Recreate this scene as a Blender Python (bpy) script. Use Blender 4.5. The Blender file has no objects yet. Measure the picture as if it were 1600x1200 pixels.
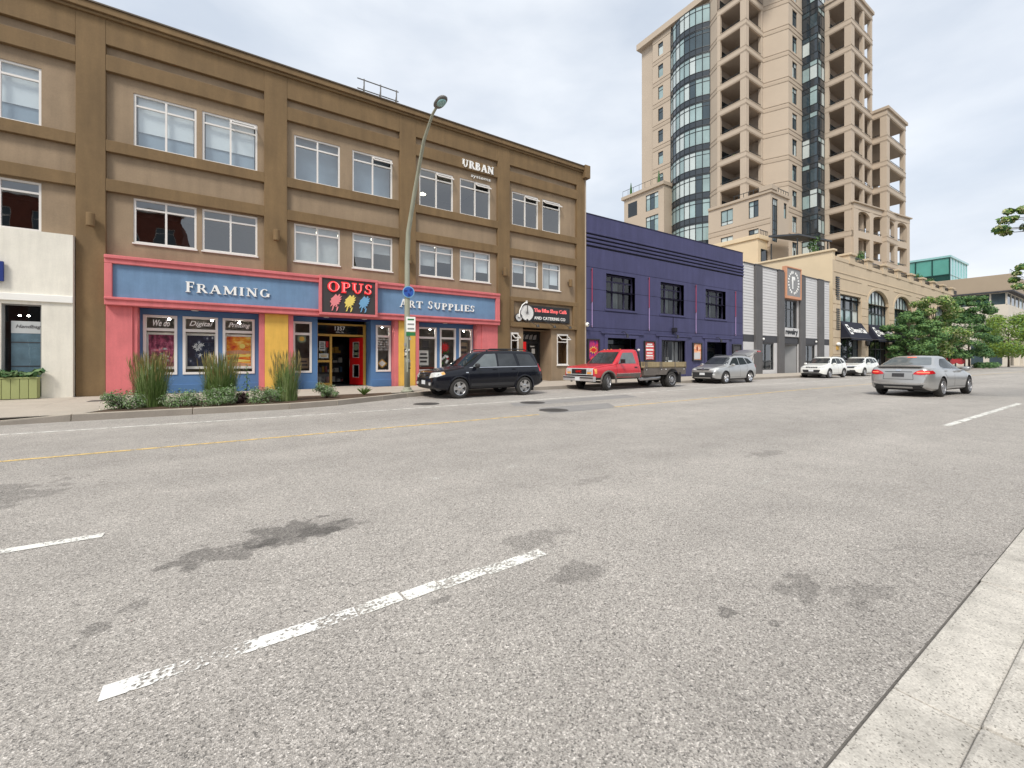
import bpy, bmesh, math, random
from mathutils import Vector, Matrix
from mathutils.bvhtree import BVHTree
R = math.radians
random.seed(7)
scn = bpy.context.scene
COL = scn.collection

# ------------------------------------------------------------------ camera
cam_d = bpy.data.cameras.new('camera'); cam = bpy.data.objects.new('camera', cam_d); COL.objects.link(cam)
cam.location = (0, 0, 1.35); cam.rotation_euler = (R(90), 0, R(-33.17))
cam_d.sensor_width = 36; cam_d.lens = 14.985; cam_d.shift_y = -37/1600
cam_d.clip_start = .05; cam_d.clip_end = 3000
scn.camera = cam
# ------------------------------------------------------------------ sky, sun, exposure
SUN_AZ = math.atan2(-.80, -.60); SUN_EL = R(50)
w = bpy.data.worlds.new('World'); scn.world = w; w.use_nodes = True
nt = w.node_tree; nt.nodes.clear()
def wn(t, **k):
    n = nt.nodes.new(t)
    for a, b in k.items(): setattr(n, a, b)
    return n
out = wn('ShaderNodeOutputWorld'); bg = wn('ShaderNodeBackground'); bg2 = wn('ShaderNodeBackground'); mix = wn('ShaderNodeMixShader')
sky = wn('ShaderNodeTexSky', sky_type='NISHITA', sun_disc=False, sun_elevation=SUN_EL, sun_rotation=SUN_AZ)
sky.dust_density = 2.0
bg.inputs['Strength'].default_value = .11
tc = wn('ShaderNodeTexCoord'); mp = wn('ShaderNodeMapping'); mp.inputs['Scale'].default_value = (1, 1, 2.6)
n1 = wn('ShaderNodeTexNoise'); n1.inputs['Scale'].default_value = 1.7; n1.inputs['Detail'].default_value = 7; n1.inputs['Roughness'].default_value = .5
n1.inputs['Distortion'].default_value = .35
rp = wn('ShaderNodeValToRGB'); rp.color_ramp.elements[0].position = .30; rp.color_ramp.elements[0].color = (.78, .78, .78, 1)
rp.color_ramp.elements[1].position = .60; rp.color_ramp.elements[1].color = (1, 1, 1, 1)
n2 = wn('ShaderNodeTexNoise'); n2.inputs['Scale'].default_value = 2.6; n2.inputs['Detail'].default_value = 6
rc = wn('ShaderNodeValToRGB'); rc.color_ramp.elements[0].position = .32; rc.color_ramp.elements[0].color = (.49, .54, .61, 1)
rc.color_ramp.elements[1].position = .66; rc.color_ramp.elements[1].color = (.68, .71, .75, 1)
for a, b in (((tc, 'Generated'), (mp, 'Vector')), ((mp, 0), (n1, 'Vector')), ((mp, 0), (n2, 'Vector')), ((n1, 'Fac'), (rp, 'Fac')), ((n2, 'Fac'), (rc, 'Fac')),
             ((sky, 0), (bg, 'Color')), ((rc, 0), (bg2, 'Color')), ((rp, 0), (mix, 0)), ((bg, 0), (mix, 1)), ((bg2, 0), (mix, 2)), ((mix, 0), (out, 0))):
    nt.links.new(a[0].outputs[a[1]], b[0].inputs[b[1]])
bg2.inputs['Strength'].default_value = 1.0
sd = bpy.data.lights.new('sun', 'SUN'); so = bpy.data.objects.new('sun', sd); COL.objects.link(so)
sd.energy = 2.0; sd.angle = R(14); sd.color = (1, .95, .87)
so.rotation_euler = Vector((math.sin(SUN_AZ)*math.cos(SUN_EL), math.cos(SUN_AZ)*math.cos(SUN_EL), math.sin(SUN_EL))).to_track_quat('Z', 'Y').to_euler()
scn.view_settings.view_transform = 'Standard'; scn.view_settings.look = 'None'
scn.view_settings.exposure = .56; scn.view_settings.gamma = 1
scn.render.engine = 'CYCLES'
scn.cycles.max_bounces = 6; scn.cycles.transparent_max_bounces = 16

# ------------------------------------------------------------------ materials
MATS = {}
def srgb(r, g, b):
    f = lambda c: (c/255/12.92 if c/255 <= .04045 else ((c/255+.055)/1.055)**2.4)
    return (f(r), f(g), f(b))
def M(name, col=None, rough=.75, metal=0, var=.12, scale=1.3, bump=.0, bscale=60, spec=.5, coat=0, emit=0, fine=0.0, streak=0):
    if name in MATS: return MATS[name]
    m = bpy.data.materials.new(name); m.use_nodes = True; t = m.node_tree; b = t.nodes['Principled BSDF']
    b.inputs['Roughness'].default_value = rough; b.inputs['Metallic'].default_value = metal
    b.inputs['Specular IOR Level'].default_value = spec
    if coat: b.inputs['Coat Weight'].default_value = coat; b.inputs['Coat Roughness'].default_value = .04
    if emit:
        b.inputs['Emission Color'].default_value = (*col, 1); b.inputs['Emission Strength'].default_value = emit
    if var or bump or fine:
        tcn = t.nodes.new('ShaderNodeTexCoord'); src = tcn.outputs['Object']
        cur = None
        def layer(sc, amt, cur, det=5, zs=1):
            mpn = t.nodes.new('ShaderNodeMapping'); mpn.inputs['Scale'].default_value = (1, 1, zs); t.links.new(src, mpn.inputs[0])
            n = t.nodes.new('ShaderNodeTexNoise'); n.inputs['Scale'].default_value = sc; n.inputs['Detail'].default_value = det; n.inputs['Roughness'].default_value = .62
            t.links.new(mpn.outputs[0], n.inputs['Vector'])
            mr = t.nodes.new('ShaderNodeMapRange'); mr.inputs[1].default_value = .25; mr.inputs[2].default_value = .75
            mr.inputs[3].default_value = 1-amt; mr.inputs[4].default_value = 1+amt
            t.links.new(n.outputs['Fac'], mr.inputs[0])
            mx = t.nodes.new('ShaderNodeMix'); mx.data_type = 'RGBA'; mx.blend_type = 'MULTIPLY'; mx.inputs[0].default_value = 1
            if cur is None: mx.inputs[6].default_value = (*col, 1)
            else: t.links.new(cur, mx.inputs[6])
            t.links.new(mr.outputs[0], mx.inputs[7]); return mx.outputs[2]
        if var: cur = layer(scale, var, cur)
        if streak: cur = layer(scale*4, streak, cur, 4, .12)
        if fine: cur = layer(scale*30, fine, cur, 3)
        if cur: t.links.new(cur, b.inputs['Base Color'])
        else: b.inputs['Base Color'].default_value = (*col, 1)
        if bump:
            n = t.nodes.new('ShaderNodeTexNoise'); n.inputs['Scale'].default_value = bscale; n.inputs['Detail'].default_value = 4; t.links.new(src, n.inputs['Vector'])
            bp = t.nodes.new('ShaderNodeBump'); bp.inputs['Strength'].default_value = bump; bp.inputs['Distance'].default_value = .01
            t.links.new(n.outputs['Fac'], bp.inputs['Height']); t.links.new(bp.outputs[0], b.inputs['Normal'])
    else:
        b.inputs['Base Color'].default_value = (*col, 1)
    MATS[name] = m; return m
def GLASS(name, tint=(.8, .86, .88), ior=1.8, rough=.0, bump=.0):
    if name in MATS: return MATS[name]
    m = bpy.data.materials.new(name); m.use_nodes = True; t = m.node_tree; t.nodes.clear()
    o = t.nodes.new('ShaderNodeOutputMaterial'); mx = t.nodes.new('ShaderNodeMixShader'); tr = t.nodes.new('ShaderNodeBsdfTransparent'); gl = t.nodes.new('ShaderNodeBsdfGlossy')
    # Schlick reflectance, the same from both sides of the thin pane
    f0 = ((ior-1)/(ior+1))**2
    ge = t.nodes.new('ShaderNodeNewGeometry'); dt = t.nodes.new('ShaderNodeVectorMath'); dt.operation = 'DOT_PRODUCT'; t.links.new(ge.outputs['Incoming'], dt.inputs[0]); t.links.new(ge.outputs['Normal'], dt.inputs[1])
    def mth(op, a, b=None):
        n = t.nodes.new('ShaderNodeMath'); n.operation = op; n.use_clamp = False
        for k, v in enumerate((a, b)):
            if v is None: continue
            if isinstance(v, (int, float)): n.inputs[k].default_value = v
            else: t.links.new(v, n.inputs[k])
        return n.outputs[0]
    sch = mth('ADD', mth('MULTIPLY', mth('POWER', mth('SUBTRACT', 1.0, mth('ABSOLUTE', dt.outputs['Value'])), 5.0), 1-f0), f0)
    tr.inputs[0].default_value = (*tint, 1); gl.inputs['Roughness'].default_value = rough
    t.links.new(sch, mx.inputs[0]); t.links.new(tr.outputs[0], mx.inputs[1]); t.links.new(gl.outputs[0], mx.inputs[2]); t.links.new(mx.outputs[0], o.inputs[0])
    if bump:
        tcn = t.nodes.new('ShaderNodeTexCoord'); n = t.nodes.new('ShaderNodeTexNoise'); n.inputs['Scale'].default_value = .9; t.links.new(tcn.outputs['Object'], n.inputs['Vector'])
        bp = t.nodes.new('ShaderNodeBump'); bp.inputs['Strength'].default_value = bump; bp.inputs['Distance'].default_value = .05
        t.links.new(n.outputs['Fac'], bp.inputs['Height']); t.links.new(bp.outputs[0], gl.inputs['Normal'])
    MATS[name] = m; return m

M('bannerwhite', srgb(206, 206, 206), .7, var=.05)
M('tan', srgb(150, 130, 106), .85, var=.13, scale=.8, bump=.3, streak=.12, fine=.07)
M('brown', srgb(122, 99, 68), .85, var=.15, scale=.7, bump=.3, streak=.17, fine=.07)
M('pink', srgb(210, 114, 116), .75, var=.11, bump=.25, streak=.10, fine=.05)
M('blue', srgb(110, 140, 172), .8, var=.12, bump=.25, streak=.10, fine=.05)
M('bluewall', srgb(84, 122, 166), .7, var=.08, bump=.15)
M('navy', srgb(20, 46, 120), .7, var=.05)
M('yellow', srgb(222, 176, 80), .75, var=.12, bump=.25, streak=.10)
M('whiteframe', srgb(228, 223, 217), .5, var=.03)
M('white', srgb(240, 238, 232), .6, var=.03)
M('whitewall', srgb(230, 225, 212), .8, var=.08, bump=.2, streak=.09, fine=.04)
M('dark', (.012, .012, .014), .6, var=0)
M('black', (.02, .02, .022), .45, var=0)
M('blackmetal', (.025, .027, .03), .4, var=0)
M('room', (.10, .10, .105), .9, var=.2)
M('roomlight', (.5, .5, .48), .9, var=.05)
M('blind_and_cloud_sheet', (.78, .82, .84), .8, var=.03)
M('cloudgrey', (.50, .52, .52), .8, var=.15, scale=2)
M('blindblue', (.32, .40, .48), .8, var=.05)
M('lampglow', (1, .93, .8), .5, var=0, emit=30)
M('spotglow', (1, .93, .82), .5, var=0, emit=70)
M('stripglow', (1, .9, .66), .5, var=0, emit=4)
M('red', srgb(214, 22, 22), .4, var=.03)
M('gold', srgb(205, 160, 70), .5, var=.06)
M('signgrey', srgb(62, 58, 58), .6, var=.08)
M('neonred', srgb(235, 48, 52), .4, var=0, emit=.35)
M('signwhite', srgb(245, 244, 240), .5, var=.02)
M('purple', srgb(70, 70, 105), .8, var=.13, scale=.6, bump=.3, streak=.14, fine=.06)
M('purpledark', srgb(48, 44, 70), .8, var=.08)
M('groove', (.012, .011, .02), .9, var=0)
M('siding', srgb(205, 203, 202), .7, var=.04, bump=.1)
M('sidinggap', srgb(120, 118, 118), .8, var=0)
M('greycol', srgb(96, 94, 94), .8, var=.10, bump=.2, streak=.10)
M('greydark', srgb(70, 70, 74), .8, var=.08)
M('orange', srgb(204, 148, 116), .7, var=.05)
M('panelgrey', srgb(142, 142, 142), .7, var=.04)
M('beige', srgb(198, 179, 152), .85, var=.06, scale=.5, bump=.15, streak=.05)
M('beigesunlit', srgb(216, 196, 164), .85, var=.05, scale=.5, bump=.1)  # paler copy of the beige, with the sun's brightening in its colour
M('towerwall', srgb(190, 174, 155), .85, var=.05, scale=.3)
M('towerband', srgb(182, 166, 147), .85, var=.05, scale=.3)
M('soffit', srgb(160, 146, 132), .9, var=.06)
M('mullion', (.02, .024, .026), .4, var=0)
M('spandrelglass', (.03, .04, .05), .08, var=.1, spec=.8)
M('paneA', srgb(150, 172, 172), .06, var=.25, scale=.25, spec=.8)
M('paneB', srgb(60, 76, 84), .05, var=.3, scale=.3, spec=.8)
M('paneC', srgb(196, 206, 204), .08, var=.12, scale=.3, spec=.7)
M('paneD', (.015, .02, .024), .04, var=.3, scale=.4, spec=.7)
M('greenglass', srgb(92, 158, 148), .06, var=.25, scale=.12, spec=.8)
M('greenglassdark', srgb(24, 66, 64), .05, var=.3, scale=.15, spec=.8)
M('paleglass', srgb(150, 196, 196), .06, var=.12, scale=.15, spec=.8)
M('officetan', srgb(168, 152, 132), .85, var=.05, scale=.3)
M('officebeige', srgb(208, 200, 186), .85, var=.05, scale=.3)
M('awning', (.012, .014, .028), .85, var=.1)
M('concrete', srgb(182, 172, 158), .9, var=.10, scale=.9, bump=.4, bscale=90, fine=.10)
M('kerb', srgb(178, 168, 152), .9, var=.14, scale=1.4, bump=.5, bscale=70, fine=.10)
M('kerbface', srgb(140, 132, 122), .9, var=.14, scale=1.4, bump=.5, bscale=70, fine=.10)
M('joint', (.05, .045, .04), .95, var=0)
M('soil', srgb(84, 66, 50), .95, var=.3, scale=8, bump=.8, bscale=30)
M('castiron', (.10, .094, .088), .6, var=.2, scale=6, metal=.3)
M('polegreen', srgb(160, 161, 142), .55, var=.10, scale=1.5, streak=.12)
M('lampgrey', srgb(110, 108, 104), .5, var=.05)
M('signblue', srgb(36, 84, 170), .5, var=.04)
M('signgreen', srgb(40, 120, 70), .5, var=.04)
M('paper', srgb(226, 224, 216), .8, var=.05)
M('planter', srgb(156, 162, 108), .7, var=.06, streak=.06)
M('tyre', (.035, .033, .031), .85, var=.2, scale=9)
M('alloy', (.62, .62, .62), .28, metal=.9, var=.03)
M('chrome', (.72, .72, .73), .12, metal=1, var=0)
M('bumperchrome', (.66, .66, .66), .3, metal=.6, var=.08, scale=4)
M('steel', (.42, .42, .43), .35, metal=.8, var=.12, scale=5)
M('plastic', (.03, .03, .032), .6, var=.05)
M('carglass', (.010, .016, .015), .05, var=.3, scale=3, spec=.16)
M('carglassmid', (.04, .045, .05), .03, var=.5, scale=1.6, spec=.55)
M('carglasslight', (.13, .15, .155), .03, var=.25, scale=2.5, spec=.9)
M('headlamp', (.62, .62, .60), .08, var=.3, scale=9, spec=.8, coat=1)
M('amber', srgb(235, 170, 90), .2, var=.1, coat=1)
M('taillamp', srgb(190, 22, 28), .12, var=.25, scale=9, coat=1, emit=.06)
M('tailglow', srgb(255, 120, 90), .2, var=0, emit=.75)
M('plate', srgb(225, 228, 230), .5, var=.08, scale=12)
M('platedark', srgb(60, 60, 62), .5, var=.5, scale=30)
M('paint_black', (.006, .007, .012), .22, var=0, coat=.35, spec=.3)
M('paint_red', srgb(206, 46, 58), .35, var=.07, scale=2, coat=.6)
M('paint_silver', (.47, .47, .46), .28, metal=.6, var=.02, coat=.5)
M('paint_white', srgb(236, 236, 230), .3, var=.02, coat=1)
M('bedwood', srgb(156, 140, 108), .85, var=.22, scale=3, bump=.4, streak=.2)
M('bedsteel', srgb(108, 101, 95), .7, var=.22, scale=3, metal=.2)
M('bark', srgb(84, 70, 58), .95, var=.25, scale=6, bump=.7, bscale=25)
for nm, c in (('leaf_dark', (66, 102, 60)), ('leaf_mid', (102, 134, 76)), ('leaf_lime', (122, 146, 58)), ('leaf_cream', (176, 178, 128)), ('leaf_grey', (138, 150, 122)),
              ('blade', (98, 122, 62)), ('blade2', (136, 150, 98)), ('plume', (146, 130, 82)), ('leaf_purple', (70, 52, 50)), ('leaf_planter', (104, 128, 84))):
    m = M(nm, srgb(*c), .6, var=.28, scale=2.2, spec=.3)
    b = m.node_tree.nodes['Principled BSDF']; b.inputs['Subsurface Weight'].default_value = 0
    b.inputs['Transmission Weight'].default_value = 0
GLASS('glass', (.90, .94, .95), 2.7, 0, .08)
GLASS('glassdark', (.7, .76, .76), 1.7, 0, .05)
GLASS('shopglass', (.94, .96, .96), 1.6, 0, .03)

def asphalt():
    m = bpy.data.materials.new('asphalt'); m.use_nodes = True; t = m.node_tree; b = t.nodes['Principled BSDF']
    N = t.nodes.new; L = t.links.new
    tcn = N('ShaderNodeTexCoord'); src = tcn.outputs['Object']
    v = N('ShaderNodeTexVoronoi'); v.inputs['Scale'].default_value = 165; L(src, v.inputs['Vector'])
    v2 = N('ShaderNodeTexVoronoi'); v2.inputs['Scale'].default_value = 100; L(src, v2.inputs['Vector'])
    sep = N('ShaderNodeSeparateColor'); L(v.outputs['Color'], sep.inputs[0])
    sep2 = N('ShaderNodeSeparateColor'); L(v2.outputs['Color'], sep2.inputs[0])
    r1 = N('ShaderNodeValToRGB'); e = r1.color_ramp.elements
    e[0].position = 0; e[0].color = (.09, .084, .077, 1); e[1].position = 1; e[1].color = (.86, .80, .735, 1)
    x = e.new(.35); x.color = (.34, .313, .282, 1); x = e.new(.75); x.color = (.50, .462, .416, 1)
    av = N('ShaderNodeMath'); av.operation = 'MULTIPLY_ADD'; av.inputs[1].default_value = .68; L(sep.outputs[0], av.inputs[0])
    a2 = N('ShaderNodeMath'); a2.operation = 'MULTIPLY'; a2.inputs[1].default_value = .32; L(sep2.outputs[0], a2.inputs[0]); L(a2.outputs[0], av.inputs[2])
    L(av.outputs[0], r1.inputs[0])
    def noise(sc, det=4, scale=(1, 1, 1)):
        mpn = N('ShaderNodeMapping'); mpn.inputs['Scale'].default_value = scale; L(src, mpn.inputs[0])
        n = N('ShaderNodeTexNoise'); n.inputs['Scale'].default_value = sc; n.inputs['Detail'].default_value = det; L(mpn.outputs[0], n.inputs['Vector']); return n
    def mulc(cur, fac):
        mx = N('ShaderNodeMix'); mx.data_type = 'RGBA'; mx.blend_type = 'MULTIPLY'; mx.inputs[0].default_value = 1; L(cur, mx.inputs[6]); L(fac, mx.inputs[7]); return mx.outputs[2]
    def rng(o, a, b_, c, d):
        mr = N('ShaderNodeMapRange'); mr.inputs[1].default_value = a; mr.inputs[2].default_value = b_; mr.inputs[3].default_value = c; mr.inputs[4].default_value = d; L(o, mr.inputs[0]); return mr.outputs[0]
    cur = mulc(r1.outputs[0], rng(noise(.35, 5, (.35, 1, 1)).outputs['Fac'], .3, .7, .88, 1.10))
    cur = mulc(cur, rng(noise(1.7, 5).outputs['Fac'], .3, .7, .92, 1.07))
    cur = mulc(cur, rng(noise(.55, 3, (.03, 1, 1)).outputs['Fac'], .35, .65, .91, 1.07))      # wheel tracks along the lanes
    wz = noise(1.1, 5); wa = N('ShaderNodeVectorMath'); wa.operation = 'MULTIPLY_ADD'; wa.inputs[1].default_value = (.9, .9, 0); L(wz.outputs['Color'], wa.inputs[0]); L(src, wa.inputs[2])
    ce = N('ShaderNodeTexVoronoi'); ce.feature = 'DISTANCE_TO_EDGE'; ce.inputs['Scale'].default_value = .22; L(wa.outputs[0], ce.inputs['Vector'])
    cur = mulc(cur, rng(ce.outputs['Distance'], .0005, .0016, .82, 1))      # hairline cracks
    nz = noise(5.5, 8); nzc = N('ShaderNodeVectorMath'); nzc.operation = 'SUBTRACT'; nzc.inputs[1].default_value = (.5, .5, .5); L(nz.outputs['Color'], nzc.inputs[0])
    # worn oil and tar stains: centre x, y, half-length, half-width, strength
    for cx, cy, rx, ry, s in STAINS:
        wv = N('ShaderNodeVectorMath'); wv.operation = 'MULTIPLY_ADD'; wv.inputs[1].default_value = (max(.3, rx*2.6), max(.16, ry*3.4), 0); L(nzc.outputs[0], wv.inputs[0]); L(src, wv.inputs[2])
        sb = N('ShaderNodeVectorMath'); sb.operation = 'SUBTRACT'; sb.inputs[1].default_value = (cx, cy, 0); L(wv.outputs[0], sb.inputs[0])
        sc = N('ShaderNodeVectorMath'); sc.operation = 'MULTIPLY'; sc.inputs[1].default_value = (1/rx, 1/ry, 0); L(sb.outputs[0], sc.inputs[0])
        ln = N('ShaderNodeVectorMath'); ln.operation = 'LENGTH'; L(sc.outputs[0], ln.inputs[0])
        cur = mulc(cur, rng(ln.outputs['Value'], .80, 1.05, 1-s, 1))
    L(cur, b.inputs['Base Color']); b.inputs['Roughness'].default_value = .85
    bp = N('ShaderNodeBump'); bp.inputs['Strength'].default_value = .55; bp.inputs['Distance'].default_value = .008
    L(v.outputs['Distance'], bp.inputs['Height']); L(bp.outputs[0], b.inputs['Normal'])
    MATS['asphalt'] = m
def gritty():
    m = bpy.data.materials.new('gutterconcrete'); m.use_nodes = True; t = m.node_tree; b = t.nodes['Principled BSDF']; N = t.nodes.new; L = t.links.new
    tcn = N('ShaderNodeTexCoord'); v = N('ShaderNodeTexVoronoi'); v.inputs['Scale'].default_value = 170; L(tcn.outputs['Object'], v.inputs['Vector'])
    sp = N('ShaderNodeSeparateColor'); L(v.outputs['Color'], sp.inputs[0]); r = N('ShaderNodeValToRGB'); e = r.color_ramp.elements; e[0].position = .02; e[0].color = (.28, .26, .225, 1); e[1].position = 1; e[1].color = (.66, .62, .55, 1); x = e.new(.10); x.color = (.50, .465, .41, 1); L(sp.outputs[0], r.inputs[0])
    n = N('ShaderNodeTexNoise'); n.inputs['Scale'].default_value = 3.5; n.inputs['Detail'].default_value = 8; n.inputs['Roughness'].default_value = .7; L(tcn.outputs['Object'], n.inputs['Vector']); mr = N('ShaderNodeMapRange'); mr.inputs[1].default_value = .35; mr.inputs[2].default_value = .6; mr.inputs[3].default_value = .72; mr.inputs[4].default_value = 1.08; L(n.outputs['Fac'], mr.inputs[0])
    mx = N('ShaderNodeMix'); mx.data_type = 'RGBA'; mx.blend_type = 'MULTIPLY'; mx.inputs[0].default_value = 1; L(r.outputs[0], mx.inputs[6]); L(mr.outputs[0], mx.inputs[7]); L(mx.outputs[2], b.inputs['Base Color']); b.inputs['Roughness'].default_value = .9
    bp = N('ShaderNodeBump'); bp.inputs['Strength'].default_value = .5; bp.inputs['Distance'].default_value = .006; L(sp.outputs[1], bp.inputs['Height']); L(bp.outputs[0], b.inputs['Normal']); MATS['gutterconcrete'] = m
gritty()
def worn(name, col, lo, hi, sc=6):
    m = bpy.data.materials.new(name); m.use_nodes = True; t = m.node_tree; b = t.nodes['Principled BSDF']; N = t.nodes.new; L = t.links.new
    b.inputs['Base Color'].default_value = (*col, 1); b.inputs['Roughness'].default_value = .8
    tcn = N('ShaderNodeTexCoord'); a = N('ShaderNodeTexNoise'); a.inputs['Scale'].default_value = sc; a.inputs['Detail'].default_value = 3
    v = N('ShaderNodeTexNoise'); v.inputs['Scale'].default_value = 55; v.inputs['Detail'].default_value = 3; L(tcn.outputs['Object'], a.inputs['Vector']); L(tcn.outputs['Object'], v.inputs['Vector'])
    ad = N('ShaderNodeMath'); ad.operation = 'ADD'; L(a.outputs['Fac'], ad.inputs[0]); L(v.outputs['Fac'], ad.inputs[1])
    mr = N('ShaderNodeMapRange'); mr.inputs[1].default_value = lo; mr.inputs[2].default_value = hi; L(ad.outputs[0], mr.inputs[0]); L(mr.outputs[0], b.inputs['Alpha'])
    MATS[name] = m

# ------------------------------------------------------------------ mesh helpers
class MB:
    def __init__(s, T=None): s.v = []; s.f = []; s.m = []; s.T = T
    def add(s, vs, fs, m=0):
        n = len(s.v)
        s.v += [tuple(s.T @ Vector(v)) if s.T else tuple(v) for v in vs]
        s.f += [tuple(n+i for i in f) for f in fs]; s.m += [m]*len(fs); return s
    def box(s, x0, x1, y0, y1, z0, z1, m=0):
        return s.add([(x0, y0, z0), (x1, y0, z0), (x1, y1, z0), (x0, y1, z0), (x0, y0, z1), (x1, y0, z1), (x1, y1, z1), (x0, y1, z1)],
                     [(0, 3, 2, 1), (4, 5, 6, 7), (0, 1, 5, 4), (1, 2, 6, 5), (2, 3, 7, 6), (3, 0, 4, 7)], m)
    def quad(s, a, b, c, d, m=0): return s.add([a, b, c, d], [(0, 1, 2, 3)], m)
    def prism(s, poly, axis, c0, c1, m=0):
        n = len(poly)
        def P(p, c): return {'x': (c, p[0], p[1]), 'y': (p[0], c, p[1]), 'z': (p[0], p[1], c)}[axis]
        fs = [tuple(range(n)), tuple(range(2*n-1, n-1, -1))] + [(i, n+i, n+(i+1) % n, (i+1) % n) for i in range(n)]
        return s.add([P(p, c0) for p in poly]+[P(p, c1) for p in poly], fs, m)
    def tube(s, path, r, n=8, m=0, cap=True):
        path = [Vector(p) for p in path]; rs = r if isinstance(r, (list, tuple)) else [r]*len(path); vs = []; fs = []
        up = None
        for i, p in enumerate(path):
            d = (path[min(i+1, len(path)-1)]-path[max(i-1, 0)]).normalized()
            a = d.orthogonal().normalized() if up is None else (up - d*up.dot(d)).normalized()
            up = a; b = d.cross(a)
            for k in range(n):
                t = 2*math.pi*k/n; vs.append(p+(a*math.cos(t)+b*math.sin(t))*rs[i])
        for i in range(len(path)-1):
            for k in range(n): fs.append((i*n+k, i*n+(k+1) % n, (i+1)*n+(k+1) % n, (i+1)*n+k))
        if cap: fs += [tuple(range(n))[::-1], tuple((len(path)-1)*n+k for k in range(n))]
        return s.add(vs, fs, m)
    def lathe(s, prof, c, axis='z', n=20, m=0, cap=True):
        vs = []; fs = []
        for r, h in prof:
            for k in range(n):
                t = 2*math.pi*k/n; a, b = r*math.cos(t), r*math.sin(t)
                vs.append(Vector(c)+Vector({'z': (a, b, h), 'y': (a, h, b), 'x': (h, a, b)}[axis]))
        for i in range(len(prof)-1):
            for k in range(n): fs.append((i*n+k, i*n+(k+1) % n, (i+1)*n+(k+1) % n, (i+1)*n+k))
        if cap: fs += [tuple(range(n))[::-1], tuple((len(prof)-1)*n+k for k in range(n))]
        return s.add(vs, fs, m)
    def blob(s, c, r, p=2.6, n=10, m=0):
        vs = []; fs = []; sg = lambda t: math.copysign(abs(t)**(2/p), t)
        for i in range(n+1):
            a = -math.pi/2+math.pi*i/n
            for k in range(2*n):
                t = math.pi*k/n
                vs.append((c[0]+r[0]*sg(math.cos(a))*sg(math.cos(t)), c[1]+r[1]*sg(math.cos(a))*sg(math.sin(t)), c[2]+r[2]*sg(math.sin(a))))
        for i in range(n):
            for k in range(2*n): fs.append((i*2*n+k, i*2*n+(k+1) % (2*n), (i+1)*2*n+(k+1) % (2*n), (i+1)*2*n+k))
        return s.add(vs, fs, m)
    def wall(s, x0, x1, z0, z1, holes, y, depth, m=0, rm=None):
        rm = m if rm is None else rm
        xs = sorted({x0, x1, *[c for h in holes for c in h[:2] if x0 < c < x1]}); zs = sorted({z0, z1, *[c for h in holes for c in h[2:] if z0 < c < z1]})
        for i in range(len(xs)-1):
            for j in range(len(zs)-1):
                cx, cz = (xs[i]+xs[i+1])/2, (zs[j]+zs[j+1])/2
                if any(h[0] < cx < h[1] and h[2] < cz < h[3] for h in holes): continue
                s.quad((xs[i], y, zs[j]), (xs[i+1], y, zs[j]), (xs[i+1], y, zs[j+1]), (xs[i], y, zs[j+1]), m)
        for a, b, c, d in holes:
            e = y+depth
            s.quad((a, y, c), (a, e, c), (a, e, d), (a, y, d), rm); s.quad((b, e, c), (b, y, c), (b, y, d), (b, e, d), rm)
            s.quad((a, y, d), (a, e, d), (b, e, d), (b, y, d), rm); s.quad((a, e, c), (a, y, c), (b, y, c), (b, e, c), rm)
        return s
    def obj(s, name, mats, parent=None, smooth=False, bevel=0):
        me = bpy.data.meshes.new(name); me.from_pydata(s.v, [], s.f)
        if isinstance(mats, str): mats = [mats]
        for k in mats: me.materials.append(MATS[k])
        me.polygons.foreach_set('material_index', s.m)
        if smooth: me.polygons.foreach_set('use_smooth', [True]*len(me.polygons))
        me.update()
        return link(name, me, parent, bevel, smooth)
def link(name, me, parent=None, bevel=0, smooth=False):
    o = bpy.data.objects.new(name, me); COL.objects.link(o)
    if parent:
        o.parent = parent
        if not parent.get('local'): o.matrix_parent_inverse = Matrix.Translation(-root_loc(parent))
    if bevel:
        md = o.modifiers.new('bevel', 'BEVEL'); md.width = bevel; md.segments = 2; md.limit_method = 'ANGLE'; md.angle_limit = R(40)
    return o
ROOT = {}
def root_loc(p): return ROOT.get(p.name, Vector((0, 0, 0)))
def thing(name, label, cat, loc=(0, 0, 0), group=None, local=False, rotz=0):
    o = bpy.data.objects.new(name, None); COL.objects.link(o); o.location = loc; o.empty_display_size = .2
    o.rotation_euler = (0, 0, rotz)
    if local: o['local'] = 1
    else: ROOT[o.name] = Vector(loc)
    return tag(o, label, cat, group)
def tag(o, label, cat, group=None):
    o['label'] = label; o['category'] = cat
    if group: o['group'] = group
    return o
def struct(o): o['kind'] = 'structure'; return o
def frame(p0, p1):
    """local (s along the wall, depth inwards, z) to world, s runs left to right seen from outside"""
    d = Vector((p1[0]-p0[0], p1[1]-p0[1], 0)); ln = d.length; d.normalize(); i = Vector((-d.y, d.x, 0))
    return Matrix(((d.x, i.x, 0, p0[0]), (d.y, i.y, 0, p0[1]), (0, 0, 1, 0), (0, 0, 0, 1))), ln
def text_mesh(txt, size=1, shear=0, extrude=.02, bold=0, spacing=1):
    c = bpy.data.curves.new('t', 'FONT'); c.body = txt; c.size = size; c.shear = shear; c.extrude = extrude/2; c.offset = bold; c.space_character = spacing; c.resolution_u = 3
    o = bpy.data.objects.new('t', c); COL.objects.link(o); bpy.context.view_layer.update()
    me = bpy.data.meshes.new_from_object(o.evaluated_get(bpy.context.evaluated_depsgraph_get()))
    bpy.data.objects.remove(o); bpy.data.curves.remove(c); return me
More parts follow.
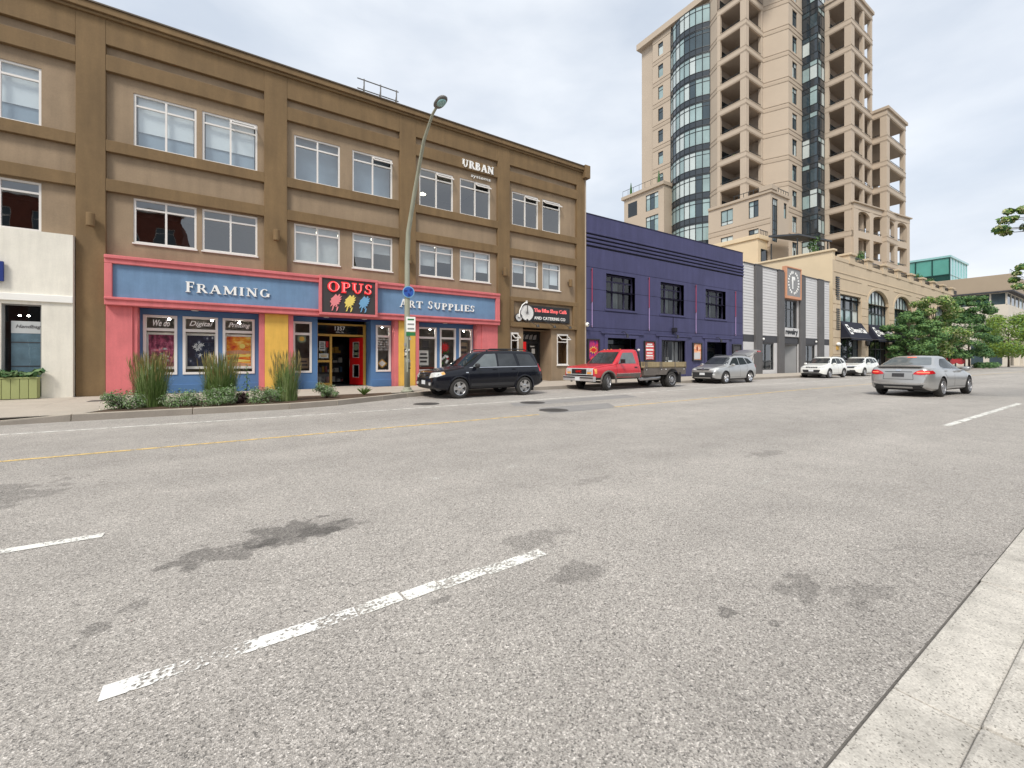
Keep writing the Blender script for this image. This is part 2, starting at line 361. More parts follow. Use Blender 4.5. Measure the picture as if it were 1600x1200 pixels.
def text(txt, x0, x1, z0, z1, y, mat, parent=None, name='lettering', depth=.03, shear=0, bold=0, T=None, spacing=1):
    """letters filling the rectangle x0..x1, z0..z1, back face on plane y, facing -y of the frame T"""
    me = text_mesh(txt, 1, shear, .1, bold, spacing)
    a = [v.co for v in me.vertices]; lo = [min(c[i] for c in a) for i in range(3)]; hi = [max(c[i] for c in a) for i in range(3)]
    for v in me.vertices:
        p = Vector((x0+(v.co.x-lo[0])/(hi[0]-lo[0])*(x1-x0), y-(v.co.z-lo[2])/(hi[2]-lo[2])*depth, z0+(v.co.y-lo[1])/(hi[1]-lo[1])*(z1-z0)))
        v.co = T @ p if T else p
    me.materials.clear(); me.materials.append(MATS[mat])
    return link(name, me, parent)
# serif capitals: V vertical, H bar, D diagonal, A arc; x to the right, z up, cap height 1
GL = {
 'F': (.62, [('V', .2, 0, 1, .17), ('H', .05, .6, .96, .08), ('H', .2, .5, .52, .08), ('V', .57, .76, 1, .07), ('V', .48, .42, .62, .06), ('H', .04, .36, .03, .06)]),
 'R': (.8, [('V', .2, 0, 1, .17), ('H', .05, .45, .96, .08), ('A', .42, .75, .2, .25, -90, 90, .15), ('H', .2, .45, .49, .07), ('D', .42, .5, .7, 0, .17), ('H', .04, .36, .03, .06), ('H', .6, .8, .03, .06)]),
 'A': (.85, [('D', .4, 1, .12, 0, .07), ('D', .42, 1, .7, 0, .18), ('H', .2, .6, .34, .07), ('H', 0, .26, .03, .06), ('H', .56, .86, .03, .06)]),
 'M': (1.05, [('V', .17, 0, 1, .08), ('D', .17, 1, .52, .08, .17), ('D', .85, 1, .5, .08, .08), ('V', .87, 0, 1, .17), ('H', .03, .3, .03, .06), ('H', .72, 1.02, .03, .06), ('H', .03, .2, .97, .06), ('H', .85, 1.02, .97, .06)]),
 'I': (.42, [('V', .2, 0, 1, .17), ('H', .04, .36, .97, .06), ('H', .04, .36, .03, .06)]),
 'N': (.88, [('V', .17, 0, 1, .08), ('D', .15, 1, .72, 0, .18), ('V', .72, 0, 1, .08), ('H', .03, .3, .03, .06), ('H', .03, .2, .97, .06), ('H', .58, .86, .97, .06)]),
 'G': (.86, [('A', .44, .5, .36, .5, 50, 330, .17), ('V', .72, .06, .42, .15), ('H', .56, .86, .43, .06)]),
 'T': (.76, [('V', .38, 0, 1, .17), ('H', .03, .73, .96, .08), ('V', .06, .76, 1, .07), ('V', .7, .76, 1, .07), ('H', .22, .54, .03, .06)]),
 'S': (.62, [('A', .3, .74, .2, .26, 30, 270, .13), ('A', .3, .26, .22, .26, -150, 90, .14), ('V', .5, .68, .92, .06), ('V', .07, .06, .3, .06)]),
 'U': (.86, [('V', .2, .32, 1, .17), ('A', .44, .34, .24, .34, 180, 360, .13), ('V', .68, .32, 1, .08), ('H', .04, .36, .97, .06), ('H', .54, .84, .97, .06)]),
 'P': (.7, [('V', .2, 0, 1, .17), ('H', .05, .45, .96, .08), ('A', .42, .74, .22, .26, -90, 90, .16), ('H', .2, .45, .47, .07), ('H', .04, .38, .03, .06)]),
 'L': (.66, [('V', .2, 0, 1, .17), ('H', .05, .62, .04, .08), ('V', .6, 0, .26, .07), ('H', .04, .36, .97, .06)]),
 'E': (.68, [('V', .2, 0, 1, .17), ('H', .05, .62, .96, .08), ('H', .05, .64, .04, .08), ('H', .2, .5, .52, .07), ('V', .6, .76, 1, .07), ('V', .62, 0, .26, .07), ('V', .49, .42, .62, .06)]),
 'O': (.9, [('A', .45, .5, .38, .5, 0, 360, .18)]),
 'B': (.76, [('V', .2, 0, 1, .18), ('H', .05, .45, .95, .1), ('A', .42, .76, .18, .24, -90, 90, .15), ('H', .2, .45, .52, .09), ('A', .43, .27, .24, .27, -90, 90, .17), ('H', .05, .45, .05, .1)]),
 ' ': (.4, [])}
def serif(txt, x0, x1, z0, z1, y, mat, parent, name='letter', depth=.05, weight=1.0, gap=.10, T=None, small=()):
    """each letter a part of its own; strokes differ by 1 mm in depth so that no faces share a plane"""
    tot = sum(GL[c][0]+gap for c in txt)-gap; k = (x1-x0)/tot; h = z1-z0; x = x0
    for ci, c in enumerate(txt):
        wd, prims = GL[c]
        hh = h*(.84 if ci in small else 1)
        if prims:
            mb = MB(T)
            for i, p in enumerate(prims):
                yb = y-depth-.0012*i
                def pl(pts): mb.prism([(x+a*k, z0+b*hh) for a, b in pts], 'y', yb, y+.01)
                if p[0] == 'V': t = p[4]*weight/2; pl([(p[1]-t, p[2]), (p[1]+t, p[2]), (p[1]+t, p[3]), (p[1]-t, p[3])])
                elif p[0] == 'H': t = p[4]*weight/2; pl([(p[1], p[3]-t), (p[2], p[3]-t), (p[2], p[3]+t), (p[1], p[3]+t)])
                elif p[0] == 'D': t = p[5]*weight/2*1.1; pl([(p[1]-t, p[2]), (p[3]-t, p[4]), (p[3]+t, p[4]), (p[1]+t, p[2])])
                else:
                    _, cx, cz, rx, rz, a0, a1, t = p; n = max(6, int(abs(a1-a0)/22)); t *= weight
                    for q in range(n):
                        u0, u1 = R(a0+(a1-a0)*q/n), R(a0+(a1-a0)*(q+1)/n)
                        f = lambda u: .38+.62*abs(math.cos(u))
                        pl([(cx+(rx-t*f(u0))*math.cos(u0), cz+(rz-t*f(u0)*.8)*math.sin(u0)), (cx+rx*math.cos(u0), cz+rz*math.sin(u0)),
                            (cx+rx*math.cos(u1), cz+rz*math.sin(u1)), (cx+(rx-t*f(u1))*math.cos(u1), cz+(rz-t*f(u1)*.8)*math.sin(u1))])
            mb.obj(name, mat, parent)
        x += (wd+gap)*k
def window(parent, x0, x1, z0, z1, y, T=None, cols=(.5,), rows=(), fm='whiteframe', gm='glass', fw=.06, fd=.09, mw=.05, name='window', vent=(), glass_fn=None, skip=()):
    """framed window: frame mesh with a pane child in every light; y is the frame's outer face; vent lists lights tilted open"""
    mb = MB(T)
    mb.box(x0, x1, y, y+fd, z0, z0+fw); mb.box(x0, x1, y, y+fd, z1-fw, z1); mb.box(x0, x0+fw, y, y+fd, z0+fw, z1-fw); mb.box(x1-fw, x1, y, y+fd, z0+fw, z1-fw)
    cx = [x0+fw]+[x0+(x1-x0)*c for c in cols]+[x1-fw]; cz = [z0+fw]+[z0+(z1-z0)*c for c in rows]+[z1-fw]
    for c in cx[1:-1]: mb.box(c-mw/2, c+mw/2, y+.004, y+fd-.004, z0+fw, z1-fw)
    for c in cz[1:-1]: mb.box(x0+fw, x1-fw, y+.008, y+fd-.008, c-mw/2, c+mw/2)
    fr = mb.obj(name, fm, parent)
    for i in range(len(cx)-1):
        for j in range(len(cz)-1):
            a, b, c, d = cx[i], cx[i+1], cz[j], cz[j+1]
            g = glass_fn(i, j) if glass_fn else gm
            if (i, j) in skip: continue
            if (i, j) in vent:
                h = d-c; ty, tz = h*.80, h*.60
                q = MB(T); s = .035
                q.box(a, b, y-.02, y, d-s, d)
                for u0, u1 in ((a, a+s), (b-s, b)):
                    q.add([(u0, y-.01, d-.01), (u1, y-.01, d-.01), (u1, y-ty, d-tz), (u0, y-ty, d-tz), (u0, y+.02, d-.04), (u1, y+.02, d-.04), (u1, y-ty+.01, d-tz-.04), (u0, y-ty+.01, d-tz-.04)],
                          [(0, 1, 2, 3), (7, 6, 5, 4), (0, 3, 7, 4), (1, 5, 6, 2), (3, 2, 6, 7)])
                q.box(a, b, y-ty-.02, y-ty+.02, d-tz-.05, d-tz+.005)
                q.obj('vent_sash', fm, fr)
                p = MB(T); p.quad((a+s, y-ty, d-tz-.012), (b-s, y-ty, d-tz-.012), (b-s, y-.012, d-.022), (a+s, y-.012, d-.022)); p.obj('pane', g, fr)
                continue
            p = MB(T); p.quad((a, y+fd*.55, c), (b, y+fd*.55, c), (b, y+fd*.55, d), (a, y+fd*.55, d)); p.obj('pane', g, fr)
    return fr

# ------------------------------------------------------------------ ground, road, pavements
STAINS = [(.40, 3.76, .32, .25, .46), (-.05, 3.62, .34, .15, .42), (.68, 3.70, .26, .12, .36), (-.58, 2.95, .09, .06, .35), (-.45, 3.12, .07, .05, .3), (1.92, 2.60, .30, .16, .26),
          (1.86, 2.06, .22, .10, .30), (2.86, 1.17, .25, .12, .32), (3.05, .95, .26, .10, .24), (3.42, 3.51, .34, .10, .20), (6.51, 3.15, .45, .12, .22), (.98, 2.23, .07, .04, .35),
          (-2.3, 6.4, .9, .6, .28), (2.2, 1.3, .06, .04, .4), (2.3, 1.08, .05, .04, .35)]
asphalt()
worn('linewhite', srgb(232, 230, 222), .82, 1.00)
worn('linewhiteworn', srgb(236, 234, 228), .90, 1.04, 3.5)
worn('linefaint', srgb(225, 222, 214), 1.14, 1.26, 3)
worn('lineyellow', srgb(222, 192, 128), .80, 1.02)
M('patch', (.28, .268, .255), .9, var=.12, scale=2, fine=.2, bump=.4)

mb = MB(); mb.quad((-900, -900, -.03), (1500, -900, -.03), (1500, 1500, -.03), (-900, 1500, -.03)); struct(mb.obj('ground', 'patch'))
mb = MB(); mb.quad((-60, .62, 0), (420, .62, 0), (420, 15.9, 0), (-60, 15.9, 0)); mb.quad((104, 15.9, 0), (136, 15.9, 0), (136, 160, 0), (104, 160, 0)); road = struct(mb.obj('road', 'asphalt'))
def stripe(pts, wd, mat, name='road_marking', z=.004):
    mb = MB(); n = len(pts)
    for i in range(n-1):
        a, b = Vector(pts[i]), Vector(pts[i+1]); d = (b-a).normalized(); q = Vector((-d.y, d.x))*wd/2
        mb.quad((*(a-q), z), (*(b-q), z), (*(b+q), z), (*(a+q), z))
    return mb.obj(name, mat, road)
stripe([(-.45, 2.35), (.55, 2.37)], .10, 'linewhiteworn'); 
for a, b in ((.56, .80), (.815, 1.03), (1.04, 1.34), (1.35, 1.82)): stripe([(a, 2.37), (b, 2.39)], .105, 'linewhite')
stripe([(-3.6, 4.5), (-.84, 4.48)], .10, 'linewhite')
stripe([(1.3, 4.56), (3.3, 4.52)], .10, 'linefaint'); stripe([(3.3, 2.40), (5.6, 2.42)], .10, 'linefaint')
stripe([(12.3, 2.46), (20.6, 2.47)], .13, 'linewhite')
stripe([(29, 2.5), (34, 2.5)], .13, 'linewhite'); stripe([(43, 2.5), (48, 2.5)], .13, 'linewhite')
stripe([(-20, 11.55), (2.3, 11.5)], .11, 'linewhite'); stripe([(2.5, 11.48), (9, 11.75), (18, 12.15), (60, 12.3), (100, 12.3)], .10, 'linewhite')
stripe([(1.2, 12.6), (4.6, 12.9)], .09, 'linefaint')
stripe([(-20, 8.45), (6.35, 8.5)], .11, 'lineyellow'); stripe([(9.2, 8.68), (20.8, 9.1), (40, 9.3), (100, 9.3)], .11, 'lineyellow')
mb = MB(); mb.quad((6.7, 8.5, .0025), (9.2, 8.55, .0025), (9.9, 9.6, .0025), (7.2, 9.7, .0025)); mb.obj('asphalt_patch', 'patch', road)
mb = MB(); mb.quad((6.9, 10.4, .0025), (12.5, 10.6, .0025), (12.9, 11.6, .0025), (7.3, 11.3, .0025)); mb.obj('asphalt_patch', 'patch', road)
for (x, y), lab in (((7.25, 9.03), 'dark round manhole cover on the patch beside the yellow line'), ((7.97, 11.0), 'round manhole cover by the white line near the black car'), ((5.0, 12.5), 'round iron cover in front of the black car by the kerb')):
    t = thing('manhole_cover', lab, 'manhole cover', (x, y, 0), 'iron covers in the road', True)
    q = MB(); q.lathe([(.40, .0), (.40, .007), (.37, .007), (.37, .0045)], (0, 0, 0), 'z', 28); q.obj('ring', 'castiron', t)
    q = MB(); q.lathe([(.35, .0), (.35, .0075)], (0, 0, 0), 'z', 28)
    for i in range(-3, 4):
        for j in range(-3, 4):
            if i*i+j*j < 10: q.box(i*.09-.03, i*.09+.03, j*.09-.03, j*.09+.03, .0075, .011)
    q.obj('lid', 'castiron', t)

# near gutter, kerb and pavement at the camera's side
mb = MB(); mb.quad((-60, -14, .004), (420, -14, .004), (420, .34, .004), (-60, .34, .004)); np_ = struct(mb.obj('near_pavement', 'joint'))
for i in range(-4, 40):
    q = MB(); x = i*1.55+.72
    q.box(x+.004, x+1.546, .3675, .615+random.uniform(-.006, .006), -.03, .006+random.uniform(-.001, .001)); q.obj('gutter_slab', 'gutterconcrete', np_, bevel=.004)
    q = MB(); q.box(x+.003, x+1.547, .20, .366, -.03, .030); q.obj('kerb_stone', 'gutterconcrete', np_, bevel=.02)
    if i < 14:
        q = MB(); q.box(x+.004, x+1.546, -1.35, .194, -.03, .027); q.obj('paving_slab', 'concrete', np_, bevel=.006)

# opposite side of the street, seen in the panes and the paintwork
def opposite(name, lab, x0, x1, h, mt, nw, z_rows, gm='paneB'):
    b = thing(name, lab, 'building', ((x0+x1)/2, -15, 0)); ym = -14.0; T, ln = frame((x1, ym), (x0, ym)); holes = []
    for z0, z1 in z_rows:
        for i in range(nw): c = ln*(i+.5)/nw; holes.append((c-ln/nw*.3, c+ln/nw*.3, z0, z1))
    q = MB(T); q.wall(0, ln, 0, h, holes, 0, .25); q.obj('wall', mt, b)
    for hh in holes: window(b, *hh, .12, T=T, cols=(.5,), rows=(.7,), gm=gm)
    q = MB(); q.box(x0, x1, -28, -14.4, 0, h-.3); q.obj('core', mt, b); q = MB(T); q.box(-.1, ln+.1, -.25, .4, h, h+.3); q.obj('cornice', 'white', b)
M('brick', srgb(128, 72, 56), .85, var=.2, scale=3, fine=.15)
opposite('brick_building', 'tall red brick block behind the camera mirrored in the leftmost office windows', -18, -4.3, 15.5, 'brick', 5, ((.6, 3.2), (4.6, 7.0), (8.4, 10.8), (12.2, 14.4)))
opposite('brick_shop', 'low red brick shop behind the camera across from the art shop', -4, 14, 7.4, 'brick', 5, ((.6, 3.2), (4.4, 6.4)))
opposite('grey_building', 'grey low shop building behind the camera across the street', 17, 46, 6.8, 'greycol', 8, ((.6, 3.2),))
# far pavement
KP = [(-12, 13.2), (-5.2, 13.2), (-3.0, 13.2), (1.3, 13.2), (2.6, 13.52), (4.2, 14.4), (5.3, 15.1), (6.4, 15.5), (104, 15.5)]
def kerb_y(x):
    for (a, b), (c, d) in zip(KP, KP[1:]):
        if a <= x <= c: return b+(d-b)*(x-a)/(c-a)
mb = MB(); mb.add([(x, y+.1, .135) for x, y in KP]+[(104, 19.9, .135), (-60, 19.9, .135), (-60, 13.3, .135)], [tuple(range(len(KP)+3))]); pav = struct(mb.obj('far_pavement', 'joint'))
q0 = MB(); q0.box(-.738, .738, -.625, .625, -.03, .014); slab = q0.obj('paving_slab', 'concrete', pav, bevel=.006)
first = True
for i in range(-6, 33):
    for j in range(3):
        x = i*1.488+1.0; y = 16.36+j*1.262
        if j == 0 and y-.625 < kerb_y(max(-11, x+.7))+.14: y += 0
        o = slab if first else bpy.data.objects.new('paving_slab', slab.data)
        if not first:
            COL.objects.link(o); o.parent = pav; md = o.modifiers.new('bevel', 'BEVEL'); md.width = .006; md.segments = 2
        first = False; o.location = (x, y, .137+random.uniform(-.0015, .0015))
# apron of the dropped kerb at the left, cast in larger bays
for xa, xb in ((-11.5, -8.6), (-8.58, -5.7), (-5.68, -2.9)):
    for ya, yb in ((13.4, 14.55), (14.57, 15.72)):
        xc = xb if ya < 14 or xb < -3 else -2.05
        q = MB(); q.prism([(xa, ya), (xb if ya < 14 else xc, ya), (xc if ya > 14 or xb < -3 else -2.45, yb), (xa, yb)], 'z', .10, .149); q.obj('apron_bay', 'concrete', pav, bevel=.005)
# kerb stones
pts = []
for (a, b), (c, d) in zip(KP, KP[1:]):
    L_ = math.hypot(c-a, d-b); n = max(1, round(L_/2.4)) if c < 60 else round(L_/2.45)
    for k in range(n): pts.append((a+(c-a)*k/n, b+(d-b)*k/n))
pts.append(KP[-1])
def kh(x): return .03 if x < -5.2 else (.03+(x+5.2)/2.2*.125 if x < -3 else .155)
for i in range(len(pts)-1):
    a, b = Vector(pts[i]), Vector(pts[i+1]); d = (b-a).normalized(); nrm = Vector((-d.y, d.x)); a2 = a+d*.006; b2 = b-d*.006; q = MB()
    ha, hb = kh(a.x), kh(b.x); vs = []
    for p, h in ((a2, ha), (b2, hb)):
        for o, z in ((-.02, -.02), (.015, h), (.19, h+.002), (.19, -.02)): vs.append((*(p+nrm*o), z))
    q.add(vs, [(0, 4, 5, 1), (1, 5, 6, 2), (2, 6, 7, 3), (0, 1, 2, 3), (4, 7, 6, 5)]); q.m[0] = 1
    q.obj('kerb_stone', ['kerb', 'kerbface'], pav, bevel=.012)
# planting bed behind the kerb
mb = MB(); mb.prism([(-2.75, 13.40), (1.3, 13.40), (2.6, 13.74), (4.1, 14.6), (4.75, 15.05), (4.9, 15.7), (-1.95, 15.7)], 'z', .10, .158); mb.obj('planting_bed', 'soil', pav)
mb = MB(); mb.box(-3.55, -2.75, 17.0, 17.5, .148, .158); mb.obj('utility_cover', 'castiron', pav)
# block corner across the side street
mb = MB(); mb.box(136, 300, 12.6, 19.0, 0, .14); struct(mb.obj('corner_pavement', 'concrete'))

# ------------------------------------------------------------------ brown three-storey office building
Y0 = 19.6
ob = thing('office_building', 'brown stucco three-storey office block with a pink, blue and yellow shopfront', 'building', (7, 20, 0))
XL, XR = -16.0, 18.2
WB = [(-7.0, -5.17), (-2.93, -1.15), (-.98, .80), (2.11, 3.91), (4.43, 6.23), (7.54, 9.34), (9.72, 11.52), (12.92, 14.72), (15.02, 16.37)]
Z3, Z2 = (8.86, 10.73), (5.48, 7.05)
yf = Y0+.16
holes = [(a, b, *Z3) for a, b in WB]+[(a, b, *Z2) for a, b in WB]
mb = MB(); mb.wall(XL, XR, 4.7, 13.0, holes, yf, .12); mb.obj('wall', 'tan', ob)
PIL = [(-10.2, -9.4), (-4.35, -3.62), (1.03, 1.84), (6.53, 7.32), (11.91, 12.68), (17.55, 18.2)]
for i, (a, b) in enumerate(PIL):
    mb = MB(); zb = .12 if i in (0, 1, 4, 5) else 4.86
    mb.box(a, b, Y0, yf+.02, zb, 13.0); mb.obj('pilaster', 'brown', ob, bevel=.012)
BAYS = [(PIL[i][1]+.001, PIL[i+1][0]-.001) for i in range(5)]+[(XL, PIL[0][0]-.001)]
for a, b in BAYS:
    for z0, z1 in ((7.10, 7.52), (8.45, 8.84), (11.18, 11.72), (12.06, 12.98)):
        mb = MB(); mb.box(a, b, Y0+.006, yf+.02, z0, z1); mb.obj('band', 'brown', ob, bevel=.012)
mb = MB(); mb.box(XL, 18.36, Y0-.16, 21, 13.0, 13.22); mb.box(XL, 18.32, Y0-.08, 21, 12.9, 12.998); mb.obj('cornice', 'brown', ob, bevel=.015)
M('coping', srgb(92, 80, 66), .6, var=.1)
mb = MB(); mb.box(XL, 18.40, Y0-.20, 20.6, 13.222, 13.27); mb.obj('coping', 'coping', ob)
mb = MB(); mb.box(18.0, 18.42, Y0-.26, 21, 12.55, 13.32); mb.obj('cornice_end', 'brown', ob, bevel=.012)
mb = MB(); mb.box(18.2, 18.33, Y0+.02, 19.72, .12, 12.6); mb.obj('downpipe', 'towerband', ob, bevel=.02)
mb = MB(); mb.quad((XL, 20.6, 12.8), (XR, 20.6, 12.8), (XR, 38, 12.8), (XL, 38, 12.8)); mb.quad((XR, 19.7, 0), (XR, 38, 0), (XR, 38, 12.9), (XR, 19.7, 12.9)); mb.quad((XL, 38, 0), (XL, 38, 12.9), (XR, 38, 12.9), (XR, 38, 0))
mb.quad((XL, 38, 0), (XL, 19.7, 0), (XL, 19.7, 12.9), (XL, 38, 12.9)); mb.obj('roof_and_back_walls', 'tan', ob)
# rooms behind the office windows
mb = MB()
for z0, z1 in ((4.9, 7.9), (8.3, 11.6)):
    mb.quad((XL, 25.5, z0), (XR-.1, 25.5, z0), (XR-.1, 25.5, z1), (XL, 25.5, z1), 0)
    mb.quad((XL, yf+.14, z0), (XR-.1, yf+.14, z0), (XR-.1, 25.5, z0), (XL, 25.5, z0), 0)
    mb.quad((XL, yf+.14, z1), (XL, 25.5, z1), (XR-.1, 25.5, z1), (XR-.1, yf+.14, z1), 1)
    for x in (-4.0, 1.4, 6.9, 12.3, 18.0): mb.quad((x, yf+.14, z0), (x, 25.5, z0), (x, 25.5, z1), (x, yf+.14, z1), 0)
    for a, b in WB:   # inner lining between the openings
        pass
mb.obj('office_room', ['room', 'roomlight'], ob)
for x, y, z in ((2.6, 21.9, 7.7), (3.2, 22.9, 7.7), (4.8, 21.6, 7.7), (4.9, 22.6, 7.7), (8.6, 22.2, 7.7)):
    mb = MB(); mb.box(x, x+1.3, y, y+.16, z-.06, z); mb.obj('ceiling_light', 'stripglow', ob)
for x, y in ((8.35, 21.4), (10.1, 21.2), (13.3, 21.0)):
    mb = MB(); mb.lathe([(.01, .12), (.03, .10), (.18, .02), (.17, 0)], (x, y, 10.1), 'z', 14); mb.obj('pendant_lamp', 'stripglow', ob, smooth=True)
VENTS = {(2, 3): (1, 1), (4, 3): (1, 1), (5, 3): (1, 1), (6, 3): (1, 1), (7, 3): (1, 1), (8, 3): (0, 1)}
for i, (a, b) in enumerate(WB):
    for fl, (z0, z1) in ((3, Z3), (2, Z2)):
        v = VENTS.get((i, fl)); cols = (.5,) if not (i == 8) else ()
        if i == 8 and fl == 3: v = (0, 1)
        fr = window(ob, a, b, z0, z1, yf+.03, cols=cols, rows=(.78,), vent=(v,) if v else (), fw=.065, mw=.06)
        if fl == 3:
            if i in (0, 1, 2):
                q = MB(); q.quad((a+.1, yf+.2, z0+.62), (b-.1, yf+.2, z0+.62), (b-.1, yf+.2, z1), (a+.1, yf+.2, z1)); q.obj('blind_and_cloud_sheet', 'blind_and_cloud_sheet', fr)
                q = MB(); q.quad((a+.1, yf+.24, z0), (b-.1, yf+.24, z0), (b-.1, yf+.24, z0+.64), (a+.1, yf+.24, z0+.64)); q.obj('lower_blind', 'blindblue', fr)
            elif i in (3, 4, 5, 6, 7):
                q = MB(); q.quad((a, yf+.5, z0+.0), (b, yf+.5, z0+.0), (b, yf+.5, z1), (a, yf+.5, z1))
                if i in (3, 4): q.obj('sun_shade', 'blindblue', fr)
        if fl == 2 and i >= 3:  # pale sheets added behind these panes to stand in for reflected clouds
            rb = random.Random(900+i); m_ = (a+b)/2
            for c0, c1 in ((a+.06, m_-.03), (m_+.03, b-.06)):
                zb_ = z0+rb.choice((.0, .35, .55, .8)); q = MB(); q.quad((c0, yf+.22, zb_), (c1, yf+.22, zb_), (c1, yf+.22, z1), (c0, yf+.22, z1)); q.obj('blind_and_cloud_sheet', rb.choice(['blind_and_cloud_sheet', 'cloudgrey', 'cloudgrey']), fr)
        q = MB(); q.box(a-.03, b+.03, yf-.05, yf+.03, z0-.05, z0-.002); q.obj('sill', 'whiteframe', fr)
# lettering on the upper wall
t = thing('lettering_sign', 'white slab letters reading URBAN systems high on the brown wall', 'sign', (10.6, Y0, 10.9))
serif('URBAN', 9.75, 11.62, 11.24, 11.62, Y0, 'signwhite', t, weight=1.25, depth=.06, gap=.06)
text('systems', 10.33, 11.50, 10.84, 11.02, Y0+.12, 'signwhite', t, depth=.04)
# wall lamps
def wall_lamp(x, z, lab, y=Y0):
    t = thing('wall_lamp', lab, 'wall lamp', (x, y, z), 'cylinder lamps on the brown facade')
    q = MB(); q.lathe([(.10, -.22), (.115, -.2), (.115, .2), (.10, .22)], (x, y-.2, z), 'z', 16); q.obj('shade', 'brown', t, smooth=False)
    q = MB(); q.box(x-.07, x+.07, y-.1, y, z-.09, z+.09); q.obj('bracket', 'coping', t)
wall_lamp(-3.95, 6.0, 'brown cylinder wall lamp on the pilaster left of the first shop bay')
wall_lamp(1.44, 6.35, 'brown cylinder wall lamp on the pilaster above the FRAMING letters end')
wall_lamp(6.92, 6.1, 'brown cylinder wall lamp half hidden behind the tall street lamp pole')
wall_lamp(12.25, 6.1, 'brown cylinder wall lamp on the pilaster left of the cafe bay')
wall_lamp(17.0, 6.0, 'brown cylinder wall lamp beside the last window above the cafe', yf)
# roof railing
t = thing('roof_ladder_rail', 'small grey metal rail frame on the roof edge above the brown cornice', 'railing', (5.6, 20, 13.2))
for x in (5.0, 5.75, 6.5):
    q = MB(); q.tube([(x, 20.0, 13.15), (x, 20.0, 14.2)], .03); q.tube([(x, 20.6, 12.85), (x, 20.05, 13.9)], .025); q.obj('post', 'lampgrey', t)
for z in (13.7, 14.15):
    q = MB(); q.tube([(4.7, 20.0, z), (6.6, 20.0, z)], .025); q.obj('rail', 'lampgrey', t)

# ground floor: fascia
ys = Y0-.22
mb = MB()
mb.box(-3.62, 11.91, ys, ys+.5, 4.62, 4.86); mb.box(-3.62, 11.91, ys, ys+.5, 3.22, 3.47); mb.box(-3.62, -3.42, ys, ys+.5, 3.47, 4.62); mb.box(11.66, 11.91, ys, ys+.5, 3.47, 4.62)
mb.obj('fascia_frame', 'pink', ob, bevel=.02)
mb = MB(); mb.box(-3.62, 11.91, ys-.05, ys+.1, 4.78, 4.90); mb.box(-3.62, 11.91, ys-.05, ys+.1, 3.40, 3.49); mb.obj('fascia_moulding', 'pink', ob, bevel=.02)
mb = MB(); mb.box(-3.42, 3.0, ys+.10, ys+.45, 3.47, 4.62); mb.obj('fascia_panel', 'blue', ob)
mb = MB(); mb.box(5.38, 11.66, ys+.10, ys+.45, 3.47, 4.62); mb.obj('fascia_panel', 'blue', ob)
t = thing('lettering_sign', 'white serif letters reading FRAMING on the blue fascia', 'sign', (0, ys, 3.84))
serif('FRAMING', -1.47, 1.22, 3.84, 4.22, ys+.10, 'signwhite', t, weight=1.05, small=(1, 2, 3, 4, 5, 6))
t = thing('lettering_sign', 'white serif letters reading ART SUPPLIES on the blue fascia', 'sign', (8.4, ys, 3.84))
serif('ART SUPPLIES', 6.48, 10.42, 3.84, 4.22, ys+.10, 'signwhite', t, weight=1.05, small=(1, 2, 5, 6, 7, 8, 9, 10, 11))
# OPUS sign board
t = thing('shop_sign', 'dark sign board reading OPUS over pink, yellow and blue paint splashes', 'sign', (4.19, ys, 3.26))
yo = ys-.16
mb = MB(); mb.box(3.0, 5.40, yo, ys+.45, 3.26, 3.37); mb.box(3.0, 5.40, yo, ys+.45, 4.81, 4.92); mb.box(3.0, 3.1, yo, ys+.45, 3.37, 4.81); mb.box(5.3, 5.40, yo, ys+.45, 3.37, 4.81); mb.obj('sign_frame', 'pink', t, bevel=.015)
mb = MB(); mb.box(3.1, 5.3, yo+.05, ys+.4, 3.37, 4.81); mb.obj('sign_panel', 'signgrey', t)
serif('OPUS', 3.27, 5.18, 4.24, 4.70, yo+.05, 'neonred', t, weight=1.25, depth=.07, gap=.04)
M('neonpink', srgb(255, 150, 150), .4, var=0, emit=.5)
serif('OPUS', 3.31, 5.15, 4.29, 4.66, yo-.022, 'neonpink', t, name='letter_inline', weight=.35, depth=.012, gap=.06)
random.seed(5)
SPL = [(-.05, .50), (.08, .36), (.12, .52), (.20, .46), (.16, .34), (.30, .40), (.22, .22), (.32, .22), (.22, .06), (.30, .04), (.18, -.06), (.26, -.14), (.12, -.16), (.16, -.30), (.06, -.34), (.08, -.18), (-.04, -.34), (-.10, -.42), (-.08, -.20), (-.20, -.34), (-.18, -.12), (-.28, -.02), (-.22, .10), (-.26, .18), (-.16, .30)]
M('splashpink', srgb(236, 138, 142), .5, var=.05); M('splashyellow', srgb(238, 214, 110), .5, var=.05); M('splashblue', srgb(116, 168, 206), .5, var=.05)
for cx, mt in ((3.62, 'splashpink'), (4.20, 'splashyellow'), (4.80, 'splashblue')):
    mb = MB(); mb.prism([(cx+x*.75+z*.12, 3.84+z*.66) for x, z in SPL], 'y', yo+.02, yo+.06)
    mb.prism([(cx+.06, 3.62), (cx+.13, 3.64), (cx+.09, 3.48), (cx+.03, 3.43), (cx+.05, 3.52)], 'y', yo+.021, yo+.06); mb.prism([(cx-.10, 3.60), (cx-.05, 3.62), (cx-.10, 3.47), (cx-.15, 3.45)], 'y', yo+.022, yo+.06)
    mb.obj('paint_splash', mt, t)
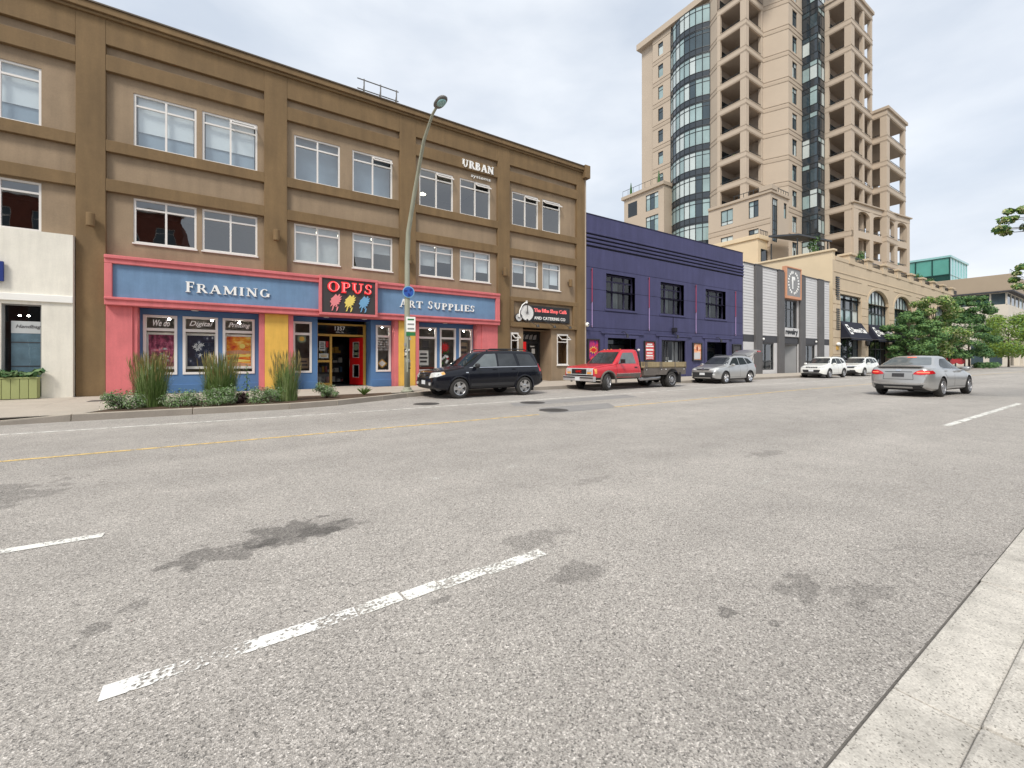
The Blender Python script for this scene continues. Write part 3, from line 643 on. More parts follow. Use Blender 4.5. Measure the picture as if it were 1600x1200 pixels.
# piers
for a, b, mt, m2 in ((-3.62, -2.93, 'pink', None), (1.05, 1.88, 'yellow', 'pink'), (6.48, 7.30, 'yellow', 'pink'), (10.93, 11.90, 'pink', None)):
    mb = MB(); mb.box(a, b, Y0, 20.2, .12, 3.22); mb.obj('pier', mt, ob, bevel=.015)
    if m2:
        for c, d in ((a-.19, a-.001), (b+.001, b+.19)):
            mb = MB(); mb.box(c, d, Y0+.03, 20.2, .12, 3.215); mb.obj('pier_side', m2, ob, bevel=.01)
    else:
        c, d = (b+.001, b+.12) if a < 0 else (a-.25, a-.001)
        mb = MB(); mb.box(c, d, Y0+.05, 20.2, .12, 3.215); mb.obj('pier_side', 'pink', ob, bevel=.01)
# recessed blue shop walls
yw = 20.12
W1 = [(-2.72, -1.75, .82, 3.0), (-1.59, -.5, .82, 3.0), (-.35, .72, .82, 3.0)]
W2 = [(2.10, 2.83, .82, 3.0), (5.56, 6.26, .82, 3.0)]
W3 = [(7.56, 8.60, .82, 3.0), (8.77, 9.66, .82, 3.0), (9.85, 10.62, .82, 3.0)]
mb = MB(); mb.wall(-2.81, .86, .12, 3.4, W1, yw, .15); mb.obj('shop_wall', 'bluewall', ob)
mb = MB(); mb.wall(2.07, 3.06, .12, 3.4, W2[:1], yw, .15); mb.quad((3.06, yw, .12), (3.06, 20.95, .12), (3.06, 20.95, 3.4), (3.06, yw, 3.4)); mb.obj('shop_wall', 'bluewall', ob)
mb = MB(); mb.wall(5.34, 6.29, .12, 3.4, W2[1:], yw, .15); mb.quad((5.34, 20.95, .12), (5.34, yw, .12), (5.34, yw, 3.4), (5.34, 20.95, 3.4)); mb.obj('shop_wall', 'bluewall', ob)
mb = MB(); mb.wall(7.49, 10.68, .12, 3.4, W3, yw, .15); mb.obj('shop_wall', 'bluewall', ob)
mb = MB(); mb.quad((-2.9, yw+.02, 3.215), (-2.9, ys+.5, 3.215), (10.95, ys+.5, 3.215), (10.95, yw+.02, 3.215)); mb.quad((3.06, 21, 3.2), (3.06, yw, 3.2), (5.34, yw, 3.2), (5.34, 21, 3.2)); mb.obj('soffit', 'navy', ob)
for x in (-1.2, 3.35, 4.95, 8.9):
    mb = MB(); mb.lathe([(.11, 0), (.11, .02), (.08, .02)], (x, ys+.36, 3.19), 'z', 16); mb.obj('downlight', 'whiteframe', ob)
for a, b in ((-2.81, .86), (2.07, 3.06), (5.34, 6.29), (7.49, 10.68)):
    mb = MB(); mb.box(a, b, yw-.05, yw-.001, .12, .45); mb.obj('plinth', 'bluewall', ob, bevel=.01)
for a, b, c, d in W1+W2+W3:
    fr = window(ob, a, b, c, d, yw-.03, cols=(), rows=(.76,), gm='shopglass', fw=.085, mw=.10, fd=.12, name='shop_window')
# shop rooms
mb = MB()
for a, b, y1 in ((-3.2, .95, 22.2), (2.0, 3.05, 21.2), (5.36, 6.4, 21.4), (7.4, 11.0, 22.6)):
    for p in (((a, y1, .1), (b, y1, .1), (b, y1, 3.2), (a, y1, 3.2)), ((a, yw+.15, .12), (b, yw+.15, .12), (b, y1, .12), (a, y1, .12)), ((a, yw+.15, 3.19), (a, y1, 3.19), (b, y1, 3.19), (b, yw+.15, 3.19)),
              ((a, yw+.15, .1), (a, y1, .1), (a, y1, 3.2), (a, yw+.15, 3.2)), ((b, y1, .1), (b, yw+.15, .1), (b, yw+.15, 3.2), (b, y1, 3.2))): mb.quad(*p)
M('shoproom', (.30, .27, .24), .9, var=.35, scale=2.5); mb.obj('shop_room', 'shoproom', ob); mb = MB()
# entrance hall
a, b, y1 = 2.6, 6.3, 27
mb.quad((a, y1, .1), (b, y1, .1), (b, y1, 3.1), (a, y1, 3.1)); mb.quad((a, 21.4, .125), (b, 21.4, .125), (b, y1, .125), (a, y1, .125)); mb.quad((a, 21.4, 3.1), (a, y1, 3.1), (b, y1, 3.1), (b, 21.4, 3.1))
mb.quad((3.06, 20.95, .125), (5.34, 20.95, .125), (5.34, 21.4, .125), (3.06, 21.4, .125))
mb.quad((a, 21.4, .1), (a, y1, .1), (a, y1, 3.1), (a, 21.4, 3.1)); mb.quad((b, y1, .1), (b, 21.4, .1), (b, 21.4, 3.1), (b, y1, 3.1))
mb.obj('shop_room', 'room', ob)
mb = MB(); mb.quad((3.06, Y0, .146), (5.34, Y0, .146), (5.34, 20.96, .15), (3.06, 20.96, .15)); mb.obj('door_step', 'concrete', ob)
for x, z in ((-2.0, 2.86), (-.7, 2.9), (.2, 2.84), (5.9, 2.92), (8.3, 2.9), (10.2, 2.88)):
    mb = MB(); mb.lathe([(.012, .06), (.03, .03), (.042, 0), (.03, -.015)], (x, yw+.15, z), 'z', 12); mb.obj('spot_lamp', 'spotglow', ob)
# door set
yd = 20.95
mb = MB()
for bx in ((3.08, 3.2, .15, 3.05), (5.2, 5.32, .15, 3.05), (3.2, 5.2, 2.97, 3.05), (3.2, 5.2, 2.46, 2.56), (3.70, 3.80, .15, 2.46), (3.2, 3.70, .15, .32), (3.2, 3.7, 1.26, 1.36)): mb.box(bx[0], bx[1], yd, yd+.12, bx[2], bx[3])
df = mb.obj('door_frame', 'gold', ob, bevel=.008)
for a, b, c, d in ((3.2, 3.7, .32, 1.26), (3.2, 3.7, 1.36, 2.46), (3.2, 5.2, 2.56, 2.97)):
    mb = MB(); mb.quad((a, yd+.06, c), (b, yd+.06, c), (b, yd+.06, d), (a, yd+.06, d)); mb.obj('pane', 'shopglass', df)
text('1357', 3.93, 4.38, 2.74, 2.93, yd+.05, 'signwhite', df, depth=.008, bold=.02)
text('Ellis St.', 3.98, 4.34, 2.62, 2.70, yd+.05, 'signwhite', df, depth=.006)
TD = Matrix.Translation((5.2, yd+.05, 0)) @ Matrix.Rotation(R(-66), 4, 'Z')     # hinge on the right, leaf swung inwards
mb = MB(TD); W_ = 1.0
for bx in ((-W_, -W_+.28, .17, 2.44), (-.28, 0, .17, 2.44), (-W_+.28, -.28, .17, .55), (-W_+.28, -.28, 1.12, 1.5), (-W_+.28, -.28, 2.22, 2.44)): mb.box(bx[0], bx[1], -.025, .025, bx[2], bx[3])
dr = mb.obj('door', 'red', ob, bevel=.008); dr['label'] = 'red glazed door leaf swung open'
for c, d in ((.55, 1.12), (1.5, 2.22)):
    mb = MB(TD); mb.quad((-W_+.28, 0, c), (-.28, 0, c), (-.28, 0, d), (-W_+.28, 0, d)); mb.obj('pane', 'shopglass', dr)
    mb = MB(TD)
    for e in ((-W_+.26, -W_+.28, c-.02, d+.02), (-.28, -.26, c-.02, d+.02), (-W_+.28, -.28, c-.02, c), (-W_+.28, -.28, d, d+.02)): mb.box(e[0], e[1], -.03, .03, e[2], e[3])
    mb.obj('bead', 'whiteframe', dr)
mb = MB(TD); mb.tube([(-W_+.1, -.03, 1.05), (-W_+.1, -.09, 1.07), (-W_+.1, -.09, 1.4), (-W_+.1, -.03, 1.42)], .015); mb.obj('handle', 'chrome', dr)
mb = MB(TD); mb.lathe([(.17, 0), (.17, -.012)], (-.5, -.012, 2.0), 'y', 20); mb.box(-.62, -.38, -.02, -.012, 1.60, 1.74); mb.obj('sticker', 'leaf_grey', dr)
# goods inside the entrance
random.seed(11)
sh = thing('shop_shelf', 'dim shelf unit stacked with small goods inside the open shop door', 'shelf', (4.2, 24, .13))
mb = MB(); mb.box(3.2, 5.0, 24.3, 24.35, .13, 2.2)
for z in (.2, .7, 1.2, 1.7): mb.box(3.2, 5.0, 23.9, 24.3, z, z+.03)
mb.obj('rack', 'room', sh)
for z in (.23, .73, 1.23, 1.73):
    x = 3.25
    while x < 4.85:
        ww = random.uniform(.07, .2); hh = random.uniform(.12, .36); q = MB(); q.box(x, x+ww, 23.88, 24.2, z, z+hh); q.obj('goods', random.choice(['paper', 'paper', 'blue', 'pink', 'yellow', 'leaf_mid', 'panelgrey']), sh); x += ww+random.uniform(.02, .12)
# stickers and notices in the glazing
def notice(name, lab, x0, x1, z0, z1, y, mat, lines=0, lm='signgrey', cat='notice', frame_=None):
    t = thing(name, lab, cat, ((x0+x1)/2, y, z0)); q = MB(); q.box(x0, x1, y, y+.01, z0, z1); q.obj('sheet', mat, t)
    for i in range(lines):
        zz = z1-(i+1)*(z1-z0)/(lines+1); hh = (z1-z0)/(lines+1)*.25; ln = random.uniform(.55, .85)*(x1-x0); cx = (x0+x1)/2; q = MB(); q.box(cx-ln/2, cx+ln/2, y-.004, y-.0005, zz-hh, zz+hh); q.obj('text_line', lm, t)
    return t
notice('notice', 'white paper notice in the gold sidelight of the shop door', 3.27, 3.52, 1.80, 2.22, yd+.075, 'paper', 4)
notice('notice', 'small red card beside the paper notice in the gold sidelight', 3.55, 3.66, 1.95, 2.22, yd+.075, 'red')
notice('notice', 'row of card logos low in the gold sidelight', 3.26, 3.66, 1.45, 1.66, yd+.075, 'paper', 2, 'gold')
notice('notice', 'pale tilted poster low in the narrow shop window left of the door', 2.35, 2.75, 1.0, 1.45, yw+.30, 'tan', 2)
t = thing('round_sticker', 'round yellow-green sticker at the top of the narrow window left of the door', 'sticker', (2.43, yw+.06, 2.3))
q = MB(); q.lathe([(.17, 0), (.17, .008)], (2.45, yw+.055, 2.27), 'y', 24); q.obj('disc', 'leaf_grey', t); q = MB(); q.lathe([(.10, 0), (.10, .008)], (2.45, yw+.045, 2.27), 'y', 20); q.obj('disc_centre', 'yellow', t)
nt_ = thing('opening_hours_sign', 'opening hours lettered in white on the narrow window right of the door', 'sign', (5.9, yw, 1.9))
for i, s in enumerate(('Store Hours', 'Mon - Sat', '9:00 - 5:30', 'Sunday', '11:00 - 5:00')):
    z = 2.30-i*.12; text(s, 5.67, 6.15, z, z+.085, yw+.04, 'signwhite', nt_, depth=.004)
t = thing('window_artwork', 'diamond shaped tan card in the narrow window right of the door', 'card', (5.9, yw, 1.0))
q = MB(); q.prism([(5.66, 1.20), (5.91, .98), (6.16, 1.20), (5.91, 1.42)], 'y', yw+.2, yw+.21); q.obj('card', 'gold', t); q = MB(); q.prism([(5.74, 1.20), (5.91, 1.05), (6.08, 1.20), (5.91, 1.35)], 'y', yw+.19, yw+.2); q.obj('card_centre', 'paper', t)
# prints in the left bay
def print_mat(name, cols, sc, kind='noise'):
    m = bpy.data.materials.new(name); m.use_nodes = True; tr = m.node_tree; b = tr.nodes['Principled BSDF']; b.inputs['Roughness'].default_value = .6
    tcn = tr.nodes.new('ShaderNodeTexCoord'); mpn = tr.nodes.new('ShaderNodeMapping'); tr.links.new(tcn.outputs['Generated'], mpn.inputs[0]); mpn.inputs['Scale'].default_value = sc
    n = tr.nodes.new('ShaderNodeTexNoise' if kind == 'noise' else 'ShaderNodeTexVoronoi'); n.inputs['Scale'].default_value = 5
    if kind == 'noise': n.inputs['Detail'].default_value = 6
    tr.links.new(mpn.outputs[0], n.inputs['Vector'])
    r = tr.nodes.new('ShaderNodeValToRGB'); el = r.color_ramp.elements
    for i, (p, c) in enumerate(cols):
        e = el[i] if i < 2 else el.new(p); e.position = p; e.color = (*srgb(*c), 1)
    tr.links.new(n.outputs['Fac' if kind == 'noise' else 'Distance'], r.inputs[0]); tr.links.new(r.outputs[0], b.inputs['Base Color']); MATS[name] = m
print_mat('print_magenta', [(.3, (40, 18, 40)), (.75, (235, 215, 225)), (.45, (120, 40, 70)), (.6, (190, 90, 120))], (1, 1, 1))
print_mat('print_navy', [(.0, (235, 235, 235)), (.5, (28, 30, 52)), (.22, (60, 64, 90))], (1, 1, 1), 'vor')
print_mat('print_sunset', [(.3, (190, 40, 30)), (.72, (255, 236, 150)), (.45, (225, 110, 30)), (.55, (240, 170, 50))], (.5, 1, 1.4))
for i, ((a, b, c, d), mt, lab) in enumerate(zip(W1, ('print_magenta', 'print_navy', 'print_sunset'), ('framed magenta blossom print in the shop window under We do', 'framed dark print of white flowers in the shop window under Digital', 'framed orange sunset print in the shop window under Printing'))):
    t = thing('framed_print', lab, 'framed print', ((a+b)/2, yw+.25, 1.0), 'prints in the shop window')
    x0, x1, z0, z1 = a+.12, b-.12, 1.12, 2.30; q = MB()
    for e in ((x0-.08, x1+.08, z0-.1, z0), (x0-.08, x1+.08, z1, z1+.08), (x0-.08, x0, z0, z1), (x1, x1+.08, z0, z1)): q.box(e[0], e[1], yw+.2, yw+.24, e[2], e[3])
    q.obj('frame', 'whiteframe', t); q = MB(); q.box(x0, x1, yw+.215, yw+.235, z0, z1); q.obj('picture', mt, t)
    rp_ = random.Random(300+i); yq = yw+.212
    if i == 0:
        for k in range(16):
            cx, cz, rr_ = rp_.uniform(x0+.06, x1-.06), rp_.uniform(z0+.2, z1-.45), rp_.uniform(.025, .06); q = MB(); q.prism([(cx+rr_*math.cos(a*.785), cz+rr_*.7*math.sin(a*.785)) for a in range(8)], 'y', yq-.001*k*.3, yq+.004); q.obj('blossom', rp_.choice(['splashpink', 'bannerwhite', 'panelgrey']), t)
    elif i == 1:
        for k in range(9):
            cx, cz, rr_ = rp_.uniform(x0+.12, x1-.12), z0+.3+rp_.uniform(0, .55), rp_.uniform(.06, .11); q = MB(); q.prism([(cx+rr_*(1 if a % 2 else .35)*math.cos(a*.628+k), cz+rr_*(1 if a % 2 else .35)*math.sin(a*.628+k)) for a in range(10)], 'y', yq-.0005*k, yq+.004); q.obj('white_flower', 'bannerwhite', t)
    else:
        for k, (za, zb, c) in enumerate(((.18, .24, 'splashyellow'), (.38, .44, 'splashyellow'), (.50, .60, 'orange'), (.02, .10, 'orange'))):
            q = MB(); q.prism([(x0+.02, z0+za), ((x0+x1)/2, z0+za-.02), (x1-.02, z0+za+.01), (x1-.02, z0+zb), ((x0+x1)/2, z0+zb+.04), (x0+.02, z0+zb)], 'y', yq-.0004*k, yq+.004); q.obj('sky_band', c, t)
        q = MB(); q.prism([((x0+x1)/2+.12+.10*math.cos(a*.5236), z0+.80+.10*math.sin(a*.5236)) for a in range(12)], 'y', yq-.003, yq+.004); q.obj('sun_disc', 'splashyellow', t)
for (a, b, c, d), s in zip(W1, ('We do', 'Digital', 'Printing')):
    t = thing('window_lettering', 'white script letters reading %s in the shop transom' % s, 'sign', ((a+b)/2, yw, 2.6))
    wd = b-a; k = .28 if s == 'We do' else .18
    text(s, a+wd*k, b-wd*(k*.8), 2.60, 2.84, yw+.02, 'signwhite', t, depth=.006, shear=.35, bold=.012)
# goods in the right bay
t = thing('flower_display', 'red star flower above green leaves in the middle right shop window', 'display', (9.2, yw+.3, .9))
q = MB(); st = []
for i in range(24): r = .30 if i % 2 == 0 else .14; a = math.pi*i/12; st.append((9.16+r*math.cos(a), 2.02+r*math.sin(a)*.95))
q.prism(st, 'y', yw+.24, yw+.27); q.obj('flower', 'red', t)
random.seed(3)
for i in range(26):
    q = MB(); x, z = 9.18+random.uniform(-.28, .28), random.uniform(.98, 1.8); q.blob((x, yw+.33+random.uniform(-.04, .06), z), (.08, .04, .07), 2, 5); q.obj('bauble', random.choice(['leaf_dark', 'leaf_dark', 'leaf_mid', 'red', 'signwhite', 'dark']), t)
t = notice('notice', 'white sketch poster low in the left window of the right shop bay', 7.72, 8.25, 1.1, 1.85, yw+.22, 'paper', 3); 
notice('notice', 'dark bottle still-life picture above the white sketch poster', 7.95, 8.3, 1.95, 2.35, yw+.3, 'signgrey'); notice('notice', 'tan picture in the right window of the right shop bay', 9.95, 10.5, 1.5, 2.3, yw+.3, 'tan', 2)
t = thing('red_shelf', 'low red brown shelf in the left window of the right shop bay', 'shelf', (8, yw+.4, .8)); q = MB(); q.box(7.55, 8.6, yw+.2, yw+.45, .95, 1.0)
for i in range(6): q.box(7.58+i*.17, 7.70+i*.17, yw+.22, yw+.4, .85, .95)
M('redbrown', srgb(140, 60, 44), .6); q.obj('shelf', 'redbrown', t)

# ---------------- cafe bay
CX0, CX1 = 12.70, 17.54
mb = MB()
for e in ((CX0, CX1, 4.62, 4.86), (CX0, CX1, 3.20, 3.46), (CX0, CX0+.22, 3.46, 4.62), (CX1-.3, CX1, 3.46, 4.62)): mb.box(e[0], e[1], Y0-.04, Y0+.4, e[2], e[3])
mb.obj('cafe_fascia_frame', 'brown', ob, bevel=.015)
mb = MB(); mb.box(CX0+.22, CX1-.3, Y0+.12, Y0+.4, 3.46, 4.62); mb.obj('cafe_fascia_panel', 'tan', ob)
mb = MB(); mb.wall(12.68, 13.66, .12, 3.2, [(12.82, 13.34, 1.2, 2.9)], Y0+.16, .12); mb.wall(15.68, 17.55, .12, 3.2, [(16.1, 16.95, 1.08, 2.92)], Y0+.16, .12)
mb.quad((15.68, 20.9, .12), (15.68, Y0+.16, .12), (15.68, Y0+.16, 3.2), (15.68, 20.9, 3.2)); mb.quad((13.66, Y0+.16, .12), (13.66, 20.9, .12), (13.66, 20.9, 3.2), (13.66, Y0+.16, 3.2))
mb.quad((13.6, 20.9, 3.1), (13.6, Y0+.3, 3.1), (15.7, Y0+.3, 3.1), (15.7, 20.9, 3.1)); mb.obj('cafe_wall', 'tan', ob)
mb = MB(); mb.quad((13.66, Y0+.2, .148), (15.68, Y0+.2, .148), (15.68, 21, .148), (13.66, 21, .148)); mb.obj('door_step', 'concrete', ob)
mb = MB()
for a, b, y1 in ((12.6, 13.5, 20.4), (16.0, 17.1, 20.4)):
    mb.quad((a, y1, .1), (b, y1, .1), (b, y1, 3.2), (a, y1, 3.2)); mb.quad((a, Y0+.28, .1), (a, y1, .1), (a, y1, 3.2), (a, Y0+.28, 3.2)); mb.quad((b, y1, .1), (b, Y0+.28, .1), (b, Y0+.28, 3.2), (b, y1, 3.2))
M('cafewood', srgb(120, 88, 52), .6, var=.2); mb.obj('cafe_room', 'cafewood', ob)
for a, b, c, d in ((12.82, 13.34, 1.2, 2.9), (16.1, 16.95, 1.08, 2.92)):
    fr = window(ob, a, b, c, d, Y0+.13, cols=(), rows=(.74,), gm='shopglass', fw=.06, mw=.06, vent=((0, 1),), name='cafe_window')
    q = MB(); q.box(a-.04, b+.04, Y0+.08, Y0+.14, c-.06, c-.001); q.obj('sill', 'whiteframe', fr)
mb = MB(); mb.box(13.68, 15.66, 20.86, 20.95, .15, 3.1); cd = mb.obj('cafe_door', 'black', ob)
for a, b, c, d in ((13.8, 14.55, .3, 2.35), (14.75, 15.5, .3, 2.35), (13.8, 15.5, 2.5, 3.0)):
    q = MB(); q.box(a, b, 20.84, 20.859, c, d); q.obj('pane', 'paneD', cd)
q = MB(); q.box(13.85, 14.6, 20.80, 20.815, 1.55, 2.45); M('redglow', srgb(214, 22, 22), .5, var=.05, emit=.35); q.obj('door_poster', 'redglow', cd)  # poster given its own glow to stay vivid in the shaded recess
for x, z, w_, h_ in ((14.9, 2.15, .3, .07), (15.0, 1.75, .24, .3), (14.95, 1.25, .14, .1), (15.15, 1.1, .2, .16), (15.25, .85, .12, .18), (13.9, 1.9, .28, .06), (14.2, 1.55, .2, .16)):
    q = MB(); q.box(x, x+w_, 20.79, 20.80, z, z+h_); q.obj('sticker', 'paper', cd)
for i in range(5):
    q = MB(); q.prism([(13.9+i*.3, 2.6), (14.15+i*.3, 2.62), (14.2+i*.3, 2.9), (14.0+i*.3, 2.85)], 'y', 20.82, 20.83); q.obj('sticker', 'panelgrey', cd)
# cafe sign
t = thing('cafe_sign', 'black sign reading The Bike Shop Cafe with a white penny-farthing', 'sign', (15.3, Y0, 3.5))
yc = Y0+.02
mb = MB(); mb.box(13.75, 16.98, yc, yc+.1, 3.56, 4.46); mb.obj('board', 'black', t, bevel=.01)
text('The Bike Shop Café', 14.32, 16.72, 4.05, 4.32, yc-.0, 'neonpink', t, depth=.02, bold=.03)
text('The Bike Shop Café', 14.34, 16.70, 4.07, 4.31, yc-.02, 'red', t, depth=.012, bold=-.002)
text('AND CATERING CO', 14.32, 16.62, 3.68, 3.86, yc, 'signwhite', t, depth=.02, bold=.02, spacing=1.1)
for cx, cz, r in ((13.80, 4.02, .47), (13.24, 3.74, .22)):
    q = MB(); q.lathe([(r, 0), (r, -.06), (r*.97, -.06)], (cx, yc, cz), 'y', 36); q.obj('wheel', 'signwhite', t)
    q = MB(); n = 36
    for k in range(n):
        a0, a1 = 2*math.pi*k/n, 2*math.pi*(k+1)/n; q.prism([(cx+r*.93*math.cos(a0), cz+r*.93*math.sin(a0)), (cx+r*1.03*math.cos(a0), cz+r*1.03*math.sin(a0)), (cx+r*1.03*math.cos(a1), cz+r*1.03*math.sin(a1)), (cx+r*.93*math.cos(a1), cz+r*.93*math.sin(a1))], 'y', yc-.075, yc+.01)
    q.obj('wheel_rim', 'signgrey', t)
    q = MB(); q.lathe([(r*.16, 0), (r*.16, -.02)], (cx, yc-.062, cz), 'y', 16)
    for k in range(14):
        a0 = math.pi*k/14; dx, dz = math.cos(a0)*r*.93, math.sin(a0)*r*.93; q.tube([(cx-dx, yc-.063, cz-dz), (cx+dx, yc-.063, cz+dz)], .004, 4)
    q.obj('spokes', 'panelgrey', t)
q = MB(); q.tube([(13.80, yc-.09, 4.02), (13.80, yc-.09, 4.50)], .022); q.obj('fork', 'signgrey', t)
q = MB(); q.tube([(13.24, yc-.09, 3.74), (13.28, yc-.09, 4.1), (13.45, yc-.09, 4.42), (13.62, yc-.09, 4.55), (13.80, yc-.09, 4.58)], .035); q.tube([(13.70, yc-.09, 4.52), (13.72, yc-.09, 4.66), (13.8, yc-.09, 4.66)], .03); q.obj('bike_frame', 'signwhite', t)
for i, x in enumerate((14.15, 15.35, 16.5)):
    t = thing('gooseneck_lamp', ('leftmost', 'middle', 'rightmost')[i]+' of the three black arm lamps below the cafe sign', 'wall lamp', (x, Y0, 3.4), 'arm lamps under the cafe sign')
    q = MB(); q.tube([(x-.35, Y0-.04, 3.62), (x-.2, Y0-.25, 3.5), (x, Y0-.5, 3.28)], .018, 6); q.obj('arm', 'black', t); q = MB(); q.blob((x-.35, Y0-.06, 3.62), (.06, .05, .06), 2, 6); q.obj('wall_plate', 'black', t)
    q = MB(); q.lathe([(.03, .08), (.09, -.02), (.10, -.06)], (x+.03, Y0-.54, 3.27), 'z', 12); q.obj('lamp_head', 'black', t)
t = thing('security_camera', 'round white dome camera at the right corner of the brown building', 'camera', (18.25, Y0-.1, 3.5)); q = MB(); q.blob((18.25, Y0-.16, 3.55), (.13, .12, .14), 2, 8); q.obj('dome', 'signwhite', t, smooth=True); q = MB(); q.blob((18.25, Y0-.27, 3.54), (.05, .03, .05), 2, 6); q.obj('lens', 'black', t)

# ---------------- white shop at the left
ws = thing('white_shop', 'white rendered ground-floor shop at the left edge below brown upper storeys', 'building', (-8, 19.5, 0))
mb = MB(); mb.wall(-16, -4.37, .12, 5.42, [(-9.9, -8.6, .2, 3.1), (-5.94, -5.08, .2, 3.1)], 19.42, .3); mb.quad((-16, 19.42, 5.42), (-4.37, 19.42, 5.42), (-4.37, 19.78, 5.44), (-16, 19.78, 5.44)); mb.quad((-4.37, 19.42, .12), (-4.37, 19.78, .12), (-4.37, 19.78, 5.42), (-4.37, 19.42, 5.42)); mb.obj('wall', 'whitewall', ws)
mb = MB(); mb.box(-16, -4.36, 19.36, 19.43, 3.20, 3.42); mb.obj('string_course', 'white', ws, bevel=.012)
mb = MB(); mb.quad((-11, 22.5, .1), (-4.5, 22.5, .1), (-4.5, 22.5, 3.3), (-11, 22.5, 3.3)); mb.quad((-4.8, 22.5, .1), (-4.8, 19.72, .1), (-4.8, 19.72, 3.3), (-4.8, 22.5, 3.3)); mb.quad((-11, 19.7, 3.25), (-11, 22.5, 3.25), (-4.5, 22.5, 3.25), (-4.5, 19.7, 3.25)); mb.quad((-11, 19.7, .1), (-4.5, 19.7, .1), (-4.5, 22.5, .1), (-11, 22.5, .1)); mb.obj('shop_room', 'room', ws)
window(ws, -5.94, -5.08, .2, 3.1, 19.5, cols=(), rows=(), gm='shopglass', fm='panelgrey', fw=.04, name='shop_window'); window(ws, -9.9, -8.6, .2, 3.1, 19.5, cols=(), rows=(), gm='shopglass', fm='panelgrey', name='shop_window')
for x in (-5.8, -5.6): 
    mb = MB(); mb.blob((x, 20.3, 2.80), (.035, .035, .025), 2, 6); mb.obj('spot_lamp', 'lampglow', ws)
t = thing('shop_banner', 'grey blue banner with thin script lettering behind the white shop window', 'banner', (-5.4, 19.8, .8)); M('bannerblue', srgb(92, 116, 130), .7, var=.35, scale=2.5); M('bannerwhite', srgb(206, 206, 206), .7, var=.05)
q = MB(); q.box(-5.78, -5.0, 19.60, 19.62, .7, 2.2); q.obj('sheet', 'bannerblue', t); q = MB(); q.box(-5.78, -5.0, 19.595, 19.62, 2.2, 2.58); q.obj('header', 'bannerwhite', t); text('Handbags', -5.68, -5.08, 2.33, 2.47, 19.592, 'signgrey', t, depth=.004, shear=.3)
for z in (1.15, 1.9): q = MB(); q.box(-5.78, -5.0, 19.59, 19.599, z, z+.03); q.obj('rail', 'greydark', t)
t = thing('projecting_sign', 'small navy sign cut by the left edge above the white shop', 'sign', (-6.1, 19.2, 3.8)); q = MB(); q.box(-6.9, -5.86, 19.30, 19.38, 3.76, 4.36); q.obj('panel', 'navy', t)
t = thing('planter_box', 'pale green boarded planter box under the white shop window', 'planter', (-5.5, 19.2, .15)); q = MB(); q.box(-6.6, -5.10, 19.19, 19.40, .17, .80); q.obj('box', 'planter', t)
for i in range(8): q = MB(); x = -6.6+i*.187; q.box(x+.006, x+.181, 19.165, 19.19, .17, .78); q.obj('board', 'planter', t, bevel=.004)
q = MB(); q.box(-6.63, -5.08, 19.15, 19.42, .785, .83); q.obj('rim', 'planter', t, bevel=.005)

# ------------------------------------------------------------------ purple club building
PX0, PX1 = 18.36, 36.38
pb = thing('purple_building', 'two-storey purple painted building with ribbed parapet and red neon tubes', 'building', (27, 20, 0))
PW = [(20.1, 22.86, 4.68, 6.96), (25.52, 28.25, 4.68, 6.96), (30.98, 33.8, 4.68, 6.96)]
PG = [(20.2, 22.9, .12, 2.8), (25.58, 28.36, .95, 2.8), (31.1, 33.88, .12, 2.8)]
yp = Y0+.06
GR = [3.19, 3.42, 4.5, 5.84, 7.2]          # scored lines across the render
mb = MB(); z = [.12]+GR+[8.46]
for i in range(len(z)-1):
    mb.wall(PX0, PX1, z[i]+(.012 if i else 0), z[i+1]-.012, [h for h in ((a, b, max(c, z[i]+.012) if c > z[i] or i == 0 else z[i]+.012, min(d, z[i+1]-.012)) for a, b, c, d in PW+PG) if h[2] < h[3]], yp, .45)
mb.wall(PX0, PX1, 9.46, 10.5, [], yp, .1); mb.quad((PX0, yp, 10.5), (PX1, yp, 10.5), (PX1, yp+.4, 10.5), (PX0, yp+.4, 10.5)); mb.quad((PX1, yp, 0), (PX1, 38, 0), (PX1, 38, 10.5), (PX1, yp, 10.5))
mb.quad((PX0, yp+.4, 10.2), (PX1, yp+.4, 10.2), (PX1, 38, 10.2), (PX0, 38, 10.2)); mb.quad((PX0, yp+.4, 10.2), (PX0, yp+.4, 10.5), (PX1, yp+.4, 10.5), (PX1, yp+.4, 10.2)); mb.obj('wall', 'purple', pb)
mb = MB(); mb.wall(PX0, PX1, .12, 10.0, PW+PG, yp+.03, .4); mb.obj('groove_backing', 'groove', pb)
for i in range(4):
    mb = MB(); a = 8.46+i*.25; mb.box(PX0, PX1+.08, yp-.05, yp+.1, a+.10, a+.25-.004); mb.obj('rib', 'purple', pb, bevel=.02)
mb = MB(); mb.box(PX0-.02, PX1+.02, yp-.03, yp+.42, 10.5, 10.54); mb.obj('coping', 'purpledark', pb)
for x in (23.0, 28.9, 34.3): pass
for a, b, c, d in PW:
    fr = window(pb, a, b, c, d, yp+.26, cols=(.30, .70), rows=(.80,), fm='purpledark', gm='glassdark', fw=.10, mw=.09)
    q = MB(); q.box(a-.14, b+.14, yp-.05, yp+.2, c-.14, c-.001); q.obj('sill', 'purple', fr, bevel=.015)
    for k in range(4):
        q = MB(); x = a+.2+k*(b-a-.3)/4; q.prism([(x, yp+.8), (x+.15, yp+.74), (x+.3, yp+.82), (x+.42, yp+.76), (x+.42, yp+.8), (x+.3, yp+.86), (x+.15, yp+.78), (x, yp+.84)], 'z', c, d-.3); q.obj('curtain', 'greydark' if k % 2 else 'panelgrey', fr)
mb = MB()
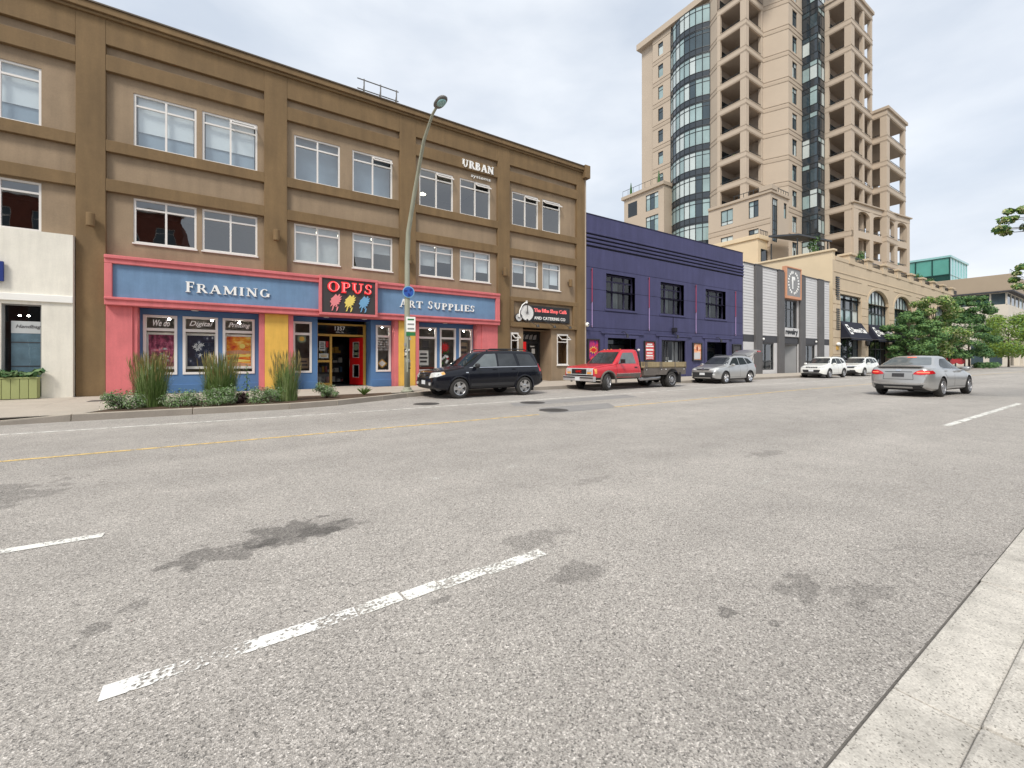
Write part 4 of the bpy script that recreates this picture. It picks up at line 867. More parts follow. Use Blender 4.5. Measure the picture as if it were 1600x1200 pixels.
for z0, z1 in ((.12, 3.1), (4.4, 7.2)):
    mb.quad((PX0+.3, 23, z0), (PX1-.3, 23, z0), (PX1-.3, 23, z1), (PX0+.3, 23, z1)); mb.quad((PX0+.3, yp+.5, z1), (PX0+.3, 23, z1), (PX1-.3, 23, z1), (PX1-.3, yp+.5, z1)); mb.quad((PX0+.3, yp+.46, z0+.01), (PX1-.3, yp+.46, z0+.01), (PX1-.3, 23, z0+.01), (PX0+.3, 23, z0+.01))
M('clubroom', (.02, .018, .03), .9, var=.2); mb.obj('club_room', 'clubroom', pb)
for i, (a, b, c, d) in enumerate(PG):
    mb = MB(); s = .28
    mb.box(a-s, b+s, yp-.06, yp, d, d+.24); mb.box(a-s, a, yp-.06, yp, .12, d); mb.box(b, b+s, yp-.06, yp, .12, d); mb.obj('door_surround', 'purple', pb, bevel=.015)
    mb = MB(); mb.box(a-.6, b+.75, yp-.09, yp, 3.06, 3.19); mb.obj('hood_mould', 'purple', pb, bevel=.015)
    if i != 1:
        for k in range(2):
            q = MB(); x = a+(b-a)*k/2; q.box(x+.03, x+(b-a)/2-.03, yp+1.0, yp+1.06, .15, 2.4); dr = q.obj('entrance_door', 'black', pb); q = MB(); q.box(x+.2, x+(b-a)/2-.2, yp+.99, yp+.999, .5, 2.1); q.obj('pane', 'paneD', dr); q = MB(); q.tube([(x+(.12 if k else (b-a)/2-.12), yp+.95, .95), (x+(.12 if k else (b-a)/2-.12), yp+.95, 1.4)], .02); q.obj('handle', 'chrome', dr)
        q = MB(); q.box(a, b, yp+1.0, yp+1.06, 2.46, 2.8); q.obj('transom', 'paneD', pb)
    else:
        window(pb, a, b, c, d, yp+.24, cols=(.27, .38, .68, .9), rows=(), fm='greydark', gm='shopglass', fw=.06, name='ticket_window')
        for x in (a+.05, a+1.95):
            q = MB()
            for k in range(7): q.box(x+k*.1, x+k*.1+.05, yp+.5, yp+.54, .95, 2.7)
            q.obj('curtain', 'panelgrey', pb)
        for x, w_, z0, z1, mt in ((a+.95, .3, 1.0, 1.3, 'paper'), (a+1.4, .42, 1.0, 1.35, 'signwhite'), (a+1.15, .2, 1.35, 1.6, 'signwhite'), (a+2.55, .16, 1.0, 1.3, 'paper')):
            q = MB(); q.box(x, x+w_, yp+.42, yp+.46, z0, z1); q.obj('card', mt, pb)
for i, x in enumerate((18.8, 24.21, 29.63, 35.15)):
    t = thing('neon_tube', ('red vertical neon tube at the left end of the purple wall', 'red vertical neon tube between the first two purple building windows', 'red vertical neon tube between the second and third purple building windows', 'red vertical neon tube at the right end of the purple wall')[i], 'neon tube', (x, yp, 3.4), 'neon tubes on the purple wall')
    q = MB(); q.tube([(x, yp-.07, 5.0), (x, yp-.07, 7.12)], .027, 8); M('tubered', srgb(168, 62, 92), .4, var=.1, emit=0); q.obj('red_tube', 'tubered', t); q = MB(); q.tube([(x, yp-.07, 3.42), (x, yp-.07, 5.0)], .025, 8); M('tubepale', srgb(178, 150, 196), .3, var=0); q.obj('pale_tube', 'tubepale', t)
    for z in (3.5, 5.0, 7.05): q = MB(); q.box(x-.05, x+.05, yp-.08, yp, z-.03, z+.03); q.obj('clip', 'greydark', t)
POST = [(18.42, 19.43, 'yellow fireball poster in a dark case left of the red truck', 'flame'), (23.70, 24.85, 'red poster of white lettering in a dark case right of the truck cab', 'red'), (29.22, 30.38, 'orange and white poster in a dark case left of the silver car', 'orange'), (34.69, 36.0, 'plain dark poster case behind the raised tailgate', 'dark')]
print_mat('poster_flame', [(.36, (84, 34, 116)), (.74, (238, 130, 60)), (.50, (186, 40, 112)), (.62, (222, 60, 66))], (1, 1, 1))
print_mat('poster_red', [(.35, (200, 50, 60)), (.72, (245, 205, 190)), (.55, (225, 90, 90))], (2, 1, 2))
print_mat('poster_orange', [(.35, (230, 110, 70)), (.68, (245, 235, 225)), (.5, (240, 170, 120))], (1.5, 1, 1.5))
for a, b, lab, kd in POST:
    t = thing('poster_case', lab, 'poster', ((a+b)/2, yp, 1.35)); q = MB()
    for e in ((a, b, 1.30, 1.40), (a, b, 2.62, 2.70), (a, a+.09, 1.40, 2.62), (b-.09, b, 1.40, 2.62)): q.box(e[0], e[1], yp-.12, yp, e[2], e[3])
    q.obj('case', 'black', t, bevel=.008)
    q = MB(); q.box(a+.09, b-.09, yp-.05, yp-.01, 1.40, 2.62); q.obj('poster', {'flame': 'poster_flame', 'red': 'poster_red', 'orange': 'poster_orange', 'dark': 'greydark'}[kd], t)
    if kd == 'flame':
        q = MB(); st = []
        for k in range(20): r = .38 if k % 2 == 0 else .2; an = math.pi*k/10; st.append(((a+b)/2+r*math.cos(an), 2.0+r*.7*math.sin(an)))
        q.prism(st, 'y', yp-.06, yp-.05); q.obj('burst', 'yellow', t)
        q = MB(); q.prism([((a+b)/2+.22*math.cos(k*.6), 2.0+.13*math.sin(k*.6)) for k in range(10)], 'y', yp-.066, yp-.06); q.obj('burst_centre', 'red', t)
    if kd == 'red':
        for z, h in ((2.42, .10), (2.28, .09), (2.02, .12), (1.82, .08), (1.62, .1), (1.48, .05)): q = MB(); ln = random.uniform(.5, .8); q.box((a+b)/2-ln/2, (a+b)/2+ln/2, yp-.058, yp-.05, z, z+h); q.obj('text_line', 'signwhite', t)
    if kd == 'orange':
        q = MB(); q.prism([((a+b)/2+.1*math.cos(k*.6), 2.25+.18*math.sin(k*.6)) for k in range(10)], 'y', yp-.058, yp-.05); q.obj('figure', 'redbrown', t); q = MB(); q.box(a+.2, b-.2, yp-.058, yp-.05, 1.45, 1.95); q.obj('pale_panel', 'bannerwhite', t)
for x, z, lab in ((21.6, 3.0, 'black arm lamp over the left purple building entrance'), (26.9, 3.1, 'black arm lamp over the purple building ticket window'), (32.4, 2.95, 'black arm lamp over the right purple building entrance')):
    t = thing('arm_lamp', lab, 'wall lamp', (x, yp, z), 'arm lamps on the purple wall'); q = MB(); q.tube([(x-.1, yp, z+.2), (x-.1, yp-.25, z+.25), (x, yp-.42, z)], .022, 6); q.obj('arm', 'black', t); q = MB(); q.lathe([(.04, .14), (.10, -.1), (.09, -.1)], (x, yp-.44, z-.06), 'z', 12); q.obj('lamp_head', 'black', t)
t = thing('floodlight', 'small black floodlight under the middle purple building window', 'light', (26.9, yp, 3.5)); q = MB(); q.tube([(26.9, yp-.04, 3.3), (26.9, yp-.04, 4.5)], .02, 6); q.obj('conduit', 'groove', t); q = MB(); q.box(26.72, 27.08, yp-.28, yp-.03, 3.42, 3.72); q.obj('housing', 'groove', t, bevel=.03)

# ------------------------------------------------------------------ grey-white hall with round r sign
rv = thing('hall_building', 'low white-boarded building with four grey columns beside the purple one', 'building', (45, 20, 0))
RX0, RX1 = 36.42, 53.45; yr = Y0+.05
mb = MB(); mb.wall(RX0, RX1, .12, 9.7, [(39.3, 41.65, .5, 2.88), (43.35, 46.3, .12, 2.85), (47.6, 50.1, .5, 2.88), (43.4, 46.15, 4.45, 7.12)], yr+.06, .3); mb.quad((RX0, yr+.06, 9.7), (RX1, yr+.06, 9.7), (RX1, 40, 9.7), (RX0, 40, 9.7)); mb.quad((RX1, yr, 0), (RX1, 40, 0), (RX1, 40, 9.7), (RX1, yr, 9.7)); mb.obj('wall', 'sidinggap', rv)
mb = MB(); mb.box(RX0, RX1, yr-.02, yr+.06, 2.95, 3.58); mb.obj('dark_band', 'greydark', rv)
mb = MB(); mb.box(RX0-.02, RX1+.05, yr-.10, yr+.3, 9.7, 9.77); mb.obj('coping', 'greycol', rv)
RC = [(38.12, 39.26), (42.22, 43.29), (46.43, 47.57), (50.55, 51.80)]
for a, b in RC:
    mb = MB(); mb.box(a, b, yr-.20, yr+.05, .12, 9.62); mb.obj('column', 'greycol', rv, bevel=.03)
    mb = MB(); mb.box(a+.05, b-.05, yr-.16, yr+.04, 9.62, 9.80); mb.obj('column_cap', 'greydark', rv, bevel=.04)
for a, b in ((RX0, 38.10), (39.28, 42.20), (47.59, 50.53), (51.82, RX1)):
    n = 24; h = (9.7-3.58)/n
    for k in range(n):
        mb = MB(); z = 3.58+k*h; mb.add([(a, yr-.03, z+.006), (b, yr-.03, z+.006), (b, yr-.008, z+h-.006), (a, yr-.008, z+h-.006), (a, yr+.06, z+.006), (b, yr+.06, z+.006), (b, yr+.06, z+h-.006), (a, yr+.06, z+h-.006)], [(0, 1, 2, 3), (0, 4, 5, 1), (2, 6, 7, 3), (0, 3, 7, 4), (1, 5, 6, 2)]); mb.obj('siding_board', 'siding', rv)
for a, b, z0, z1 in ((RX0, 38.1, .12, 2.95), (41.66, 42.2, .12, 2.95), (39.28, 41.66, .12, .48), (47.59, 50.5, .12, .48), (50.12, 50.53, .48, 2.95), (51.82, RX1, .12, 2.95), (46.3, 46.42, .12, 7.2)):
    mb = MB(); mb.box(a, b, yr-.02, yr+.05, z0, z1); mb.obj('white_panel', 'siding', rv)
mb = MB(); mb.box(43.3, 46.3, yr+.8, yr+.86, .12, 2.95); mb.obj('porch_wall', 'siding', rv); mb = MB(); mb.box(43.36, 44.2, yr+.7, yr+.78, .15, 2.6); mb.obj('door', 'black', rv)
mb = MB(); mb.quad((44.3, yr+.8, .12), (46.25, yr+.1, .12), (46.25, yr+.1, 2.85), (44.3, yr+.8, 2.85)); mb.obj('porch_screen', 'panelgrey', rv)
mb = MB()
for z0, z1 in ((.12, 3.1), (4.2, 7.4)): mb.quad((37, 22.5, z0), (53, 22.5, z0), (53, 22.5, z1), (37, 22.5, z1)); mb.quad((37, yr+.3, z1), (37, 22.5, z1), (53, 22.5, z1), (53, yr+.3, z1)); mb.quad((37, yr+.37, z0+.01), (53, yr+.37, z0+.01), (53, 22.5, z0+.01), (37, 22.5, z0+.01))
mb.obj('hall_room', 'room', rv)
for a, b, c, d, cl, rw in ((39.3, 41.65, .5, 2.88, (.45,), (.32,)), (47.6, 50.1, .5, 2.88, (.5,), (.32,)), (43.4, 46.15, 4.45, 7.12, (.33, .66), (.68,))):
    window(rv, a, b, c, d, yr+.1, cols=cl, rows=rw, fm='mullion', gm='glass', fw=.09, mw=.08)
for i, x in enumerate((39.5, 50.0)):
    t = thing('globe_lamp', ('small white globe lamp on the band by the first grey column', 'small white globe lamp on the band by the last grey column')[i], 'wall lamp', (x, yr, 3.2), 'globe lamps on the hall'); q = MB(); q.blob((x, yr-.14, 3.25), (.10, .10, .11), 2, 7); q.obj('globe', 'signwhite', t, smooth=True); q = MB(); q.box(x-.05, x+.05, yr-.06, yr-.02, 3.28, 3.38); q.obj('bracket', 'black', t)
t = thing('round_logo_sign', 'orange framed grey sign with a white letter r inside a ring', 'sign', (44.8, yr, 7.2))
mb = MB()
for e in ((43.3, 46.38, 7.2, 7.45), (43.3, 46.38, 10.1, 10.22), (43.3, 43.5, 7.45, 10.1), (46.3, 46.38, 7.45, 10.1)): mb.box(e[0], e[1], yr-.32, yr+.06, e[2], e[3])
mb.obj('sign_frame', 'orange', t, bevel=.02); mb = MB(); mb.box(43.5, 46.3, yr-.24, yr, 7.45, 10.1); mb.obj('sign_panel', 'panelgrey', t)
text('r', 44.58, 45.18, 8.15, 9.35, yr-.24, 'signwhite', t, name='letter', depth=.03, bold=.015)
for k in range(22):
    a = 2*math.pi*k/22; 
    if k % 11 == 5: continue
    q = MB(Matrix.Translation((44.88+1.0*math.cos(a), yr-.24, 8.76+1.0*math.sin(a))) @ Matrix.Rotation(-(a-math.pi/2), 4, 'Y')); hh = random.uniform(.08, .13); q.box(-.075, .075, -.03, 0, -hh, hh); q.obj('ring_mark', 'signwhite', t)
t = thing('name_sign', 'pale grey panel reading revelry above the hall entrance', 'sign', (44.8, yr, 3.6)); mb = MB(); mb.box(43.36, 46.28, yr-.12, yr-.02, 3.60, 4.44); mb.obj('panel', 'siding', t, bevel=.01)
text('revelry', 43.58, 46.02, 3.68, 4.34, yr-.12, 'black', t, depth=.03, bold=.03)

# ------------------------------------------------------------------ beige podium with arched windows
BX0, BX1 = 54.2, 101.5
pd = thing('podium_building', 'beige stone podium building with tall arched windows and stone parapet piers', 'building', (78, 20, 0))
def arch_poly(a, b, zs, rise, n=14): return [(a+(b-a)*(1-math.cos(math.pi*k/n))/2, zs+rise*math.sin(math.pi*k/n)) for k in range(n+1)]
PWN = [(56.15, 62.1, 'rect')]+[(64.25+i*9.12, 71.2+i*9.12, 'arch') for i in range(4)]
ZS, RISE, ZW = 8.25, 1.78, 5.55
xs = [BX0]
mb = MB()
for a, b, k in PWN:
    mb.wall(xs[-1], a, .12, 8.25, [], Y0, .1)
    mb.wall(a, b, .12, 8.25, [(a, b, .12, 8.25)], Y0, .5)
    if k == 'rect': mb.wall(a, b, 8.25, 12.3, [(a, b, 8.25, 8.75)], Y0, .5)
    else:
        p = arch_poly(a, b, 8.25, RISE); 
        for q in range(len(p)-1):
            mb.quad((p[q][0], Y0, p[q][1]), (p[q+1][0], Y0, p[q+1][1]), (p[q+1][0], Y0, 12.3), (p[q][0], Y0, 12.3)); mb.quad((p[q][0], Y0, p[q][1]), (p[q][0], Y0+.5, p[q][1]), (p[q+1][0], Y0+.5, p[q+1][1]), (p[q+1][0], Y0, p[q+1][1]))
    mb.wall(xs[-1], a, 8.25, 12.3, [], Y0, .1); xs.append(b)
mb.wall(xs[-1], BX1, .12, 12.3, [], Y0, .1)
mb.obj('front_wall', 'beige', pd)
mb = MB(); mb.quad((BX0, 62, 0), (BX0, Y0, 0), (BX0, Y0, 13.2), (BX0, 62, 13.2)); mb.quad((BX0, Y0, 12.3), (BX0+.6, Y0, 12.3), (BX0+.6, Y0, 13.2), (BX0, Y0, 13.2)); mb.quad((BX0+.6, Y0, 12.3), (BX0+.6, 62, 12.3), (BX0+.6, 62, 13.2), (BX0+.6, Y0, 13.2)); mb.quad((BX0, Y0, 13.2), (BX0+.6, Y0, 13.2), (BX0+.6, 62, 13.2), (BX0, 62, 13.2)); mb.obj('side_wall', 'beigesunlit', pd)  # side facing the sun painted lighter than the front wall
mb = MB(); mb.quad((BX1, Y0, 0), (BX1, 62, 0), (BX1, 62, 12.3), (BX1, Y0, 12.3)); mb.quad((BX0, Y0+.5, 12.2), (BX1, Y0+.5, 12.2), (BX1, 62, 12.2), (BX0, 62, 12.2)); mb.obj('roof_deck', 'beige', pd)
mb = MB(); mb.box(BX0-.18, BX0+.7, Y0-.18, 62, 13.2, 13.42); mb.obj('side_coping', 'beigesunlit', pd, bevel=.04)
mb = MB(); mb.box(BX0+.7, BX1, Y0-.05, Y0+.5, 12.3, 12.75); mb.obj('parapet', 'beige', pd, bevel=.03)
for z, x0, x1 in ((11.0, BX0+.3, BX1), (10.44, 56, 62.2), (10.44, 64.2, 71.3), (10.44, 73.3, 80.4), (10.44, 82.5, 89.5), (9.1, BX0, 64.0)):
    mb = MB(); mb.box(x0, x1, Y0-.05, Y0+.02, z, z+.09); mb.obj('string_course', 'beige', pd, bevel=.01)
for a, b in ((BX0, 56.1), (62.15, 64.2), (71.25, 73.3), (80.4, 82.4), (89.5, 91.5)):
    for k in range(9):
        mb = MB(); z = .15+k*.92; mb.box(a, b-.02, Y0-.07, Y0+.02, z, z+.87); mb.obj('stone_block', 'beige', pd, bevel=.025)
for a, b, k in PWN[1:]:
    mb = MB(); po = arch_poly(a-.35, b+.35, 8.3, RISE+.35); pi = arch_poly(a, b, 8.3, RISE)
    for q in range(len(pi)-1): mb.add([(pi[q][0], Y0-.05, pi[q][1]), (pi[q+1][0], Y0-.05, pi[q+1][1]), (po[q+1][0], Y0-.05, po[q+1][1]), (po[q][0], Y0-.05, po[q][1]), (po[q][0], Y0, po[q][1]), (po[q+1][0], Y0, po[q+1][1]), (pi[q][0], Y0, pi[q][1]), (pi[q+1][0], Y0, pi[q+1][1])], [(0, 1, 2, 3), (3, 2, 5, 4), (1, 0, 6, 7)])
    mb.obj('arch_moulding', 'beige', pd)
random.seed(21)
for wi, (a, b, k) in enumerate(PWN):
    yg = Y0+.38; n = 3 if k == 'rect' else 6
    fr = MB()
    top = (lambda x: 8.75) if k == 'rect' else (lambda x, a=a, b=b: 8.25+RISE*math.sqrt(max(0, 1-((x-(a+b)/2)/((b-a)/2))**2)))
    for i in range(n+1):
        x = a+(b-a)*i/n; zt = top(min(max(x, a+.06), b-.06)); fr.box(max(a, x-.06), min(b, x+.06), yg-.08, yg+.06, ZW, zt)
        if k == 'rect' and 0 < i < n: fr.box(x+.25, x+.35, yg-.08, yg+.06, ZW, zt)
    for z in (ZW, 7.1, 8.2): fr.box(a, b, yg-.09, yg+.05, z, z+.1)
    if k != 'rect':
        p = arch_poly(a, b, 8.25, RISE); p2 = arch_poly(a+.16, b-.16, 8.25, RISE-.14)
        for q in range(len(p)-1): fr.quad((p2[q][0], yg-.09, p2[q][1]), (p2[q+1][0], yg-.09, p2[q+1][1]), (p[q+1][0], yg-.09, p[q+1][1]), (p[q][0], yg-.09, p[q][1]))
    else: fr.box(a, b, yg-.09, yg+.05, 8.65, 8.75)
    fo = fr.obj('arched_window' if k == 'arch' else 'tall_window', 'mullion', pd)
    for i in range(n):
        x0, x1 = a+(b-a)*i/n, a+(b-a)*(i+1)/n
        for z0, z1, mt in ((ZW, 7.1, random.choice(['paneA', 'paneC', 'paneA'])), (7.1, 8.2, 'spandrelglass' if random.random() < .7 else 'paneB')):
            q = MB(); q.quad((x0, yg, z0), (x1, yg, z0), (x1, yg, z1), (x0, yg, z1)); q.obj('pane', mt, fo)
        q = MB(); m = 4; xx = [x0+(x1-x0)*j/m for j in range(m+1)]; q.add([(xx[0], yg, 8.2), (xx[-1], yg, 8.2)]+[(x, yg, max(8.21, top(x))) for x in reversed(xx)], [tuple(range(m+3))]); q.obj('pane', random.choice(['paneC', 'paneC', 'paneA']), fo)
    # ground-floor shop glazing
    g = MB()
    for i in range(4+1): x = a+(b-a)*i/4; g.box(max(a, x-.05), min(b, x+.05), Y0+.3, Y0+.4, .15, 3.9)
    g.box(a, b, Y0+.3, Y0+.4, 2.7, 2.8); g.box(a, b, Y0+.25, Y0+.45, 3.9, ZW); go = g.obj('shop_glazing', 'mullion', pd)
    for i in range(4):
        for z0, z1 in ((.15, 2.7), (2.8, 3.9)): q = MB(); q.quad((a+(b-a)*i/4, Y0+.36, z0), (a+(b-a)*(i+1)/4, Y0+.36, z0), (a+(b-a)*(i+1)/4, Y0+.36, z1), (a+(b-a)*i/4, Y0+.36, z1)); q.obj('pane', 'paneD' if (i+wi) % 3 else 'paneB', go)
for z0, z1 in ((8.0, 10.6), (4.7, 7.1)):
    for k in range(11):
        mb = MB(); z = z0+(z1-z0)*k/11; mb.box(54.95, 55.75, Y0-.12, Y0, z, z+.12); mb.obj('vent_louvre', 'mullion', pd)
for i, (a, b, k) in enumerate(PWN[:2]):
    t = thing('awning', ('dark navy shop awning with white logo nearest the hall', 'dark navy shop awning with white logo half behind the street tree')[i], 'awning', ((a+b)/2, Y0, 3.7), 'navy awnings on the podium')
    x0, x1 = a-.05, b+.05; pr = 1.05; mb = MB(); zt, zb = 5.72, 3.8
    mb.add([(x0, Y0-.02, zt), (x1, Y0-.02, zt), (x1, Y0-pr, zb), (x0, Y0-pr, zb), (x0, Y0-.02, zb), (x1, Y0-.02, zb), (x0, Y0-pr, zb-.22), (x1, Y0-pr, zb-.22)], [(0, 3, 2, 1), (0, 4, 3), (1, 2, 5), (3, 6, 7, 2)]); mb.obj('canopy', 'awning', t)
    mb = MB(); mb.tube([(x0, Y0-pr, zb-.02), (x1, Y0-pr, zb-.02)], .03, 6); mb.tube([(x0, Y0, zb), (x0, Y0-pr, zb)], .03, 6); mb.tube([(x1, Y0, zb), (x1, Y0-pr, zb)], .03, 6); mb.obj('rod', 'greycol', t)
    ang = math.atan2(pr, zt-zb); T = Matrix.Translation((0, Y0-.03, zt)) @ Matrix.Rotation(-ang, 4, 'X')
    ln = math.hypot(pr, zt-zb)
    q = MB(T); q.box(x0+.55, x0+1.25, -.03, -.012, -ln*.78, -ln*.2); q.obj('logo_block', 'signwhite', t); q = MB(T); q.box(x0+.7, x0+1.1, -.04, -.031, -ln*.42, -ln*.28); q.box(x0+.7, x0+1.1, -.04, -.031, -ln*.68, -ln*.54); q.obj('logo_gap', 'awning', t)
    text('Diamond Club', x0+1.6, x1-.45, -ln*.66, -ln*.36, -.012, 'signwhite', t, depth=.02, T=T, bold=.02)
for i, x in enumerate((63.2, 72.3)):
    t = thing('lantern', ('black lantern on the stone pier between the two awnings', 'black lantern on the stone pier right of the second awning')[i], 'lantern', (x, Y0, 3.3), 'lanterns on the podium'); q = MB(); q.lathe([(.05, .45), (.24, .25), (.2, -.2), (.05, -.42)], (x, Y0-.3, 3.4), 'z', 8); q.obj('lamp_body', 'black', t); q = MB(); q.box(x-.06, x+.06, Y0-.2, Y0, 3.35, 3.5); q.obj('bracket', 'black', t)
t = thing('wall_sconce', 'pale shell sconce on the stone pier at the podium corner', 'wall lamp', (55.2, Y0, 3.0)); q = MB(); q.blob((55.2, Y0-.2, 3.1), (.4, .2, .22), 2, 8); q.obj('shade', 'white', t, smooth=True); q = MB(); q.box(54.95, 55.45, Y0-.16, Y0-.05, 2.5, 2.9); q.obj('bracket', 'gold', t)
# parapet piers and rails
x = 58.5
while x < BX1:
    mb = MB(); mb.box(x, x+1.5, Y0-.12, Y0+.9, 12.3, 13.3); mb.box(x-.15, x+1.65, Y0-.3, Y0+1.1, 13.3, 13.55); mb.obj('parapet_pier', 'beige', pd, bevel=.04)
    r = MB(); r.box(x+1.5, x+5.2, Y0+.2, Y0+.26, 13.35, 13.43); r.box(x+1.5, x+5.2, Y0+.2, Y0+.26, 12.85, 12.9)
    for k in range(9): r.box(x+1.7+k*.42, x+1.76+k*.42, Y0+.2, Y0+.26, 12.75, 13.4)
    r.obj('rail', 'mullion', pd); x += 5.25

# ------------------------------------------------------------------ residential tower on the podium
tw = thing('apartment_tower', 'tall beige apartment tower with corner balconies and a curved glass bay', 'building', (78, 35, 12.2))
PT, ZF = 4.06, 28.45
def fz(k): return ZF+PT*k          # underside of slab k
random.seed(31)
def seg(p0, p1, z0, z1, wins=(), bands=True, mat='towerwall', name='wall', ks=range(-4, 9)):
    T, ln = frame(p0, p1); mb = MB(T); holes = []
    for s0, s1, a, b, cols, rows in wins:
        for k in ks:
            if z0 < fz(k)+a and fz(k)+b < z1: holes.append((s0, s1, fz(k)+a, fz(k)+b, cols, rows))
    mb.wall(0, ln, z0, z1, [h[:4] for h in holes], 0, .22); mb.obj(name, mat, tw)
    for h in holes: window(tw, *h[:4], .12, T=T, cols=h[4], rows=h[5], fm='mullion', fw=.09, mw=.08, fd=.1, glass_fn=lambda i, j: random.choice(['paneA', 'paneB', 'paneC', 'paneB']))
    if bands:
        for k in ks:
            for dz, hh in ((.05, .42), (.75, .10)):
                if z0 < fz(k)+dz and fz(k)+dz+hh < z1:
                    q = MB(T); q.box(0, ln, -.06, -.001, fz(k)+dz, fz(k)+dz+hh)
                    if not any(h[2] < fz(k)+dz+hh and h[3] > fz(k)+dz for h in holes): q.obj('floor_band', 'towerband', tw)
    return T, ln
TOP = 62
seg((66.5, 53), (66.5, 49), 12, TOP, wins=[(1.2, 2.3, 1.3, 3.6, (), (.7,))])
# curved bay
n = 8; c0, c1, bul = Vector((66.5, 49)), Vector((66.5, 41.4)), 1.5
def arcp(i, off=0): t = i/n; b = 4*bul*t*(1-t)+off; return (c0.x-b, c0.y+(c1.y-c0.y)*t)
for k in range(-4, 8):
    z0 = fz(k); sp = MB()
    for i in range(n):
        a, b = arcp(i), arcp(i+1); sp.quad((*a, z0), (*b, z0), (*b, z0+1.15), (*a, z0+1.15))
    sp.obj('spandrel', 'spandrelglass', tw)
    m = MB()
    for i in range(n):
        a, b = arcp(i, .06), arcp(i+1, .06)
        for z, h in ((z0+.12, .09), (z0+1.05, .1), (z0+3.3, .08), (z0+3.95, .1)): m.quad((*a, z), (*b, z), (*b, z+h), (*a, z+h)); m.quad((*a, z), (a[0]+.1, a[1], z), (b[0]+.1, b[1], z), (*b, z))
    for i in range(n+1):
        a = arcp(i, .07); m.box(a[0], a[0]+.1, a[1]-.05, a[1]+.05, z0, z0+PT)
    mo = m.obj('curtain_wall_frame', 'mullion', tw)
    for i in range(n):
        a, b = arcp(i), arcp(i+1); mt = random.choice(['paneC', 'paneA', 'paneC', 'paneA', 'paneB'] if i < 6 else ['paneA', 'paneB', 'paneA'])
        for za, zb in ((z0+1.15, z0+3.3), (z0+3.38, z0+PT)):
            q = MB(); q.quad((*a, za), (*b, za), (*b, zb), (*a, zb)); q.obj('pane', mt, mo)
seg((66.5, 41.4), (65.6, 39.6), 12, TOP)
def stack(xa, xb, ya, yb, kr, cols, open_right=False, arch=()):
    """corner balconies: slab, parapets, rails, back walls with glazed doors; open to -x and -y"""
    for k in kr:
        z0 = fz(k)
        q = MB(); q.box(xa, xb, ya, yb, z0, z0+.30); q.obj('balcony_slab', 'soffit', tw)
        q = MB(); q.box(xa-.03, xa+.25, ya-.03, yb, z0-.02, z0+.95); q.box(xa+.25, xb, ya-.03, ya+.25, z0-.02, z0+.95); 
        if open_right: q.box(xb-.25, xb+.03, ya+.25, yb, z0-.02, z0+.95)
        po = q.obj('balcony_parapet', 'towerwall', tw, bevel=.02)
        q = MB(); q.box(xa-.07, xa-.03, ya-.07, yb, z0+.12, z0+.2); q.box(xa-.07, xb, ya-.07, ya-.03, z0+.12, z0+.2); q.box(xa-.07, xa-.03, ya-.07, yb, z0+.85, z0+.95); q.box(xa-.07, xb, ya-.07, ya-.03, z0+.85, z0+.95); q.obj('moulding', 'towerband', po)
        q = MB(); q.box(xa+.08, xa+.13, ya, yb, z0+1.28, z0+1.34); q.box(xa, xb, ya+.08, ya+.13, z0+1.28, z0+1.34)
        m = int((yb-ya)/.9); 
        for i in range(m): q.box(xa+.08, xa+.13, ya+.5+i*.9, ya+.55+i*.9, z0+.95, z0+1.3)
        for i in range(int((xb-xa)/.9)): q.box(xa+.5+i*.9, xa+.55+i*.9, ya+.08, ya+.13, z0+.95, z0+1.3)
        q.obj('rail', 'mullion', po)
    zt = fz(kr[-1])+.3; zb = 12.2
    for (cx, cy, sx, sy) in cols:
        q = MB(); q.box(cx, cx+sx, cy, cy+sy, zb, zt); q.obj('balcony_column', 'towerwall', tw, bevel=.03)
def backwall(p0, p1, z0, z1, doors=True):
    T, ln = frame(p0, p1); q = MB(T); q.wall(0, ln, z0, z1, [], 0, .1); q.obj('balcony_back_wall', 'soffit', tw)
    for k in range(-4, 9):
        if fz(k)+.3 > z0 and fz(k)+3.4 < z1 and doors:
            window(tw, ln*.12, ln*.88, fz(k)+.35, fz(k)+3.0, -.06, T=T, cols=(.33, .66), rows=(), fm='mullion', fw=.08, fd=.05, glass_fn=lambda i, j: random.choice(['paneD', 'paneB', 'paneD']), name='balcony_door')
# stack A
stack(65.6, 70.7, 35, 39.6, list(range(-1, 8)), [(65.6, 35, .9, .9), (65.55, 39.1, .5, .5), (70.2, 35, .5, .5)])
backwall((65.6, 39.55), (70.7, 39.55), 20, TOP); backwall((70.65, 39.6), (70.65, 35), 20, TOP, False)
T, ln = seg((70.7, 35), (72.1, 31.9), 12, TOP)
seg((72.1, 31.9), (76.6, 31.9), 12, TOP, wins=[(1.3, 2.9, 1.15, 3.7, (.5,), (.72,))])
# glass corner bay
for p0, p1, n in (((76.6, 31.9), (76.6, 29.66), 2), ((76.6, 29.66), (79.0, 29.66), 2)):
    T, ln = frame(p0, p1)
    for k in range(-3, 9):
        z0 = fz(k); q = MB(T); q.wall(0, ln, z0, z0+1.05, [], 0, .1); q.obj('spandrel', 'spandrelglass', tw)
        fr = window(tw, 0, ln, z0+1.05, z0+PT-.002, -.04, T=T, cols=(.5,), rows=(.72,), fm='mullion', fw=.1, mw=.09, fd=.1, glass_fn=lambda i, j: random.choice(['paneC', 'paneA', 'paneB', 'spandrelglass']))
